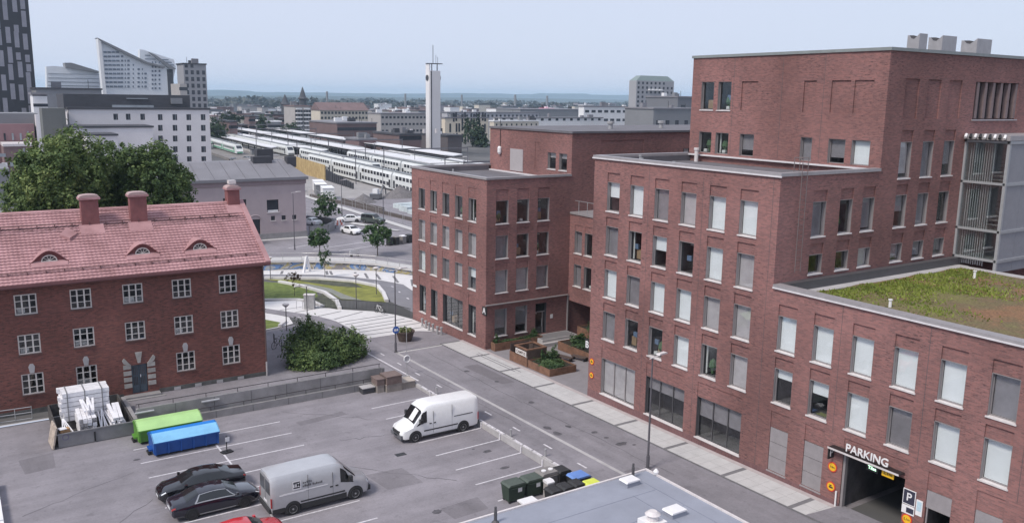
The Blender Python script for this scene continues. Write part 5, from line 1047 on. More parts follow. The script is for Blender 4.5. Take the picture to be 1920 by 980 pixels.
sn = empty('road_sign', (31.0, 63.04, zf(63)), 0, 'thin post with white ring sign beside the cycle lane', 'road sign'); MB().tube((0, 0, 0), (0, 0, 4.2), .03, 8).build('pole', GALV, sn)
rg_ = MB()
for k in range(20):
    a, b = 2 * math.pi * k / 20, 2 * math.pi * (k + 1) / 20; rg_.tube((.27 * math.cos(a), -.05, 1.4 + .27 * math.sin(a)), (.27 * math.cos(b), -.05, 1.4 + .27 * math.sin(b)), .06, 5)
rg_.build('sign_ring', WHITE, sn); MB().tube((0, -.06, 1.4), (0, -.04, 1.4), .24, 16).build('sign_face', mat('sign_pale', (.45, .43, .45), .6, var=0), sn)
PLT = mat('corten', (.16, .085, .055), .85, var=.25, scale=2.5, col2=(.24, .125, .08)); PLTD = mat('planter_brown', (.085, .06, .052), .8, var=.2, scale=3); SOIL = mat('soil', (.03, .025, .02), .95, var=.3)
pr_ = empty('planter', (35.75, 73.0, zf(73)), 0, 'large round brown planter with flowers by the tall lamp', 'planter'); MB().lathe([(.62, 0), (.88, .9), (.94, .9), (.94, 1.0), (.84, 1.0), (.8, .85)], n=24).build('pot', PLTD, pr_, 50)
CZ = .3
def tray(name, label, x0, x1, y0, y1, z0, h):
    t = empty(name, (x0, y0, z0), 0, label, 'planter'); w, d = x1 - x0, y1 - y0
    n = max(1, round(d / 1.6)); 
    for k in range(n): MB().box(0, .06, d * k / n + .008, d * (k + 1) / n - .008, 0, h).build('steel_panel', PLT, t); MB().box(w - .06, w, d * k / n + .008, d * (k + 1) / n - .008, 0, h).build('steel_panel', PLT, t)
    n = max(1, round(w / 1.6))
    for k in range(n): MB().box(.062 if k == 0 else w * k / n, w * (k + 1) / n - (.062 if k == n - 1 else .012), 0, .06, 0, h).build('steel_panel', PLT, t); MB().box(.062 if k == 0 else w * k / n, w * (k + 1) / n - (.062 if k == n - 1 else .012), d - .06, d, 0, h).build('steel_panel', PLT, t)
    MB().box(.06, w - .06, .06, d - .06, .05, h - .12).build('soil', SOIL, t); return t
tray('planter', 'rust brown planter box with green plants before the kiosk sign', 40.6, 43.4, 55.8, 59.05, CZ, .72); tray('planter', 'long dark planter under the windows of the block marked A', 40.85, 46.2, 64.75, 65.5, CZ - .05, .75); tray('planter', 'rust planter running along the yard towards the passage', 46.2, 49.5, 57.5, 62.3, CZ, .8); tray('planter', 'raised dark planter at the back of the yard by the steps', 49.9, 53.5, 60.2, 64.2, CZ, 1.3)
kb = empty('sign_box', (40.55, 59.1, CZ), 0, 'rust steel box with a frame top and white sign lettering', 'sign'); 
for k in range(2): MB().box(0, .06, .01 + k * 1.38, 1.37 + k * 1.38, 0, .85).build('steel_panel', PLT, kb)
MB().box(.06, 2.1, 0, .06, 0, 1.5).build('steel_panel', PLTD, kb); MB().box(.06, 2.1, 2.7, 2.76, 0, 1.5).build('steel_panel', PLTD, kb); MB().box(2.04, 2.1, .06, 2.7, 0, 1.5).build('steel_panel', PLTD, kb)
for b_ in ((-.02, .22, 0, 2.0, 1.5, 1.6), (1.9, 2.12, 0, 2.0, 1.5, 1.6), (.22, 1.9, 0, .2, 1.5, 1.6), (.22, 1.9, 1.8, 2.0, 1.5, 1.6)): MB().box(*b_).build('frame_bar', PLT, kb)
sp_ = MB().box(-.05, 0, .08, 1.72, .95, 1.4).build('sign_plate', mat('sign_offwhite', (.62, .58, .56), .6, var=.06), kb); lettering('CAMPUS', .36, .004, PLTD, FX, (-.055, .9, 1.17), sp_)
bs = MB().box(40.25, 40.4, 50.55, 51.1, 4.2, 5.0); bs = bs.build('letter_sign', BLACK, bB); bs.location = (.2, -.12, -.1); lettering('B', .75, .02, WHITE, FX, (40.23, 50.83, 4.6), bs)
for k in range(2): b = empty('bench', (44.6 + k * 1.1, 58.2 - k * .6, CZ), .3, ('dark low bench nearer the plants in the yard', 'dark low bench nearer the passage in the yard')[k], 'bench'); MB().box(0, .5, 0, 1.5, .36, .44).build('seat', PLTD, b); MB().box(.05, .45, .1, .2, 0, .36).build('leg', BLACK, b); MB().box(.05, .45, 1.3, 1.4, 0, .36).build('leg', BLACK, b)
for k, (x, y) in enumerate(((39.83, 77.3), (39.72, 76.28), (39.58, 75.31), (39.7, 74.71), (39.56, 73.52), (39.73, 73.0))):
    b = empty('bollard', (x, y, zf(y)), 0, ('grey post farthest along the wall of block A', 'second grey post counted from the far end of the wall', 'third grey post counted from the far end of the wall', 'fourth grey post counted from the far end of the wall', 'fifth grey post counted from the far end of the wall', 'grey post nearest the pavement in the row by block A')[k], 'bollard', 'posts along block A'); MB().lathe([(.1, 0), (.1, .62), (.16, .65), (.16, .78), (.1, .82)], n=12).build('post', GALV, b, 40); MB().lathe([(.16, 0), (.14, .08)], n=12).build('foot', CONC, b)
kk = empty('cabinet', (32.2, 91.3, zf(91)), -.6, 'grey utility cabinet standing at the lawn edge', 'cabinet'); MB().box(0, 1.15, 0, .6, 0, 1.6).build('housing', GALV, kk); MB().box(-.05, 1.2, -.05, .65, 1.6, 1.68).build('cap', SILL, kk); MB().box(.56, .58, -.006, .0, .1, 1.5).build('door_gap', DALU, kk)
fr = empty('cycle_stand', (31.6, 92, zf(92)), -.6, 'steel frame stand left of the grey cabinet', 'cycle stand'); MB().tube((0, 0, 0), (0, 0, .95), .03, 6).tube((0, 0, .95), (.7, 0, .95), .03, 6).tube((.7, 0, .95), (.7, 0, 0), .03, 6).build('hoop', GALV, fr)
# fence above the lower path
FP = [(33.4, 91.2), (35.9, 89.3), (38.2, 86.3), (39.35, 84.5), (39.75, 82.9), (40.25, 80.75)]
ff = empty('fence', label='dark bar fence above the lower cycle path', cat='fence'); FD = mat('fence_dark', (.05, .055, .055), .6, var=.1)
tot = 0
for a, b in zip(FP, FP[1:]):
    A_, B_ = Vector((*a, zf(a[1]))), Vector((*b, zf(b[1])))
    for z in (.08, 1.1): MB().tube(A_ + Vector((0, 0, z)), B_ + Vector((0, 0, z)), .03, 5).build('rail', FD, ff)
    n = int((B_ - A_).length / .16)
    for k in range(n): p = A_.lerp(B_, k / n); MB().box(p.x - .012, p.x + .012, p.y - .012, p.y + .012, p.z + .08, p.z + 1.1).build('bar', FD, ff)
# bicycle stands and bicycles
for k, (x, y) in enumerate(((24.8, 78.8), (24.4, 75.35), (25.1, 75.95))):
    h = empty('cycle_stand', (x, y, zf(y)), .4, ('dark cycle hoop farthest from the corner of the old house', 'dark cycle hoop nearest the old house corner', 'dark cycle hoop beside the round shrub')[k], 'cycle stand', 'cycle hoops by the shrub'); MB().tube((0, 0, 0), (0, 0, .85), .03, 6).tube((0, 0, .85), (.2, .35, .85), .03, 6).tube((.2, .35, .85), (.2, .35, 0), .03, 6).build('hoop', FD, h)
def bicycle(x, y, rz, label, col):
    b = empty('bicycle', (x, y, zf(y)), rz, label, 'bicycle', 'parked bicycles'); r = .34
    for xx in (-.52, .52):
        w = MB(); 
        for k in range(18): a, c = 2 * math.pi * k / 18, 2 * math.pi * (k + 1) / 18; w.tube((xx + r * math.cos(a), 0, r + r * math.sin(a)), (xx + r * math.cos(c), 0, r + r * math.sin(c)), .022, 5)
        for k in range(6): a = math.pi * k / 6; w.tube((xx - r * math.cos(a), 0, r - r * math.sin(a)), (xx + r * math.cos(a), 0, r + r * math.sin(a)), .004, 3)
        w.build('wheel', TYRE, b)
    MB().path([(-.52, 0, .34), (-.05, 0, .3), (.38, 0, .85), (-.18, 0, .8), (-.05, 0, .3)], .022).path([(-.18, 0, .8), (-.52, 0, .34)], .016).path([(.52, 0, .34), (.36, 0, .98)], .02).build('frame', col, b)
    MB().path([(.36, 0, .98), (.34, -.26, 1.04)], .016).path([(.36, 0, .98), (.34, .26, 1.04)], .016).build('handlebar', TRIM, b); MB().py([(-.36, .92), (-.06, .93), (-.06, .97), (-.3, 1.0), (-.38, .97)], -.06, .06).build('saddle', TRIM, b); MB().tube((-.19, 0, .8), (-.2, 0, .93), .014).build('seat_post', TRIM, b)
bicycle(38.5, 84.9, 1.9, 'white bicycle leaning at the dark bar fence', P_WHITE); bicycle(24.55, 77.0, .5, 'dark bicycle parked in the hoops by the old house', P_BLACK)
# person in dark top at the fence
# ================================================================ VEGETATION
import numpy as np
def leaf_mat(name, c1, c2, c3, trans=.25):
    m, t, b = _nodes(name); b.inputs['Roughness'].default_value = .6; b.inputs['Specular IOR Level'].default_value = .25
    g = t.nodes.new('ShaderNodeNewGeometry'); r = t.nodes.new('ShaderNodeValToRGB'); r.color_ramp.elements.new(.5)
    for e_, c in zip(r.color_ramp.elements, (c1, c2, c3)): e_.color = (*c, 1)
    n = t.nodes.new('ShaderNodeTexNoise'); n.inputs['Scale'].default_value = .45; t.links.new(g.outputs['Position'], n.inputs['Vector'])
    a = t.nodes.new('ShaderNodeMath'); a.operation = 'MULTIPLY_ADD'; a.inputs[1].default_value = .55; t.links.new(g.outputs['Random Per Island'], a.inputs[0])
    s = t.nodes.new('ShaderNodeMapRange'); s.inputs[1].default_value = .35; s.inputs[2].default_value = .65; s.inputs[4].default_value = .5; t.links.new(n.outputs['Fac'], s.inputs[0]); t.links.new(s.outputs[0], a.inputs[2])
    t.links.new(a.outputs[0], r.inputs[0]); t.links.new(r.outputs[0], b.inputs['Base Color'])
    tr = t.nodes.new('ShaderNodeBsdfTranslucent'); t.links.new(r.outputs[0], tr.inputs[0]); mx = t.nodes.new('ShaderNodeMixShader'); mx.inputs[0].default_value = trans
    t.links.new(b.outputs[0], mx.inputs[1]); t.links.new(tr.outputs[0], mx.inputs[2]); t.links.new(mx.outputs[0], t.nodes['Material Output'].inputs[0]); MATS[name] = m; return m
LEAF = leaf_mat('linden_leaves', (.04, .075, .03), (.12, .18, .06), (.26, .31, .11)); LEAFM = leaf_mat('linden_dark_leaves', (.035, .068, .03), (.095, .15, .052), (.195, .255, .09)); LEAF2 = leaf_mat('dark_leaves', (.022, .05, .024), (.055, .11, .045), (.115, .18, .065)); LEAF3 = leaf_mat('low_leaves', (.03, .055, .03), (.06, .11, .045), (.12, .18, .075)); LEAF4 = leaf_mat('far_leaves', (.02, .035, .022), (.035, .06, .03), (.06, .09, .04), 0)  # LEAFM: deeper green than LEAF, for the other lindens and the shrub
BARK = mat('bark', (.075, .06, .05), .95, var=.3, scale=6, bump=.4)
rng = np.random.default_rng(5)
def foliage(name, blobs, n, size, m, parent, shell=.55, flat=.5):
    """n leaf faces spread through ellipsoids (cx,cy,cz,rx,ry,rz), gathered in clumps"""
    vol = np.array([b[3] * b[4] * b[5] for b in blobs]) ** .67; cnt = (vol / vol.sum() * n).astype(int); V = []
    for b, c in zip(blobs, cnt):
        if c < 3: continue
        nc = max(4, c // 28)
        d = rng.normal(size=(nc, 3)); d /= np.linalg.norm(d, axis=1)[:, None]; rad = shell + (1 - shell) * rng.random(nc) ** .6
        rad *= 1 + .16 * np.sin(d[:, 0] * 5 + b[0]) * np.cos(d[:, 1] * 4 + b[1]) + rng.normal(size=nc) * .05
        cc = d * rad[:, None]
        k = rng.integers(0, nc, c); R_ = np.array(b[3:6]); cl_ = .15 + .1 * rng.random(nc)
        p = (cc[k] + rng.normal(size=(c, 3)) * cl_[k][:, None] * .55) * R_ + np.array(b[:3]); V.append((p, d[k]))
    P = np.concatenate([v[0] for v in V]); D = np.concatenate([v[1] for v in V]); N = len(P)
    nr = D * .7 + rng.normal(size=(N, 3)) * .6 + np.array([0, 0, flat]); nr /= np.linalg.norm(nr, axis=1)[:, None]
    u = np.cross(nr, rng.normal(size=(N, 3))); u /= np.linalg.norm(u, axis=1)[:, None]; w_ = np.cross(nr, u); s = size * (.6 + .8 * rng.random(N))[:, None]
    q = np.stack([P - u * s * .5, P - w_ * s * .32, P + u * s * .55, P + w_ * s * .32], axis=1).reshape(-1, 3)
    me = bpy.data.meshes.new(name); me.vertices.add(4 * N); me.vertices.foreach_set('co', q.ravel()); me.loops.add(4 * N); me.loops.foreach_set('vertex_index', np.arange(4 * N, dtype=np.int32)); me.polygons.add(N); me.polygons.foreach_set('loop_start', np.arange(0, 4 * N, 4, dtype=np.int32)); me.update(calc_edges=True); me.materials.append(m)
    return link(name, me, parent)
def tree(name, x, y, z, h, r, label, n=9000, leaf=.28, m=LEAF, trunk=.2, blobs=None, cone=False, group=None, clear=.28):
    t = empty(name, (x, y, z), 0, label, 'tree', group); tr = MB(); top = h * .75; prev = Vector((0, 0, -.1)); pr_ = trunk
    for k in range(1, 6):
        p = Vector((random.uniform(-.04, .04) * h * .3, random.uniform(-.04, .04) * h * .3, top * k / 5)); r2 = trunk * (1 - k / 5.6); tr.tube(prev, p, pr_, 9, r2, cap=False); prev, pr_ = p, r2
    for k in range(9):
        a = 2 * math.pi * k / 9 + random.random() * .5; zb = h * random.uniform(clear, .6); e = Vector((math.cos(a) * r * .6, math.sin(a) * r * .6, zb + h * random.uniform(.08, .25))); mid = Vector((e.x * .45, e.y * .45, zb + (e.z - zb) * .35))
        tr.tube((0, 0, zb), mid, trunk * .38, 6, trunk * .25, cap=False).tube(mid, e, trunk * .25, 6, trunk * .08, cap=False)
    tr.build('trunk', BARK, t, 60)
    if blobs is None:
        c0 = h * clear; blobs = []
        if cone:
            for k in range(7): f = k / 6; blobs.append((0, 0, c0 + (h - c0) * (.1 + .82 * f), r * (1 - f * .82), r * (1 - f * .82), (h - c0) * .13))
        else:
            blobs.append((0, 0, c0 + (h - c0) * .5, r * .8, r * .8, (h - c0) * .5))
            for k in range(9):
                a = 2 * math.pi * k / 9 + random.random(); zz = c0 + (h - c0) * random.uniform(.25, .85); q = r * random.uniform(.4, .62); blobs.append((math.cos(a) * q, math.sin(a) * q, zz, r * random.uniform(.32, .5), r * random.uniform(.32, .5), (h - c0) * random.uniform(.16, .26)))
    foliage('crown', blobs, n, leaf, m, t); return t
# street trees (the near pair by the raised road, the far pair by the ramp)
tree('street_tree', 46.2, 123.2, ROADZ, 4.3, 1.9, 'young street tree left of the far road railing', 3500, .3, LEAF2, .09); tree('street_tree', 53.3, 117.9, ROADZ, 5.0, 2.6, 'wide young street tree near the railing and far bins', 3500, .3, LEAF2, .09)
tree('street_tree', 60.4, 157.6, ROADZ, 5.2, 2.8, 'street tree beside the ramp wall of the far road', 3000, .34, LEAF2, .1, clear=.1); tree('street_tree', 56.5, 166, ROADZ, 5.2, 1.9, 'narrow tree right beside the pink house', 2500, .34, LEAF4, .1, cone=True, clear=.1)
tree('street_tree', 38.6, 137.5, ROADZ, 3.6, 2.4, 'low bushy tree in front of the pink house', 3500, .3, LEAF2, .12, clear=.1)
tree('sapling', 34.1, 99.9, zf(99.9), 3.0, 1.1, 'reddish sapling held by stakes on the lawn', 700, .16, leaf_mat('red_leaves', (.05, .03, .025), (.09, .06, .04), (.12, .1, .05)), .04); tree('sapling', 42.0, 110.3, zf(110), 4.4, 1.0, 'slim green sapling by the far path', 900, .18, LEAF3, .05)
# big trees behind the old house
def big(x, y, label, bl, n, m=LEAF):
    t = tree('linden_tree', x, y, zf(y), 18, 5, label, n, .3, m, .42, blobs=bl, clear=.3)
def lumps(rx, ry, z0, z1, n, seed, lo=.27, hi=.42):
    rd = random.Random(seed); zc, rz = (z0 + z1) / 2, (z1 - z0) / 2; out = [(0, 0, zc, rx * .72, ry * .72, rz * .72)]
    for k in range(n):
        f = (k + .5) / n; zz = 1 - 1.75 * f; q = math.sqrt(max(0, 1 - zz * zz)); a = k * 2.39996 + rd.random() * .6; s_ = rd.uniform(lo, hi); e = rd.uniform(.66, .86)
        out.append((math.cos(a) * q * rx * e, math.sin(a) * q * ry * e, zc + zz * rz * e, rx * s_ * 1.1, ry * s_ * 1.1, rz * s_ * .8))
    return out
big(9.3, 97.5, 'broad light green linden behind the left half of the old house', lumps(5.0, 4.6, 6.5, 20.6, 26, 4), 44000)
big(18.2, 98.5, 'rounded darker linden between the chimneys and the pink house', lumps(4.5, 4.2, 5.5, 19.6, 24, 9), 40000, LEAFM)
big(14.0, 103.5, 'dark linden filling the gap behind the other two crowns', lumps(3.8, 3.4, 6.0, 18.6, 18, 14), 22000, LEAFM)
# shrub mass by the cycle path
s = empty('shrub', (26.6, 69.6, zf(69.6)), 0, 'big rounded dark green shrub beside the old house corner', 'shrub')
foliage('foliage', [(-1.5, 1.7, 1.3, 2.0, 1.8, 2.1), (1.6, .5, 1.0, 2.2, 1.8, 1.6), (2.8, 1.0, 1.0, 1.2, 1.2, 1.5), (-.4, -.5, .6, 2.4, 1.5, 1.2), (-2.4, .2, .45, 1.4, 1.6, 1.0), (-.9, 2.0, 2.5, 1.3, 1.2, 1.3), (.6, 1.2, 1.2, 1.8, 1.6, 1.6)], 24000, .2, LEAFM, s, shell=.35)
tw = MB()
for k in range(14): a = random.random() * 6.3; tw.tube((math.cos(a) * .8, .4 + math.sin(a) * .6, 0), (math.cos(a) * 2.0, .6 + math.sin(a) * 1.3, random.uniform(.8, 1.8)), .035, 5, .01)
tw.tube((.2, 1.0, 0), (1.9, 1.3, 2.6), .03, 5, .01); tw.build('stem', BARK, s)
foliage('foliage', [(1.95, 1.35, 2.45, .28, .25, .45)], 260, .16, LEAF4, s)
# plants in the planters
def plants(tname_label, blobs, n, size, m=LEAF3):
    for o in COL.objects:
        if o.name.startswith('planter') and o.get('label') == tname_label: foliage('plants', blobs, n, size, m, o, shell=.2)
plants('large round brown planter with flowers by the tall lamp', [(0, 0, 1.1, .8, .8, .35)], 900, .14, leaf_mat('flower_leaves', (.04, .08, .03), (.1, .15, .05), (.4, .35, .2), 0))
plants('rust brown planter box with green plants before the kiosk sign', [(1.4, 1.6, .7, 1.3, 1.5, .3), (2.2, 2.6, 1.1, .5, .5, .75), (1.4, 2.8, 1.0, .35, .3, .7), (.7, 1.0, .75, .6, .7, .25)], 5000, .13)
plants('long dark planter under the windows of the block marked A', [(2.6, .37, .72, 2.6, .4, .22), (.4, .4, .95, .3, .3, .5), (4.6, .4, 1.0, .4, .3, .5)], 2600, .13)
plants('rust planter running along the yard towards the passage', [(1.6, 2.4, .85, 1.6, 2.3, .35), (1.2, 3.4, 1.1, .8, .8, .5)], 4200, .15); plants('raised dark planter at the back of the yard by the steps', [(1.7, 2.0, 1.3, 1.8, 2.0, .4), (1.0, 1.0, 1.6, .6, .6, .6)], 3500, .16)
# sedum roof of the car park wing
def sedum():
    m, t, b = _nodes('sedum'); b.inputs['Roughness'].default_value = .95
    g = t.nodes.new('ShaderNodeNewGeometry'); n = t.nodes.new('ShaderNodeTexNoise'); n.inputs['Scale'].default_value = .22; n.inputs['Detail'].default_value = 7; n.inputs['Roughness'].default_value = .7; t.links.new(g.outputs['Position'], n.inputs['Vector'])
    r = t.nodes.new('ShaderNodeValToRGB'); cs = [(.28, (.19, .10, .055)), (.4, (.21, .115, .06)), (.5, (.14, .105, .055)), (.6, (.15, .135, .05)), (.72, (.18, .19, .05))]
    while len(r.color_ramp.elements) < len(cs): r.color_ramp.elements.new(.5)
    for e_, (p, c) in zip(r.color_ramp.elements, cs): e_.position = p; e_.color = (*c, 1)
    t.links.new(n.outputs['Fac'], r.inputs[0]); n2 = t.nodes.new('ShaderNodeTexNoise'); n2.inputs['Scale'].default_value = 9; n2.inputs['Detail'].default_value = 6; t.links.new(g.outputs['Position'], n2.inputs['Vector'])
    hs_ = t.nodes.new('ShaderNodeHueSaturation'); mr_ = t.nodes.new('ShaderNodeMapRange'); mr_.inputs[1].default_value = .3; mr_.inputs[2].default_value = .7; mr_.inputs[3].default_value = .55; mr_.inputs[4].default_value = 1.45; t.links.new(n2.outputs['Fac'], mr_.inputs[0]); t.links.new(mr_.outputs[0], hs_.inputs['Value']); t.links.new(r.outputs[0], hs_.inputs['Color']); t.links.new(hs_.outputs[0], b.inputs['Base Color'])
    bp = t.nodes.new('ShaderNodeBump'); bp.inputs['Strength'].default_value = .8; bp.inputs['Distance'].default_value = .05; t.links.new(n2.outputs['Fac'], bp.inputs['Height']); t.links.new(bp.outputs[0], b.inputs['Normal']); return m
SED = sedum(); mb = MB(); nx, ny = 42, 56
def sz(x, y): return 12.1 + .1 * noise.noise(Vector((x * .5, y * .5, 0))) + .05 * noise.noise(Vector((x * 2, y * 2, 3)))
mb.v = [(41.7 + 16.6 * i / nx, 9.3 + 22.7 * j / ny, sz(41.7 + 16.6 * i / nx, 9.3 + 22.7 * j / ny)) for i in range(nx + 1) for j in range(ny + 1)]
mb.f = [(i * (ny + 1) + j, (i + 1) * (ny + 1) + j, (i + 1) * (ny + 1) + j + 1, i * (ny + 1) + j + 1) for i in range(nx) for j in range(ny)]; mb.m = [0] * len(mb.f)
so = mb.build('sedum_mat', SED, bB, 60); so['kind'] = 'stuff'
# green and yellow tufts, denser towards the far corner
N = 7000; P = []
while len(P) < N:
    x, y = random.uniform(42, 58), random.uniform(9.6, 31.8); d = (y - 27.2) * .42 - abs(x - 50) * .05 + noise.noise(Vector((x * .3, y * .3, 1))) * 1.9 - .5
    if random.random() < 1 / (1 + math.exp(-2.2 * d)): P.append((x, y, sz(x, y)))
P = np.array(P); ht_ = .05 + .1 * rng.random(N); an = rng.random(N) * 6.28; dx, dy = np.cos(an) * .07, np.sin(an) * .07; tx, ty = rng.normal(size=N) * .05, rng.normal(size=N) * .05
q = np.stack([np.stack([P[:, 0] - dx, P[:, 1] - dy, P[:, 2] - .02], 1), np.stack([P[:, 0] + dx, P[:, 1] + dy, P[:, 2] - .02], 1), np.stack([P[:, 0] + tx, P[:, 1] + ty, P[:, 2] + ht_], 1)], 1).reshape(-1, 3)
me = bpy.data.meshes.new('sedum_tufts'); me.from_pydata(q.tolist(), [], [(3 * i, 3 * i + 1, 3 * i + 2) for i in range(N)]); me.materials.append(leaf_mat('tuft_leaves', (.12, .16, .035), (.19, .24, .045), (.27, .31, .07), .2)); o = link('sedum_tufts', me, bB); o['kind'] = 'stuff'
for x, y in ((43.0, 27.3), (44.5, 19.2), (55.5, 29.5), (50.5, 22.5)): MB().lathe([(.22, 0), (.09, .06), (.08, .45), (.12, .46), (.12, .52)], (x, y, 12.08), 10).build('vent_pipe', WHITE, bB)
# ================================================================ THE CITY BEYOND
def S(px, py, Y):
    """point of the place seen at a picture position, at survey distance Y"""
    d = RGT * ((px - 960) / FPX) + DWN * ((py - 490) / FPX) + FWD; return CAM + d * (Y / d.y)
WINM = {}
def far_windows(par, F, p0, W, H, rows, cols, ww, wh, m=None, gx_=None, name='window', skip=(), pane=True):
    """a grid of windows on a wall; p0 lower left of the field, sizes in metres"""
    m = m or DWIN; k = (round(ww, 2), round(wh, 2), m.name)
    if k not in WINM: WINM[k] = MB().box(0, ww, -.06, .1, 0, wh).mesh('window', m)
    for r in range(rows):
        for c in range(cols):
            if (r, c) in skip: continue
            u = W * (c + .5) / cols - ww / 2; z = H * (r + .5) / rows - wh / 2; link(name, WINM[k], par, M=Matrix.Translation(Vector(p0)) @ F @ Matrix.Translation((u, 0, z)))
DWIN = mat('far_window', (.035, .038, .05), .2, var=.3, scale=.3); LWIN = mat('far_window_pale', (.30, .33, .36), .2, var=.2, scale=.3)
def block_(name, label, pl, pr, pt, Y, D, m, roof=None, zb=-3, win=None, winx=None, cat='building', group=None, pt_at=None, cop=True):
    X1 = S(pr, pt, Y).x; X0 = S(pl, pt, Y + D).x; Z = S(pt_at or (pl + pr) / 2, pt, Y).z
    b = empty(name, ((X0 + X1) / 2, Y, zb), 0, label, cat, group); c = Vector(b.location); loc = lambda x, y, z: (x - c.x, y - c.y, z - c.z)
    a, e = loc(X0, Y, zb), loc(X1, Y + D, Z); MB().box(a[0], e[0], a[1], e[1], a[2], e[2]).build('wall', m, b)
    if roof: MB().box(a[0] - .4, e[0] + .4, a[1] - .4, e[1] + .4, e[2], e[2] + .7).build('roof', roof, b)
    if win: rows, cols, ww, wh, zlo, zhi = win; far_windows(b, FY, (a[0], 0, zlo - zb), X1 - X0, (Z if zhi is None else zhi) - zlo, rows, cols, ww, wh)
    if winx: rows, cols, ww, wh, zlo, zhi = winx; far_windows(b, FX, (a[0], e[1], zlo - zb), D, (Z if zhi is None else zhi) - zlo, rows, cols, ww, wh)
    rd = random.Random(int(pl * 7 + Y)); 
    if cat == 'building' and (X1 - X0) > 6:
        for k in range(rd.randint(1, 4)):
            w_ = rd.uniform(1.2, 4.0); xx = rd.uniform(X0 + 1, X1 - 1 - w_) - c.x; yy = rd.uniform(.5, max(.6, D - 3)); hh = rd.uniform(.8, 2.6); MB().box(xx, xx + w_, yy, yy + 2, Z - zb, Z - zb + .7 + hh).build('roof_unit', rd.choice((GRF, DKR, CGREY, WHT)), b)
        for k in range(rd.randint(0, 3)):
            xx = rd.uniform(X0 + 1, X1 - 1) - c.x; MB().tube((xx, 1.5, Z - zb), (xx, 1.5, Z - zb + rd.uniform(2, 4.5)), .12, 5).build('roof_pole', DKR, b)
    return b, X0, X1, Z
def clean(b):
    for k in ('_x0', '_x1', '_z'):
        if k in b: del b[k]
PLASTER = mat('mauve_plaster', (.42, .35, .365), .9, var=.06, scale=.4); WPL = mat('office_white', (.66, .635, .65), .85, var=.05, scale=.2); DKR = mat('dark_roof', (.055, .055, .065), .7, var=.15, scale=.3); GRF = mat('grey_roof', (.20, .195, .215), .7, var=.1, scale=.3); OLV = mat('olive_grey', (.135, .14, .135), .8, var=.06)
BRN = mat('station_brick', (.155, .105, .105), .9, var=.12, scale=.25); BEI = mat('beige_plaster', (.56, .51, .43), .9, var=.06, scale=.2); GRYP = mat('grey_plaster', (.37, .35, .345), .9, var=.07, scale=.2); WHT = mat('city_white', (.72, .72, .73), .8, var=.05, scale=.2); REDR = mat('red_roof', (.17, .115, .115), .85, var=.15, scale=.2); CGREY = mat('city_grey', (.20, .205, .22), .8, var=.06, scale=.2); PINKB = mat('pink_brick', (.26, .155, .165), .9, var=.1, scale=.3)
# --- pale pink house
ph = empty('plaster_house', (38, 141.15, ROADZ), 0, 'pale pink plaster house with low grey metal roof beyond the linden trees', 'building'); ph.location = (0, 0, 0)
ops = []
def pw(x0, y0, x1, y1): a, b = S(x0, y0, 141.15), S(x1, y1, 141.15); return a.x, b.x, b.z, a.z
PW = [pw(500, 375, 523, 397), pw(508, 405, 516, 413), pw(528, 404, 536, 412), pw(548, 403, 556, 411), pw(453, 374, 463, 405), pw(418, 372, 424, 379)]
for x0, x1, z0, z1 in PW: ops.append((x0 - 20, x1 - 20, z0, z1, .25, True))
dx0, dx1, dz0, dz1 = pw(468, 412, 489, 440); ops.append((dx0 - 20, dx1 - 20, dz0, dz1, .3, True))
mb = MB(); wall(mb, frame_at(FY, (20, 141.15, 0)), 30.67, ROADZ - .5, 9.3, ops); mb.quad([(50.67, 141.15, -1), (50.67, 156, -1), (50.67, 156, 9.3), (50.67, 141.15, 9.3)]); mb.quad([(20, 141.15, -1), (20, 156, -1), (20, 156, 9.3), (20, 141.15, 9.3)]); mb.quad([(20, 156, -1), (50.67, 156, -1), (50.67, 156, 9.3), (20, 156, 9.3)]); mb.build('wall', [PLASTER, INSIDE], ph)
for i, (x0, x1, z0, z1) in enumerate(PW):
    o = MB().box(x0, x1, 141.32, 141.36, z0, z1).build('window', DWIN, ph); MB().box(x0 - .1, x1 + .1, 141.0, 141.2, z0 - .12, z0).build('sill', SILL, o)
    if i == 0: MB().box(x0 + .15, x1 - .1, 141.28, 141.31, z0, z0 + .35).build('window_board', WHITE, o)
MB().box(dx0, dx1, 141.38, 141.42, dz0, dz1).build('door', DWIN, ph)
n = 10; arc = [(dx0 - .15 + (dx1 - dx0 + .3) * (.5 - .5 * math.cos(math.pi * k / n)), dz1 + .7 * math.sin(math.pi * k / n)) for k in range(n + 1)]; MB().path([(a, 141.1, b) for a, b in arc], .1, 5).build('door_arch', PLASTER, ph)
MB().box(20, 50.8, 140.95, 141.15, 8.6, 9.3).build('cornice', mat('cornice_mauve', (.28, .22, .235), .9, var=.06), ph); MB().box(19.6, 51.1, 140.6, 141.2, 9.3, 9.75).build('eave', GRF, ph); MB().box(20, 50.75, 140.9, 141.14, -.9, .5).build('plinth', CONC, ph)
rf = MB(); A_ = [(19.6, 140.6), (51.1, 140.6), (51.1, 156.6), (19.6, 156.6)]; B_ = [(23, 147), (49.2, 147), (49.2, 150.2), (23, 150.2)]; zE, zR = 9.75, 12.1
for k in range(4): l = (k + 1) % 4; rf.quad([(*A_[k], zE), (*A_[l], zE), (*B_[l], zR), (*B_[k], zR)])
rf.quad([(*p, zR) for p in B_]); rf = rf.build('roof', GRF, ph)
for x, y, w_, h_ in ((43.5, 146, 3.2, 1.3), (44.8, 148, 2.8, 2.4), (49.2, 145.5, 1.6, 1.2)): MB().box(x, x + w_, y, y + 1.5, 11, 11.6 + h_).build('roof_unit', DKR, rf)
for k in range(12): x = 21 + k * 2.45; MB().px([(140.7, 9.78), (147, 12.12), (147, 12.18), (140.7, 9.84)], x, x + .06).build('roof_seam', mat('roof_seam', (.16, .155, .175), .6, var=.05), rf)
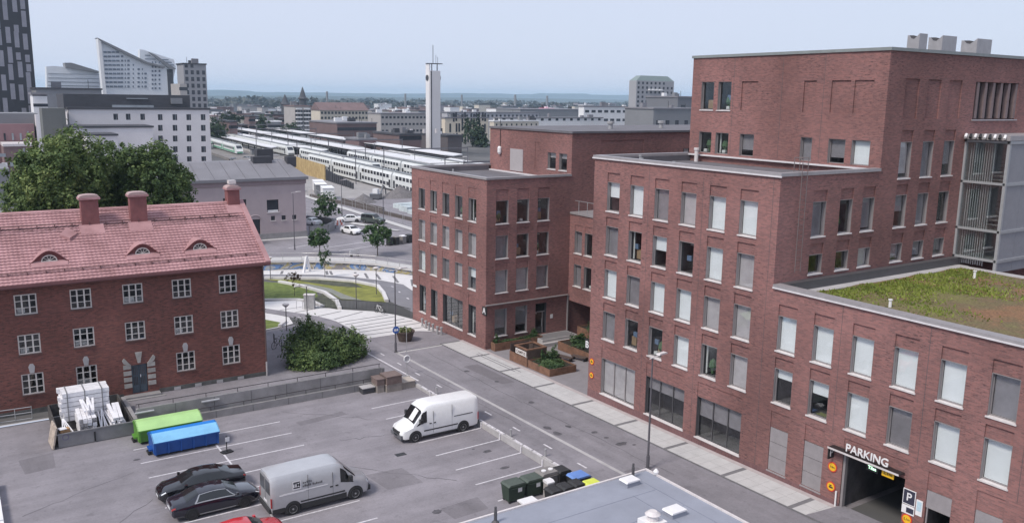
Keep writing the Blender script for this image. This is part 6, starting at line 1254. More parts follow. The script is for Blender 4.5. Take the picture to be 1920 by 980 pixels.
# ramp wall with dark parapet right of it
rw = empty('ramp_wall', label='dark curved parapet of the ramp beside the pink house', cat='wall'); RP = [(52.5, 157), (55, 156), (57.6, 153), (58.6, 149.5), (57.5, 146), (55.2, 143), (51.5, 142)]
for a, b in zip(RP, RP[1:]): s_ = strip(a, b, .35); MB().pz(s_, ROADZ, ROADZ + 1.5).build('wall_section', DKR if a[1] > 147 else CONC, rw)
for k, (x, y) in enumerate(((59.0, 125.8), (60.2, 125.9), (61.6, 126.3), (62.9, 126.7))):
    b = empty('waste_bin', (x, y, ROADZ), .3, ('dark bin, leftmost of the four by the far road', 'black bin, second of the four by the far road', 'pale bin, third of the four by the far road', 'brown bin, rightmost of the four by the far road')[k], 'waste bin', 'bins by the far road'); MB().box(-.4, .4, -.4, .4, .05, 1.25).build('body', (BB, BB, GRB, BB)[k], b); MB().px([(-.45, 1.25), (.45, 1.25), (.4, 1.4), (-.45, 1.33)], -.44, .44).build('lid', (BB, GRB, WHITE, BB)[k], b)
# --- white office block with dark upper storey
ob = empty('office_block', (0, 296, -3), 0, 'white plaster office block with square windows and dark set-back top floor', 'building'); ob.location = (0, 0, 0)
def rect(px0, px1, pyt, pyb, Y): a, b = S(px0, pyt, Y), S(px1, pyb, Y); return a.x, b.x, b.z, a.z
x0, x1, _, zt = rect(128, 398, 205, 320, 296); ops = []; WN = []
for r, py in enumerate((220, 240, 260, 280, 299, 317)):
    for c, px in enumerate((300.5, 328, 354, 381)): a, b, q, t_ = rect(px - 4.7 + r * .3, px + 4.7 + r * .3, py - 5.5, py + 5.5, 296); ops.append((a - x0, b - x0, q, t_, .4, True)); WN.append((a, b, q, t_))
for px in (217, 240.5, 267.5): a, b, q, t_ = rect(px - 4.7, px + 4.7, 213.5, 225, 296); ops.append((a - x0, b - x0, q, t_, .4, True)); WN.append((a, b, q, t_))
for px in (241, 269): a, b, q, t_ = rect(px - 4.7, px + 4.7, 234, 240, 296); ops.append((a - x0, b - x0, q, t_, .4, True)); WN.append((a, b, q, t_))
mb = MB(); wall(mb, frame_at(FY, (x0, 296, 0)), x1 - x0, -4, zt, ops, niche=1); mb.box(x0, x1, 297.5, 315, -4, zt); mb.build('wall', [WPL, INSIDE], ob)
for a, b, q, t_ in WN: o = MB().box(a, b, 296.3, 296.35, q, t_).build('window', DWIN, ob); MB().box(a + (b - a) * .62, a + (b - a) * .68, 296.2, 296.3, q, t_).build('mullion', LWIN, o)
MB().box(x0 - .3, x1 + .3, 295.7, 315.3, zt, zt + .6).build('roof_edge', DKR, ob)
a, b, q, t_ = rect(118, 357, 176, 204, 300); MB().box(a, b, 300, 318, zt, t_).build('upper_storey', DKR, ob); a2, b2, q2, t2 = rect(210, 288, 197, 202, 299.8); MB().box(a2, b2, 299.5, 300, q2, t2).build('strip_window', LWIN, ob); a2, b2, q2, t2 = rect(237, 277, 184, 186, 299.8); MB().box(a2, b2, 299.5, 300, q2, t2).build('strip_window', LWIN, ob); a2, b2, q2, t2 = rect(320, 342, 184, 195, 299.8); MB().box(a2, b2, 299.5, 300, q2, t2).build('strip_window', CGREY, ob)
a, b, q, t_ = rect(78, 130, 203, 300, 292); MB().box(a, b, 292, 300, -4, t_).build('stair_tower', OLV, ob)
a, b, q, t_ = rect(130, 292, 240, 330, 282); MB().box(a, b, 282, 295.5, -4, t_).build('lower_wing', WPL, ob); MB().box(a - .3, b + .3, 281.7, 295.6, t_, t_ + .5).build('roof_edge', DKR, ob); a, b, q, t_ = rect(163, 225, 255, 330, 270); MB().box(a, b, 270, 281.5, -4, t_).build('lower_wing', WPL, ob); MB().box(a - .3, b + .3, 269.7, 281.6, t_, t_ + .5).build('roof_edge', DKR, ob)
for px, py, ww in ((188, 273, 5), (209, 274, 5)): a, b, q, t_ = rect(px - ww, px + ww, py - 5, py + 5, 269.9); MB().box(a, b, 269.85, 269.98, q, t_).build('window', DWIN, ob)
# --- brick hall at the left edge
rb = empty('brick_hall', (0, 235, -3), 0, 'pinkish brick hall with grey roof band at the left edge', 'building'); rb.location = (0, 0, 0)
a, b, q, t_ = rect(-60, 72, 233, 330, 235); MB().box(a, b, 235, 250, -4, t_).build('wall', PINKB, rb); a, b, q, t_ = rect(-60, 70, 212, 234, 240); MB().box(a, b, 237, 250, t_ - 4.2, t_).build('roof_storey', CGREY, rb); a, b, q, t_ = rect(66, 76, 215, 270, 234.9); MB().box(a, b, 234.8, 251, -4, t_).build('end_pier', WPL, rb)
for px in (9, 24, 39, 53): a, b, q, t_ = rect(px - 2.4, px + 2.4, 246 if px > 45 else 250, 267 if px > 45 else 263, 234.9); MB().box(a, b, 234.85, 234.98, q, t_).build('window', LWIN if px > 20 else DWIN, rb)
a, b, q, t_ = rect(6, 62, 274, 330, 225); MB().box(a, b, 225, 234.7, -4, t_).build('front_wing', mat('wing_brown', (.20, .135, .135), .9, var=.1), rb); a, b, q, t_ = rect(5, 63, 270, 274, 225); MB().box(a, b, 224.8, 234.7, q, t_).build('wing_roof', SILL, rb)
for px, py, wx, wy, m in ((52, 284, 2.5, 6, WHITE), (45, 284, 2.2, 6, LWIN), (9, 312, 6, 7, WHITE), (28, 308, 9, 4, LWIN), (45, 307, 3, 5, DWIN), (4, 291, 7, 3, LWIN)): a, b, q, t_ = rect(px - wx, px + wx, py - wy, py + wy, 224.9); MB().box(a, b, 224.85, 224.98, q, t_).build('window', m, rb)
a, b, q, t_ = rect(-60, 25, 318, 400, 205); MB().box(a, b, 205, 220, -4, t_).build('annex', CGREY, rb)
# --- black tower with pale slits
BLK = mat('tower_black', (.024, .024, .032), .45, var=.15, scale=.2); SLIT = mat('tower_panel', (.24, .24, .28), .5, var=.15, scale=.2)
tb, X0, X1, Z = block_('high_rise', 'black high-rise hotel with scattered pale window slits at the left edge', -120, 47.5, -60, 420, 22, BLK, cat='tower', pt_at=40)
clean(tb); random.seed(11); pm_ = MB().box(-.85, .85, -.12, 0, -3.2, 3.2).mesh('light_panel', SLIT); ps_ = MB().box(-.85, .85, -.12, 0, -1.5, 1.5).mesh('light_panel', SLIT)
for c in range(8):
    z = Z - random.uniform(2, 9)
    while z > 4:
        big_ = random.random() < .7; link('light_panel', pm_ if big_ else ps_, tb, loc=(X1 - tb.location.x - 2.2 - c * 3.1 + random.uniform(-.25, .25), 0, z + 3)); z -= (7.6 if big_ else 4.4) * random.uniform(.85, 1.3)
# --- white buildings with sail-like roofs
SAIL = mat('sail_white', (.66, .69, .73), .6, var=.04, scale=.1); SAILW = mat('sail_window', (.14, .17, .22), .25, var=.2, scale=.3)
def outline(name, label, pts, Y, D, m, cat='building'):
    b = empty(name, (0, 0, 0), 0, label, cat); P = [S(px, py, Y) for px, py in pts]; b.location = (0, 0, 0); MB().py([(p.x, p.z) for p in P], Y, Y + D).build('wall', m, b); return b
def band(b, px0, px1, py0, py1, Y, m, name='window'): a, c, q, t_ = rect(px0, px1, py0, py1, Y - .3); MB().box(a, c, Y - .35, Y + .05, q, t_).build(name, m, b)
sb = outline('sail_building', 'tall white building with a sharp sweeping sail-like roof', [(194, 182), (190, 140), (183, 72), (236, 98), (275, 117), (300, 124), (310, 126), (312, 182)], 560, 8, SAIL)
sk_ = [S(px, py, 559) for px, py in ((182, 71), (236, 97), (275, 116), (309, 125), (309, 128), (275, 120), (236, 102), (193, 80))]; MB().py([(p.x, p.z) for p in sk_], 558, 568.5).build('roof_rim', CGREY, sb)
sk_ = [S(px, py, 559.5) for px, py in ((183, 72), (189, 78), (200, 182), (193, 182))]; MB().py([(p.x, p.z) for p in sk_], 558.5, 560).build('edge_fin', WHT, sb)
for r in range(9):
    py = 98 + r * 8.05; right = 225
    for k in range(4):
        a = 194 + k * 7.6 + r * .5; band(sb, a, a + 6.6, py - 1.7, py + 1.7, 560, SAILW) if a + 6 < 183 + 53 + r * 10 else None
    for k, px in enumerate((229, 235, 241, 250, 260, 267, 273)):
        if py > 98 + (px - 222) * .62 + 3: band(sb, px - (1 if k % 2 else 2.1), px + (1 if k % 2 else 2.1), py - 1.8, py + 1.8, 560, SAILW)
    for px in (286, 291.5, 299):
        if r > 1: band(sb, px - 1.4, px + 1.8, py + 1.5, py + 5, 560, SAILW)
s2 = outline('sail_building', 'white slanted block rising behind the sharp sail roof', [(262, 182), (262, 93), (270, 94), (326, 112), (330, 126), (318, 182)], 600, 6, SAIL)
for px0, px1, py in ((272, 282, 104), (272, 292, 111), (300, 316, 112), (306, 322, 117), (310, 326, 122)): band(s2, px0, px1, py - 1, py + 1, 600, SAILW)
sk_ = [S(px, py, 599) for px, py in ((278, 98), (290, 103), (330, 130), (318, 130))]; MB().py([(p.x, p.z) for p in sk_], 597.5, 599.5).build('dark_fold', CGREY, s2); band(s2, 313, 327, 130, 180, 600, DKR, 'dark_bay')
s3 = outline('sail_building', 'low white building with curved bands left of the sails', [(88, 170), (87, 125), (100, 124), (122, 126), (186, 138), (190, 170)], 580, 8, SAIL)
for py in (139, 147, 154, 161): band(s3, 90, 186, py - 1.3, py + 1.3, 580, SAILW, 'window_band')
sk_ = [S(px, py, 579) for px, py in ((121, 118), (134, 118), (186, 134), (186, 137), (123, 127))]; MB().py([(p.x, p.z) for p in sk_], 578, 588.5).build('roof_fin', CGREY, s3)
ft, X0, X1, Z = block_('apartment_tower', 'slim grey apartment tower with pale corner bays right of the sails', 331, 386, 121, 500, 16, mat('tower_grey', (.27, .27, .29), .8, var=.06), DKR, win=(7, 4, 1.6, 2.2, 15, 40)); clean(ft)
for px0, px1 in ((338, 345), (355, 363)): band(ft, px0, px1, 124, 200, 499, WHT, 'bay') 
ft.children[-1].location = ft.children[-2].location = -ft.location
lo, X0, X1, Z = block_('low_block', 'low grey block in front of the sail buildings', 320, 350, 157, 450, 20, GRYP, win=(1, 1, 4, 1.6, 24, 27)); clean(lo)
lo, X0, X1, Z = block_('low_block', 'flat dark block left of the white office', 55, 190, 168, 400, 30, CGREY, DKR); clean(lo)
lo, X0, X1, Z = block_('low_block', 'small white rooftop block beside the black tower', 56, 88, 178, 330, 10, WHT, GRF, win=(2, 2, 2.2, 1.0, 17, 24)); clean(lo)
# --- station: clock tower, brown halls
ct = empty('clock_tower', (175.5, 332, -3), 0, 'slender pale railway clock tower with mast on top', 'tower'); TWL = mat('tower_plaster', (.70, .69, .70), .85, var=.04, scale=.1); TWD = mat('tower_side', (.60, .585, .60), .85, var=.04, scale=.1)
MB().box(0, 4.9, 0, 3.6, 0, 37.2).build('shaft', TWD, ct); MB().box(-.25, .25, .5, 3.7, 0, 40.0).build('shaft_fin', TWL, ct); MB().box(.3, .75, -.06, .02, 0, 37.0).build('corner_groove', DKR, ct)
MB().box(-.5, 6.2, .3, 3.2, 40.0, 40.3).build('platform', DKR, ct); MB().box(1.2, 1.5, 1, 1.3, 37.2, 40).build('platform_leg', DKR, ct); MB().box(3.8, 4.1, 1, 1.3, 37.2, 40).build('platform_leg', DKR, ct); MB().tube((2.2, 1.6, 40.2), (2.2, 1.6, 47.8), .13, 6).build('mast', DKR, ct); MB().tube((3.6, 1.6, 40.2), (3.6, 1.6, 43.8), .08, 5).build('antenna', DKR, ct); MB().tube((4.4, 1.6, 40.2), (4.4, 1.6, 43), .08, 5).build('antenna', DKR, ct); MB().tube((-.28, 2.1, 34.2), (-.5, 2.1, 34.2), 1.2, 20).build('clock_face', DKR, ct); MB().tube((4.92, 1.8, 34.2), (5.3, 1.8, 34.2), 1.5, 20).build('clock_face', DKR, ct)
st1, X0, X1, Z = block_('station_hall', 'long brown brick station hall with a row of small windows', 700, 790, 254, 322, 26, BRN, DKR, win=(1, 15, 1.0, 1.7, 4.6, 8.5)); clean(st1)
for k in range(3): MB().box(X0 + 8 + k * 6 - st1.location.x, X0 + 9 + k * 6 - st1.location.x, 6, 7, Z + 3.5, Z + 5.2).build('roof_vent', SILL, st1)
st1, X0, X1, Z = block_('station_hall', 'tall brown station hall left of the clock tower', 580, 706, 232, 420, 40, BRN, GRF, win=(2, 16, 1.3, 1.6, -1, 9)); clean(st1)
st1, X0, X1, Z = block_('station_hall', 'brown brick hall right behind the clock tower', 790, 866, 256, 345, 26, mat('hall_dark', (.10, .085, .09), .9, var=.1), DKR); clean(st1)
st1, X0, X1, Z = block_('station_annex', 'low reddish annex before the brown station hall', 648, 705, 263, 330, 14, mat('annex_red', (.19, .125, .13), .9, var=.1), GRF, win=(1, 10, 1.0, 1.2, -1, 3)); clean(st1)
# --- apartment houses
ap, X0, X1, Z = block_('apartment_house', 'grey apartment house with two stacks of white balconies', 532, 583, 200, 560, 22, GRYP, REDR, win=(6, 6, 1.5, 1.4, -1, 14)); clean(ap)
bm_ = MB().box(-1.9, 1.9, -1.4, 0, 0, .9).mesh('balcony', WHT)
for c in (.22, .72):
    for r in range(6): link('balcony', bm_, ap, loc=((X0 + (X1 - X0) * c) - ap.location.x, 0, 3.2 + r * 2.75))
ap, X0, X1, Z = block_('apartment_house', 'long cream apartment house with brown hipped roof', 583, 690, 207, 585, 18, BEI, None, win=(4, 14, 1.5, 1.6, -1, None)); clean(ap)
MB().px([(-.8, Z + 3), (9, Z + 8.4), (18.8, Z + 3)], X0 - ap.location.x - .5, X1 - ap.location.x + .5).build('roof', REDR, ap)
ap, X0, X1, Z = block_('apartment_house', 'pale flat-roofed house behind the clock tower', 690, 800, 214, 520, 20, GRYP, GRF, win=(3, 12, 1.6, 1.4, -1, None)); clean(ap)
ap, X0, X1, Z = block_('apartment_house', 'beige house with tall black and cream window stripes', 828, 916, 222, 430, 4, mat('stripe_cream', (.62, .55, .45), .9, var=.05), GRF); clean(ap)
sw = MB().box(-.55, .55, -.12, .05, -2.4, 2.4).mesh('stripe_window', DWIN); random.seed(3)
for r in range(3):
    for c in range(14):
        if random.random() < .8: link('stripe_window', sw, ap, loc=(X0 - ap.location.x + 1.6 + c * (X1 - X0 - 2) / 14 + random.uniform(-.3, .3), 0, 4 + r * 5.6 + random.uniform(-.6, .6)))
ap, X0, X1, Z = block_('apartment_house', 'cream house with small square windows right of the striped one', 918, 1010, 228, 440, 5, BEI, WHT, win=(2, 9, 1.0, 1.2, 2, None)); clean(ap)
ap, X0, X1, Z = block_('long_block', 'long white block with a row of dark windows beyond the brick roofs', 925, 1130, 222, 470, 8, WHT, GRF, win=(1, 14, 2.2, 2.2, 9.5, None)); clean(ap)
ap, X0, X1, Z = block_('long_block', 'pale grey long block with flat roof behind the striped house', 828, 1010, 212, 520, 8, mat('pale_grey', (.40, .40, .43), .85, var=.05), GRF, win=(1, 22, 1.6, 1.5, 9, None)); clean(ap)
ap, X0, X1, Z = block_('long_block', 'dark low block with sweeping roof in the middle distance', 930, 1120, 206, 640, 40, CGREY, GRF); clean(ap)
ap, X0, X1, Z = block_('office_block', 'bright white office block with ribbon windows before the grey hotel', 1085, 1200, 201, 480, 6, WHT, GRF, win=(2, 9, 3.6, 1.8, 6, None)); clean(ap)
ap, X0, X1, Z = block_('office_block', 'wide grey panel block left of the brick tower', 1172, 1330, 205, 300, 20, CGREY, GRF, win=(1, 6, 2.2, 2.2, 11, 15)); clean(ap)
ap, X0, X1, Z = block_('office_block', 'upper dark grey block behind the wide grey one', 1212, 1330, 183, 330, 24, mat('city_slate', (.16, .165, .185), .8, var=.05), GRF, win=(1, 3, 3.0, 3.0, 17.5, 21.5)); clean(ap)
wt_ = MB().box(-4.5, 4.5, -.5, .3, 0, .9).mesh('canopy', WHT)
for k in range(3): link('canopy', wt_, ap, loc=(-8 + k * 9, -30.5, 12.2))
ht2, X0, X1, Z = block_('hotel_tower', 'grey hotel high-rise with balconies and green mansard roof', 1180, 1264, 152, 420, 7, mat('hotel_grey', (.33, .33, .35), .85, var=.05), None, win=(6, 9, 1.5, 1.5, 18, None), cat='tower'); clean(ht2)
MB().prism([(X0, 420), (X1, 420), (X1, 440), (X0, 440)], lambda a, b: (a - ht2.location.x, (b - 420) * .35, Z + 3), lambda a, b: ((X0 + X1) / 2 + (a - (X0 + X1) / 2) * .72 - ht2.location.x, (b - 430) * .2 + 3.5, Z + 6.2)).build('mansard_roof', mat('copper_green', (.20, .25, .25), .7, var=.1), ht2); band(ht2, 1180, 1190, 156, 200, 419.6, GRYP, 'corner_pier'); band(ht2, 1196, 1206, 156, 200, 419.6, WHT, 'corner_pier'); 
for c_ in ht2.children[-2:]: c_.location = -Vector(ht2.location)
for k in range(4): MB().box(X0 - ht2.location.x + 10 + k * 3, X0 - ht2.location.x + 12.2 + k * 3, -1.2, 0, Z - 6 - 0 * k + 3, Z - 5 + 3).build('balcony', WHT, ht2)
lettering('HOTEL', 3.2, .1, WHT, FY, ((X0 + X1) / 2 - ht2.location.x + 1, -.6, Z + 4.8), ht2) if False else None
# --- chimneys and spires on the skyline
def stack(px, pt, Y, w_, label, spire=False):
    p = S(px, pt, Y); o = empty('factory_chimney' if not spire else 'church_spire', (p.x, Y, -3), 0, label, 'chimney' if not spire else 'spire')
    if spire: MB().lathe([(w_, 0), (w_, p.z * .72), (w_ * 1.3, p.z * .74), (w_ * .9, p.z * .8), (w_ * .7, p.z * .88), (.2, p.z + 3)], n=8).build('spire', DKR, o)
    else: MB().lathe([(w_, 0), (w_ * .75, p.z + 3), (w_ * .6, p.z + 3.2)], n=10).build('shaft', CGREY, o)
stack(567, 163, 800, 3.6, 'dark church spire on the ridge left of the chimneys', True); stack(534, 177, 820, 4, 'small dome tower left of the church spire', True); stack(613, 172, 1100, 1.8, 'dark chimney right of the church spire'); stack(760, 176, 1400, 2.2, 'thin chimney left of the clock tower'); stack(866, 178, 1500, 2.4, 'pale thin chimney right of the clock tower'); stack(966, 178, 1300, 2.6, 'pale chimney above the bright pink roof'); stack(1026, 180, 1500, 2.8, 'dark chimney far right of the clock tower')
pk = mat('pink_banner', (.85, .12, .25), .6, var=.1, scale=.2); o, X0, X1, Z = block_('roof_banner', 'bright pink arched roof among the distant roofs', 1010, 1040, 203, 700, 10, pk, None); clean(o)  # plain pink colour over the whole block
# --- distant filler blocks
random.seed(21)
FM = [GRYP, CGREY, WHT, BEI, BRN, REDR, mat('city_mauve', (.24, .21, .23), .9, var=.08)]; FN = ['grey', 'slate', 'white', 'cream', 'brown', 'brick red', 'mauve']
specs = []
for Yd, n, y0, y1, x0, x1 in ((700, 9, 212, 222, 392, 560), (900, 15, 203, 212, 392, 1175), (1300, 20, 196, 204, 392, 1175), (2000, 24, 192, 198, 392, 1175), (480, 5, 226, 238, 395, 530), (560, 7, 220, 228, 850, 1170), (640, 8, 214, 224, 400, 530), (760, 8, 203, 212, 690, 800), (1100, 16, 197, 206, 392, 1175)):
    for k in range(n): px = x0 + (x1 - x0) * (k + random.random() * .6) / n; specs.append((Yd * random.uniform(.92, 1.1), px, random.uniform(18, 44) * (900 / Yd) ** .4, random.uniform(y0, y1)))
cnt_ = {}; rows = []
for Yd, px, wpx, py in specs:
    i = random.randrange(7); rng_ = 'nearer rows' if Yd < 800 else 'middle rows' if Yd < 1600 else 'skyline row'
    side = 'left of the balconied house' if px < 530 else 'between balconied house and clock tower' if px < 800 else 'right of the clock tower'
    rows.append((px, f'distant {FN[i]} house in the {rng_} {side}', Yd, wpx, py, i, random.choice([GRF, DKR, REDR, WHT]), random.randint(4, 7), random.uniform(12, 24)))
tot_ = {}
for r_ in rows: tot_[r_[1]] = tot_.get(r_[1], 0) + 1
for px, lb, Yd, wpx, py, i, rf_, nc_, dp_ in sorted(rows):
    k = cnt_.get(lb, 0); cnt_[lb] = k + 1
    o, X0, X1, Z = block_('town_house', lb if tot_[lb] == 1 else f'{ORD[k]} {lb}', px - wpx / 2, px + wpx / 2, py, Yd, dp_, FM[i], rf_, win=(2, nc_, 1.6, 1.6, -1, None) if Yd < 1000 else None, group='distant town houses'); clean(o)
# --- trees among the houses, far woods
for k, (px, py, Y, h, r) in enumerate(((428, 212, 520, 16, 9), (404, 222, 470, 15, 8), (500, 218, 500, 15, 7), (545, 232, 470, 9, 8), (886, 262, 390, 15, 6), (905, 270, 385, 12, 4), (897, 255, 395, 17, 3), (408, 232, 440, 12, 7))):
    p = S(px, py, Y); tree('city_tree', p.x, Y, -3, max(h, p.z + 3), r, ('wide dark tree on the left slope of the town', 'dark tree right beside the white office block', 'dark tree group below the church ridge', 'low dark tree before the apartment balconies', 'round tree left of the conifers by the striped house', 'low conifer right of the clock tower', 'tall pointed conifer right of the clock tower', 'tree at the platform end behind the office')[k], 2600, 1.0, LEAF4, .4, cone=px > 895, clear=.1)
WOOD = leaf_mat('far_wood', (.05, .058, .055), (.07, .08, .072), (.1, .1, .095), 0)
bl = []
for k in range(110): Yw = random.uniform(1500, 3600); p = S(random.uniform(370, 1200), 200, Yw); bl.append((p.x, Yw, 2, random.uniform(30, 90), 25, random.uniform(9, 15)))
o = foliage('far_woods', bl, 26000, 9, WOOD, None, shell=.2); tag(o, 'dark woods between the far town and the hills', 'woods', kind='stuff')
# --- hills
def hills(pts, Y, m, name='hills'):
    mb = MB(); P = [S(px, py, Y) for px, py in pts]
    for p, q in zip(P, P[1:]): mb.quad([(p.x, Y - 900, -3), (q.x, Y - 900, -3), (q.x, Y, q.z), (p.x, Y, p.z)]); mb.quad([(p.x, Y, p.z), (q.x, Y, q.z), (q.x * 1.1, Y + 1500, q.z * .6 - 3), (p.x * 1.1, Y + 1500, p.z * .6 - 3)])
    return struct(mb.build(name, m))
HM = mat('hill_forest', (.030, .045, .035), .95, var=.35, scale=.004, detail=8)
def ridge(px, base, amp, seed): return base + amp * noise.noise(Vector((px * .006, seed, 0))) + amp * .35 * noise.noise(Vector((px * .025, seed, 5))) + .5 * noise.noise(Vector((px * .12, seed, 9)))
hills([(px, ridge(px, 177.5 + (px - 960) * .0095, 3.2, 1.7) - (2.5 if 1000 < px < 1110 else 0) - (2 if px < 470 else 0)) for px in range(-1200, 2900, 14)], 9000, HM)
hills([(px, ridge(px, 184.5 + (px - 960) * .010, 2.0, 8.2)) for px in range(-1200, 2900, 16)], 5600, HM)
# ================================================================ RAILWAY YARD
TR = Vector((19, 262, 0)).normalized(); TN = Vector((TR.y, -TR.x, 0))        # along the tracks / to the right
def tp(s_, n_, z=0): return Vector((97.4, 195, 0)) + TR * s_ + TN * n_ + Vector((0, 0, z))
YZ = -1.0
BAL = mat('ballast', (.20, .185, .18), .95, var=.2, scale=.2); yd = struct(MB().pz([tuple(tp(a, b)[:2]) for a, b in ((-110, -16), (420, -16), (420, 60), (-110, 60))], -2.2, YZ).build('rail_yard', BAL))
for n_ in (0, 4.6, 13, 18, 28, 33): 
    for e_ in (-.75, .75): MB().pz([tuple(tp(a, n_ + e_ + b)[:2]) for a, b in ((-110, -.05), (420, -.05), (420, .05), (-110, .05))], YZ, YZ + .16).build('rail', GALV, yd)
TRM = Matrix.Rotation(math.atan2(TR.y, TR.x), 4, 'Z')
TG = mat('train_green', (.10, .34, .20), .4, var=.05); TW = mat('train_white', (.66, .68, .68), .4, var=.04, scale=.3); TRF = mat('train_roof', (.20, .21, .22), .6, var=.1)
def train(s0, n_, cars, label, deck=2, green=False, nose=True, length=25):
    t = empty('train', tp(s0, n_, YZ), 0, label, 'train', 'trains in the station'); t.rotation_euler[2] = math.atan2(TR.y, TR.x)
    h = 5.0 if deck == 2 else 4.1
    wm = MB().box(-.85, .85, -.04, .04, -.45, .45).mesh('window', DWIN); dm = MB().box(-.6, .6, -.05, .05, -1.0, 1.0).mesh('door', TG if green else DWIN)
    for c in range(cars):
        x0 = c * (length + .8); prof = [(-1.4, .5), (1.4, .5), (1.45, 1.2), (1.45, h - .8), (1.15, h - .2), (.6, h), (-.6, h), (-1.15, h - .2), (-1.45, h - .8), (-1.45, 1.2)]
        w_ = MB(); w_.px(prof, x0, x0 + length); cb_ = w_.build('carriage', TW, t); MB().box(x0 + .3, x0 + length - .3, -.9, .9, h, h + .12).build('carriage_roof', TRF, cb_); MB().box(x0 + 2, x0 + length - 2, -1.2, 1.2, .15, .5).build('bogie', DKR, cb_)
        if green: MB().box(x0 + .2, x0 + length - .2, -1.49, -1.44, .7, 1.3).build('stripe', TG, cb_); MB().box(x0 + .2, x0 + length - .2, 1.44, 1.49, .7, 1.3).build('stripe', TG, cb_)
        for zz in ((1.75, 3.75) if deck == 2 else (2.4,)):
            for k in range(9):
                for sd in (-1, 1): link('window', wm, cb_, loc=(x0 + 2.6 + k * 2.4, sd * 1.45, zz))
        for xx in (1.2, length - 1.2):
            for sd in (-1, 1): link('door', dm, cb_, loc=(x0 + xx, sd * 1.45, 1.9))
    if nose:
        MB().py([(-3.2, .5), (0, .5), (0, h - .3), (-.8, h - .4), (-2.6, 2.3), (-3.2, 1.4)], -1.35, 1.35).build('cab', TW, t); MB().py([(-2.5, 2.5), (-.95, h - .55), (-1.0, h - .5), (-2.56, 2.45)], -1.1, 1.1).build('windscreen', DWIN, t); MB().box(-3.22, -3.1, -1.1, 1.1, .6, 1.2).build('nose_skirt', TG if green else TRF, t)
    return t
train(-42, 0, 5, 'nearest white double-deck train along the construction yard', 2, nose=False); train(42, 6.0, 3, 'second white double-deck train one track behind the nearest', 2)
train(165, -8.0, 5, 'green and white commuter train with its cab at the platform end', 1, green=True); train(20, 17, 3, 'white train with round cab under the platform roof', 2); train(128, 17, 4, 'white and green train behind the long platform roof', 1, green=True)
train(150, 9.0, 5, 'white train on the track beside the green commuter train', 1); train(118, 28.5, 6, 'white train between the two long platform roofs', 2); train(-30, 31, 4, 'white double-deck train before the clock tower foot', 2); train(205, -13.5, 4, 'pale train farthest left beside the white office', 1, green=True)
# platforms and canopies
CAN = mat('canopy_white', (.62, .62, .64), .6, var=.06, scale=.2)
def canopy(s0, s1, n_, wd, z, label):
    c = empty('platform_roof', tp(s0, n_, YZ), 0, label, 'canopy', 'platform roofs'); c.rotation_euler[2] = math.atan2(TR.y, TR.x); L_ = s1 - s0
    MB().px([(-wd / 2, z), (0, z - .5), (wd / 2, z), (wd / 2, z + .25), (0, z - .15), (-wd / 2, z + .25)], 0, L_).build('roof', CAN, c); MB().box(0, L_, -wd / 2 + .2, wd / 2 - .2, z - .75, z - .52).build('soffit', DKR, c); MB().box(-2, L_ + 2, -wd / 2 - .3, wd / 2 + .3, 0, .55).build('platform', CONC_L, c)
    for k in range(int(L_ / 12)): MB().box(6 + k * 12 - .2, 6 + k * 12 + .2, -.2, .2, .5, z - .5).build('column', DKR, c)
    return c
canopy(10, 330, 22.5, 7, 5.0, 'long white platform roof running back from the clock tower'); canopy(60, 330, 40, 7, 5.4, 'second white platform roof behind the first'); canopy(-60, 110, 36, 6, 4.2, 'white platform roof in front of the clock tower foot')
canopy(120, 330, 13, 5, 3.8, 'narrow white platform roof between the commuter trains'); canopy(150, 330, 2, 5, 3.6, 'white platform roof by the green commuter train')
# catenary masts
for k in range(12):
    s_ = -30 + k * 30; p = tp(s_, 9.5 if k % 2 else -4, YZ); o = empty('catenary_mast', p, 0, f'thin grey overhead line mast, {ORD[k]} counted from the near end of the tracks', 'mast', 'overhead line masts'); o.rotation_euler[2] = math.atan2(TR.y, TR.x); MB().tube((0, 0, 0), (0, 0, 9.5), .13, 6).build('mast', STEELGREY, o); MB().box(-.08, .08, -4, 4, 7.6, 7.75).build('cross_arm', STEELGREY, o)
# portals and lamps over the yard
for k in range(6):
    p = tp(-10 + k * 55, 24, YZ); o = empty('catenary_portal', p, 0, f'steel portal across the tracks, {ORD[k]} counted from the near end', 'mast', 'track portals'); o.rotation_euler[2] = math.atan2(TR.y, TR.x)
    for yy in (-14, 14): MB().tube((0, yy, 0), (0, yy, 9), .16, 6).build('mast', STEELGREY, o)
    MB().box(-.12, .12, -14, 14, 8.4, 8.75).build('cross_beam', STEELGREY, o)
for k in range(9):
    p = tp(15 + k * 36, 22.5, YZ); o = empty('platform_lamp', p, 0, f'slim platform lamp above the long white roof, {ORD[k]} from the near end', 'street lamp', 'platform lamps'); MB().tube((0, 0, 4.5), (0, 0, 8), .08, 6).build('pole', STEELGREY, o); MB().box(-.6, .6, -.2, .2, 8, 8.15).build('lamp_head', SILL, o)
for k in range(7):
    p = tp(160 + k * 26, -2.5 - (k % 3) * 3.5, YZ); o = empty('service_hut', p, .3 * k, f'small hut beside the tracks near the commuter train, {ORD[k]} from the near end', 'hut', 'huts by the tracks'); h_ = random.uniform(1.8, 3); MB().box(-1.5, 1.5, -1.1, 1.1, 0, h_).build('hut_wall', random.choice((WHT, CGREY, GRYP, OLV)), o); MB().box(-1.7, 1.7, -1.3, 1.3, h_, h_ + .2).build('hut_roof', DKR, o)
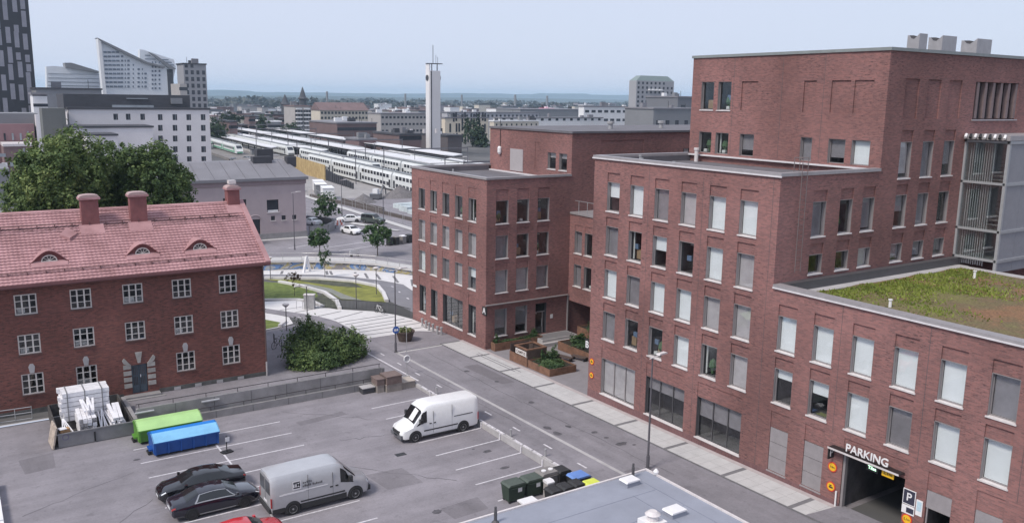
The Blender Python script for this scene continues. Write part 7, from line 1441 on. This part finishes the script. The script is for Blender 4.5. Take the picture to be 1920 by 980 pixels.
# construction yard
yw = empty('hoarding', label='yellow timber wall along the railway by the pink house', cat='wall'); YT = mat('yellow_boards', (.42, .29, .13), .85, var=.2, scale=.6, col2=(.52, .39, .19))
A_, B_ = tp(44, -8.5), tp(78, -8.5)
for k in range(16): p = A_.lerp(B_, k / 16); q = A_.lerp(B_, (k + .95) / 16); s_ = strip(p.xy, q.xy, .3); MB().pz(s_, YZ, 3.4 + k * .03).build('board_section', YT, yw)
for k in range(14):
    p = tp(43 - k * 1.9, -8.3 - .05 * k); o = empty('timber_post', (p.x, p.y, YZ), 0, f'dark upright timber post, {ORD[k]} from the yellow wall', 'post', 'dark posts before the train'); MB().tube((0, 0, 0), (random.uniform(-.1, .1), 0, 3.2 - k * .12), .32, 7).build('post', DKR, o)
def heap(x, y, r, h, label):
    mb = MB(); n = 20; mb.v.append((x, y, YZ + h))
    for j in range(1, 6):
        for k in range(n): a = 2 * math.pi * k / n; rr = r * j / 5 * random.uniform(.88, 1.1); mb.v.append((x + rr * math.cos(a), y + rr * .8 * math.sin(a), YZ + h * (1 - j / 5) ** 1.15 * random.uniform(.85, 1.1) - (.1 if j == 5 else 0)))
    for k in range(n): mb.f.append((0, 1 + k, 1 + (k + 1) % n)); mb.m.append(0)
    for j in range(4):
        for k in range(n): a = 1 + j * n; mb.f.append((a + k, a + n + k, a + n + (k + 1) % n, a + (k + 1) % n)); mb.m.append(0)
    tag(mb.build('gravel_heap', mat('gravel_grey', (.16, .15, .155), .95, var=.25, scale=2), smooth=70), label, 'gravel heap')
heap(78.5, 181, 4.2, 2.6, 'grey gravel heap behind the trench in the construction yard'); heap(90.5, 187, 6, 3.4, 'bigger brown-grey gravel heap near the train')
yg = drape('construction_yard', [(71, 128), (93.5, 128), (96, 195), (101, 262), (88, 262), (72, 200)], 0, mat('yard_gravel', (.30, .285, .285), .95, var=.15, scale=.3), z=YZ + .03)
def cabin(x, y, rz, w_, d, h, label, m=WHT):
    c = empty('site_cabin', (x, y, YZ), rz, label, 'site cabin', 'cabins in the construction yard'); MB().box(-w_ / 2, w_ / 2, -d / 2, d / 2, .15, h).build('cabin_wall', m, c); MB().box(-w_ / 2 - .1, w_ / 2 + .1, -d / 2 - .1, d / 2 + .1, h, h + .15).build('cabin_roof', WHT, c); MB().box(-.5, .5, -d / 2 - .03, -d / 2, .2, h - .4).build('door', GRYP, c)
cabin(75.8, 196, 1.3, 6, 2.6, 2.7, 'white site cabin nearest the pink house corner'); cabin(77.5, 205, 1.3, 6, 2.6, 2.7, 'white site cabin behind the nearest one', CGREY); cabin(80, 213, 1.3, 5, 2.5, 2.6, 'farthest white site cabin by the yellow wall'); cabin(74, 214, 1.2, 4, 2.5, 2.2, 'small reddish site cabin left of the white cabins', mat('cabin_red', (.42, .26, .24), .8, var=.1)); cabin(91.5, 173.5, 1.3, 4, 2.5, 2.8, 'white cabin beside the bigger gravel heap')
PAL = mat('wrapped_pale', (.52, .58, .60), .6, var=.15, scale=.8)
for k, (x, y, w_, h) in enumerate(((83, 168, 5, 1.5), (82.2, 163, 5.5, 1.6), (81.5, 158, 5, 1.4), (80, 153, 4.5, 1.3), (85, 156, 3, 1.5), (84.5, 150, 4, 1.4))):
    o = empty('material_stack', (x, y, YZ), .1, ('pale wrapped stack of building material nearest the trains', 'second wrapped stack counted from the trains', 'third wrapped stack counted from the trains', 'fourth wrapped stack counted from the trains', 'small wrapped stack beside the third one', 'wrapped stack nearest the far road')[k], 'material stack', 'wrapped stacks in the yard'); 
    for j in range(3): MB().box(-w_ / 2, w_ / 2, -1.6 + j * 1.1, -.55 + j * 1.1, .1, h + .1 * (j % 2)).build('package', PAL, o)
    MB().box(-w_ / 2, w_ / 2, -1.6, 1.7, 0, .1).build('pallet', WOODB, o)
tc_ = empty('trench_wall', label='dark trench shoring along the far road in the construction yard', cat='wall')
for a, b in (((72, 197), (73.5, 175)), ((73.5, 175), (74.3, 160)), ((74.3, 160), (75, 146)), ((75.5, 186), (76.5, 166))): MB().pz(strip(a, b, .5), YZ, YZ + 1.2).build('shoring', mat('shoring_brown', (.10, .085, .08), .9, var=.2), tc_)
fb = empty('site_fence', label='light mesh fence panels between far road and construction yard', cat='fence')
for k in range(12):
    p, q = Vector((71.2, 128 + k * 6.0, ROADZ)), Vector((71.2 + .1 * k, 133.8 + k * 6.0, ROADZ)); 
    for z in (.15, 1.9): MB().tube(p + Vector((0, 0, z)), q + Vector((0, 0, z)), .03, 5).build('fence_rail', GALV, fb)
    for e_ in (p, q): MB().tube(e_, e_ + Vector((0, 0, 1.95)), .04, 5).build('fence_post', GALV, fb)
ex = empty('excavator', (84, 186, YZ), .8, 'small dark excavator standing between the gravel heaps', 'excavator'); MB().box(-1.8, 1.8, -1.2, -.6, 0, .7).build('track', BLACK, ex); MB().box(-1.8, 1.8, .6, 1.2, 0, .7).build('track', BLACK, ex); MB().box(-1.6, .9, -1.1, 1.1, .75, 1.9).build('engine_house', P_GREY, ex); MB().box(.1, 1.4, -.2, 1.0, .8, 2.8).build('cab', P_WHITE, ex); MB().box(.2, 1.45, -.1, .9, 1.7, 2.7).build('cab_glass', CGLASS, ex); MB().path([(.9, -.6, 1.4), (3.0, -.6, 3.6), (4.6, -.6, 2.6), (4.9, -.6, 1.0)], .18).build('boom', P_GREY, ex); MB().py([(4.5, .3), (5.3, .2), (5.4, .9), (4.7, 1.1)], -.9, -.3).build('bucket', BLACK, ex)
# vans and cars parked at the platform end
for k, (px, py, Y, m) in enumerate(((438, 300, 335, P_BLACK), (452, 306, 322, P_GREY), (470, 306, 322, P_WHITE), (462, 300, 340, P_GREY))):
    p = S(px, py, Y); car('saloon_car', (p.x, p.y), .9 + k * .4, ('black car at the platform end, leftmost of four', 'grey car, second of four at the platform end', 'white car, rightmost of four at the platform end', 'grey car parked behind the other three at the platform'), m, group='cars at the platform end', z=-1.75) if False else car('saloon_car', (p.x, p.y), .9 + k * .4, ('black car at the platform end, leftmost of four', 'grey car, second of four at the platform end', 'white car, rightmost of four at the platform end', 'grey car parked behind the other three at the platform')[k], m, group='cars at the platform end', z=zf(Y))
# ================================================================ AIR
hz = MB().box(-9500, 14000, -150, 11500, -4.2, 125).build('haze', None); hz.data.materials.clear()
hm = bpy.data.materials.new('haze_air'); hm.use_nodes = True; t = hm.node_tree; t.nodes.remove(t.nodes['Principled BSDF']); pv_ = t.nodes.new('ShaderNodeVolumePrincipled')
pv_.inputs['Color'].default_value = (.60, .81, 1.0, 1); pv_.inputs['Density'].default_value = .000105; pv_.inputs['Anisotropy'].default_value = 0.0
t.links.new(pv_.outputs[0], t.nodes['Material Output'].inputs['Volume']); hz.data.materials.append(hm); tag(hz, 'thin bluish summer haze over the city', 'haze', kind='stuff')
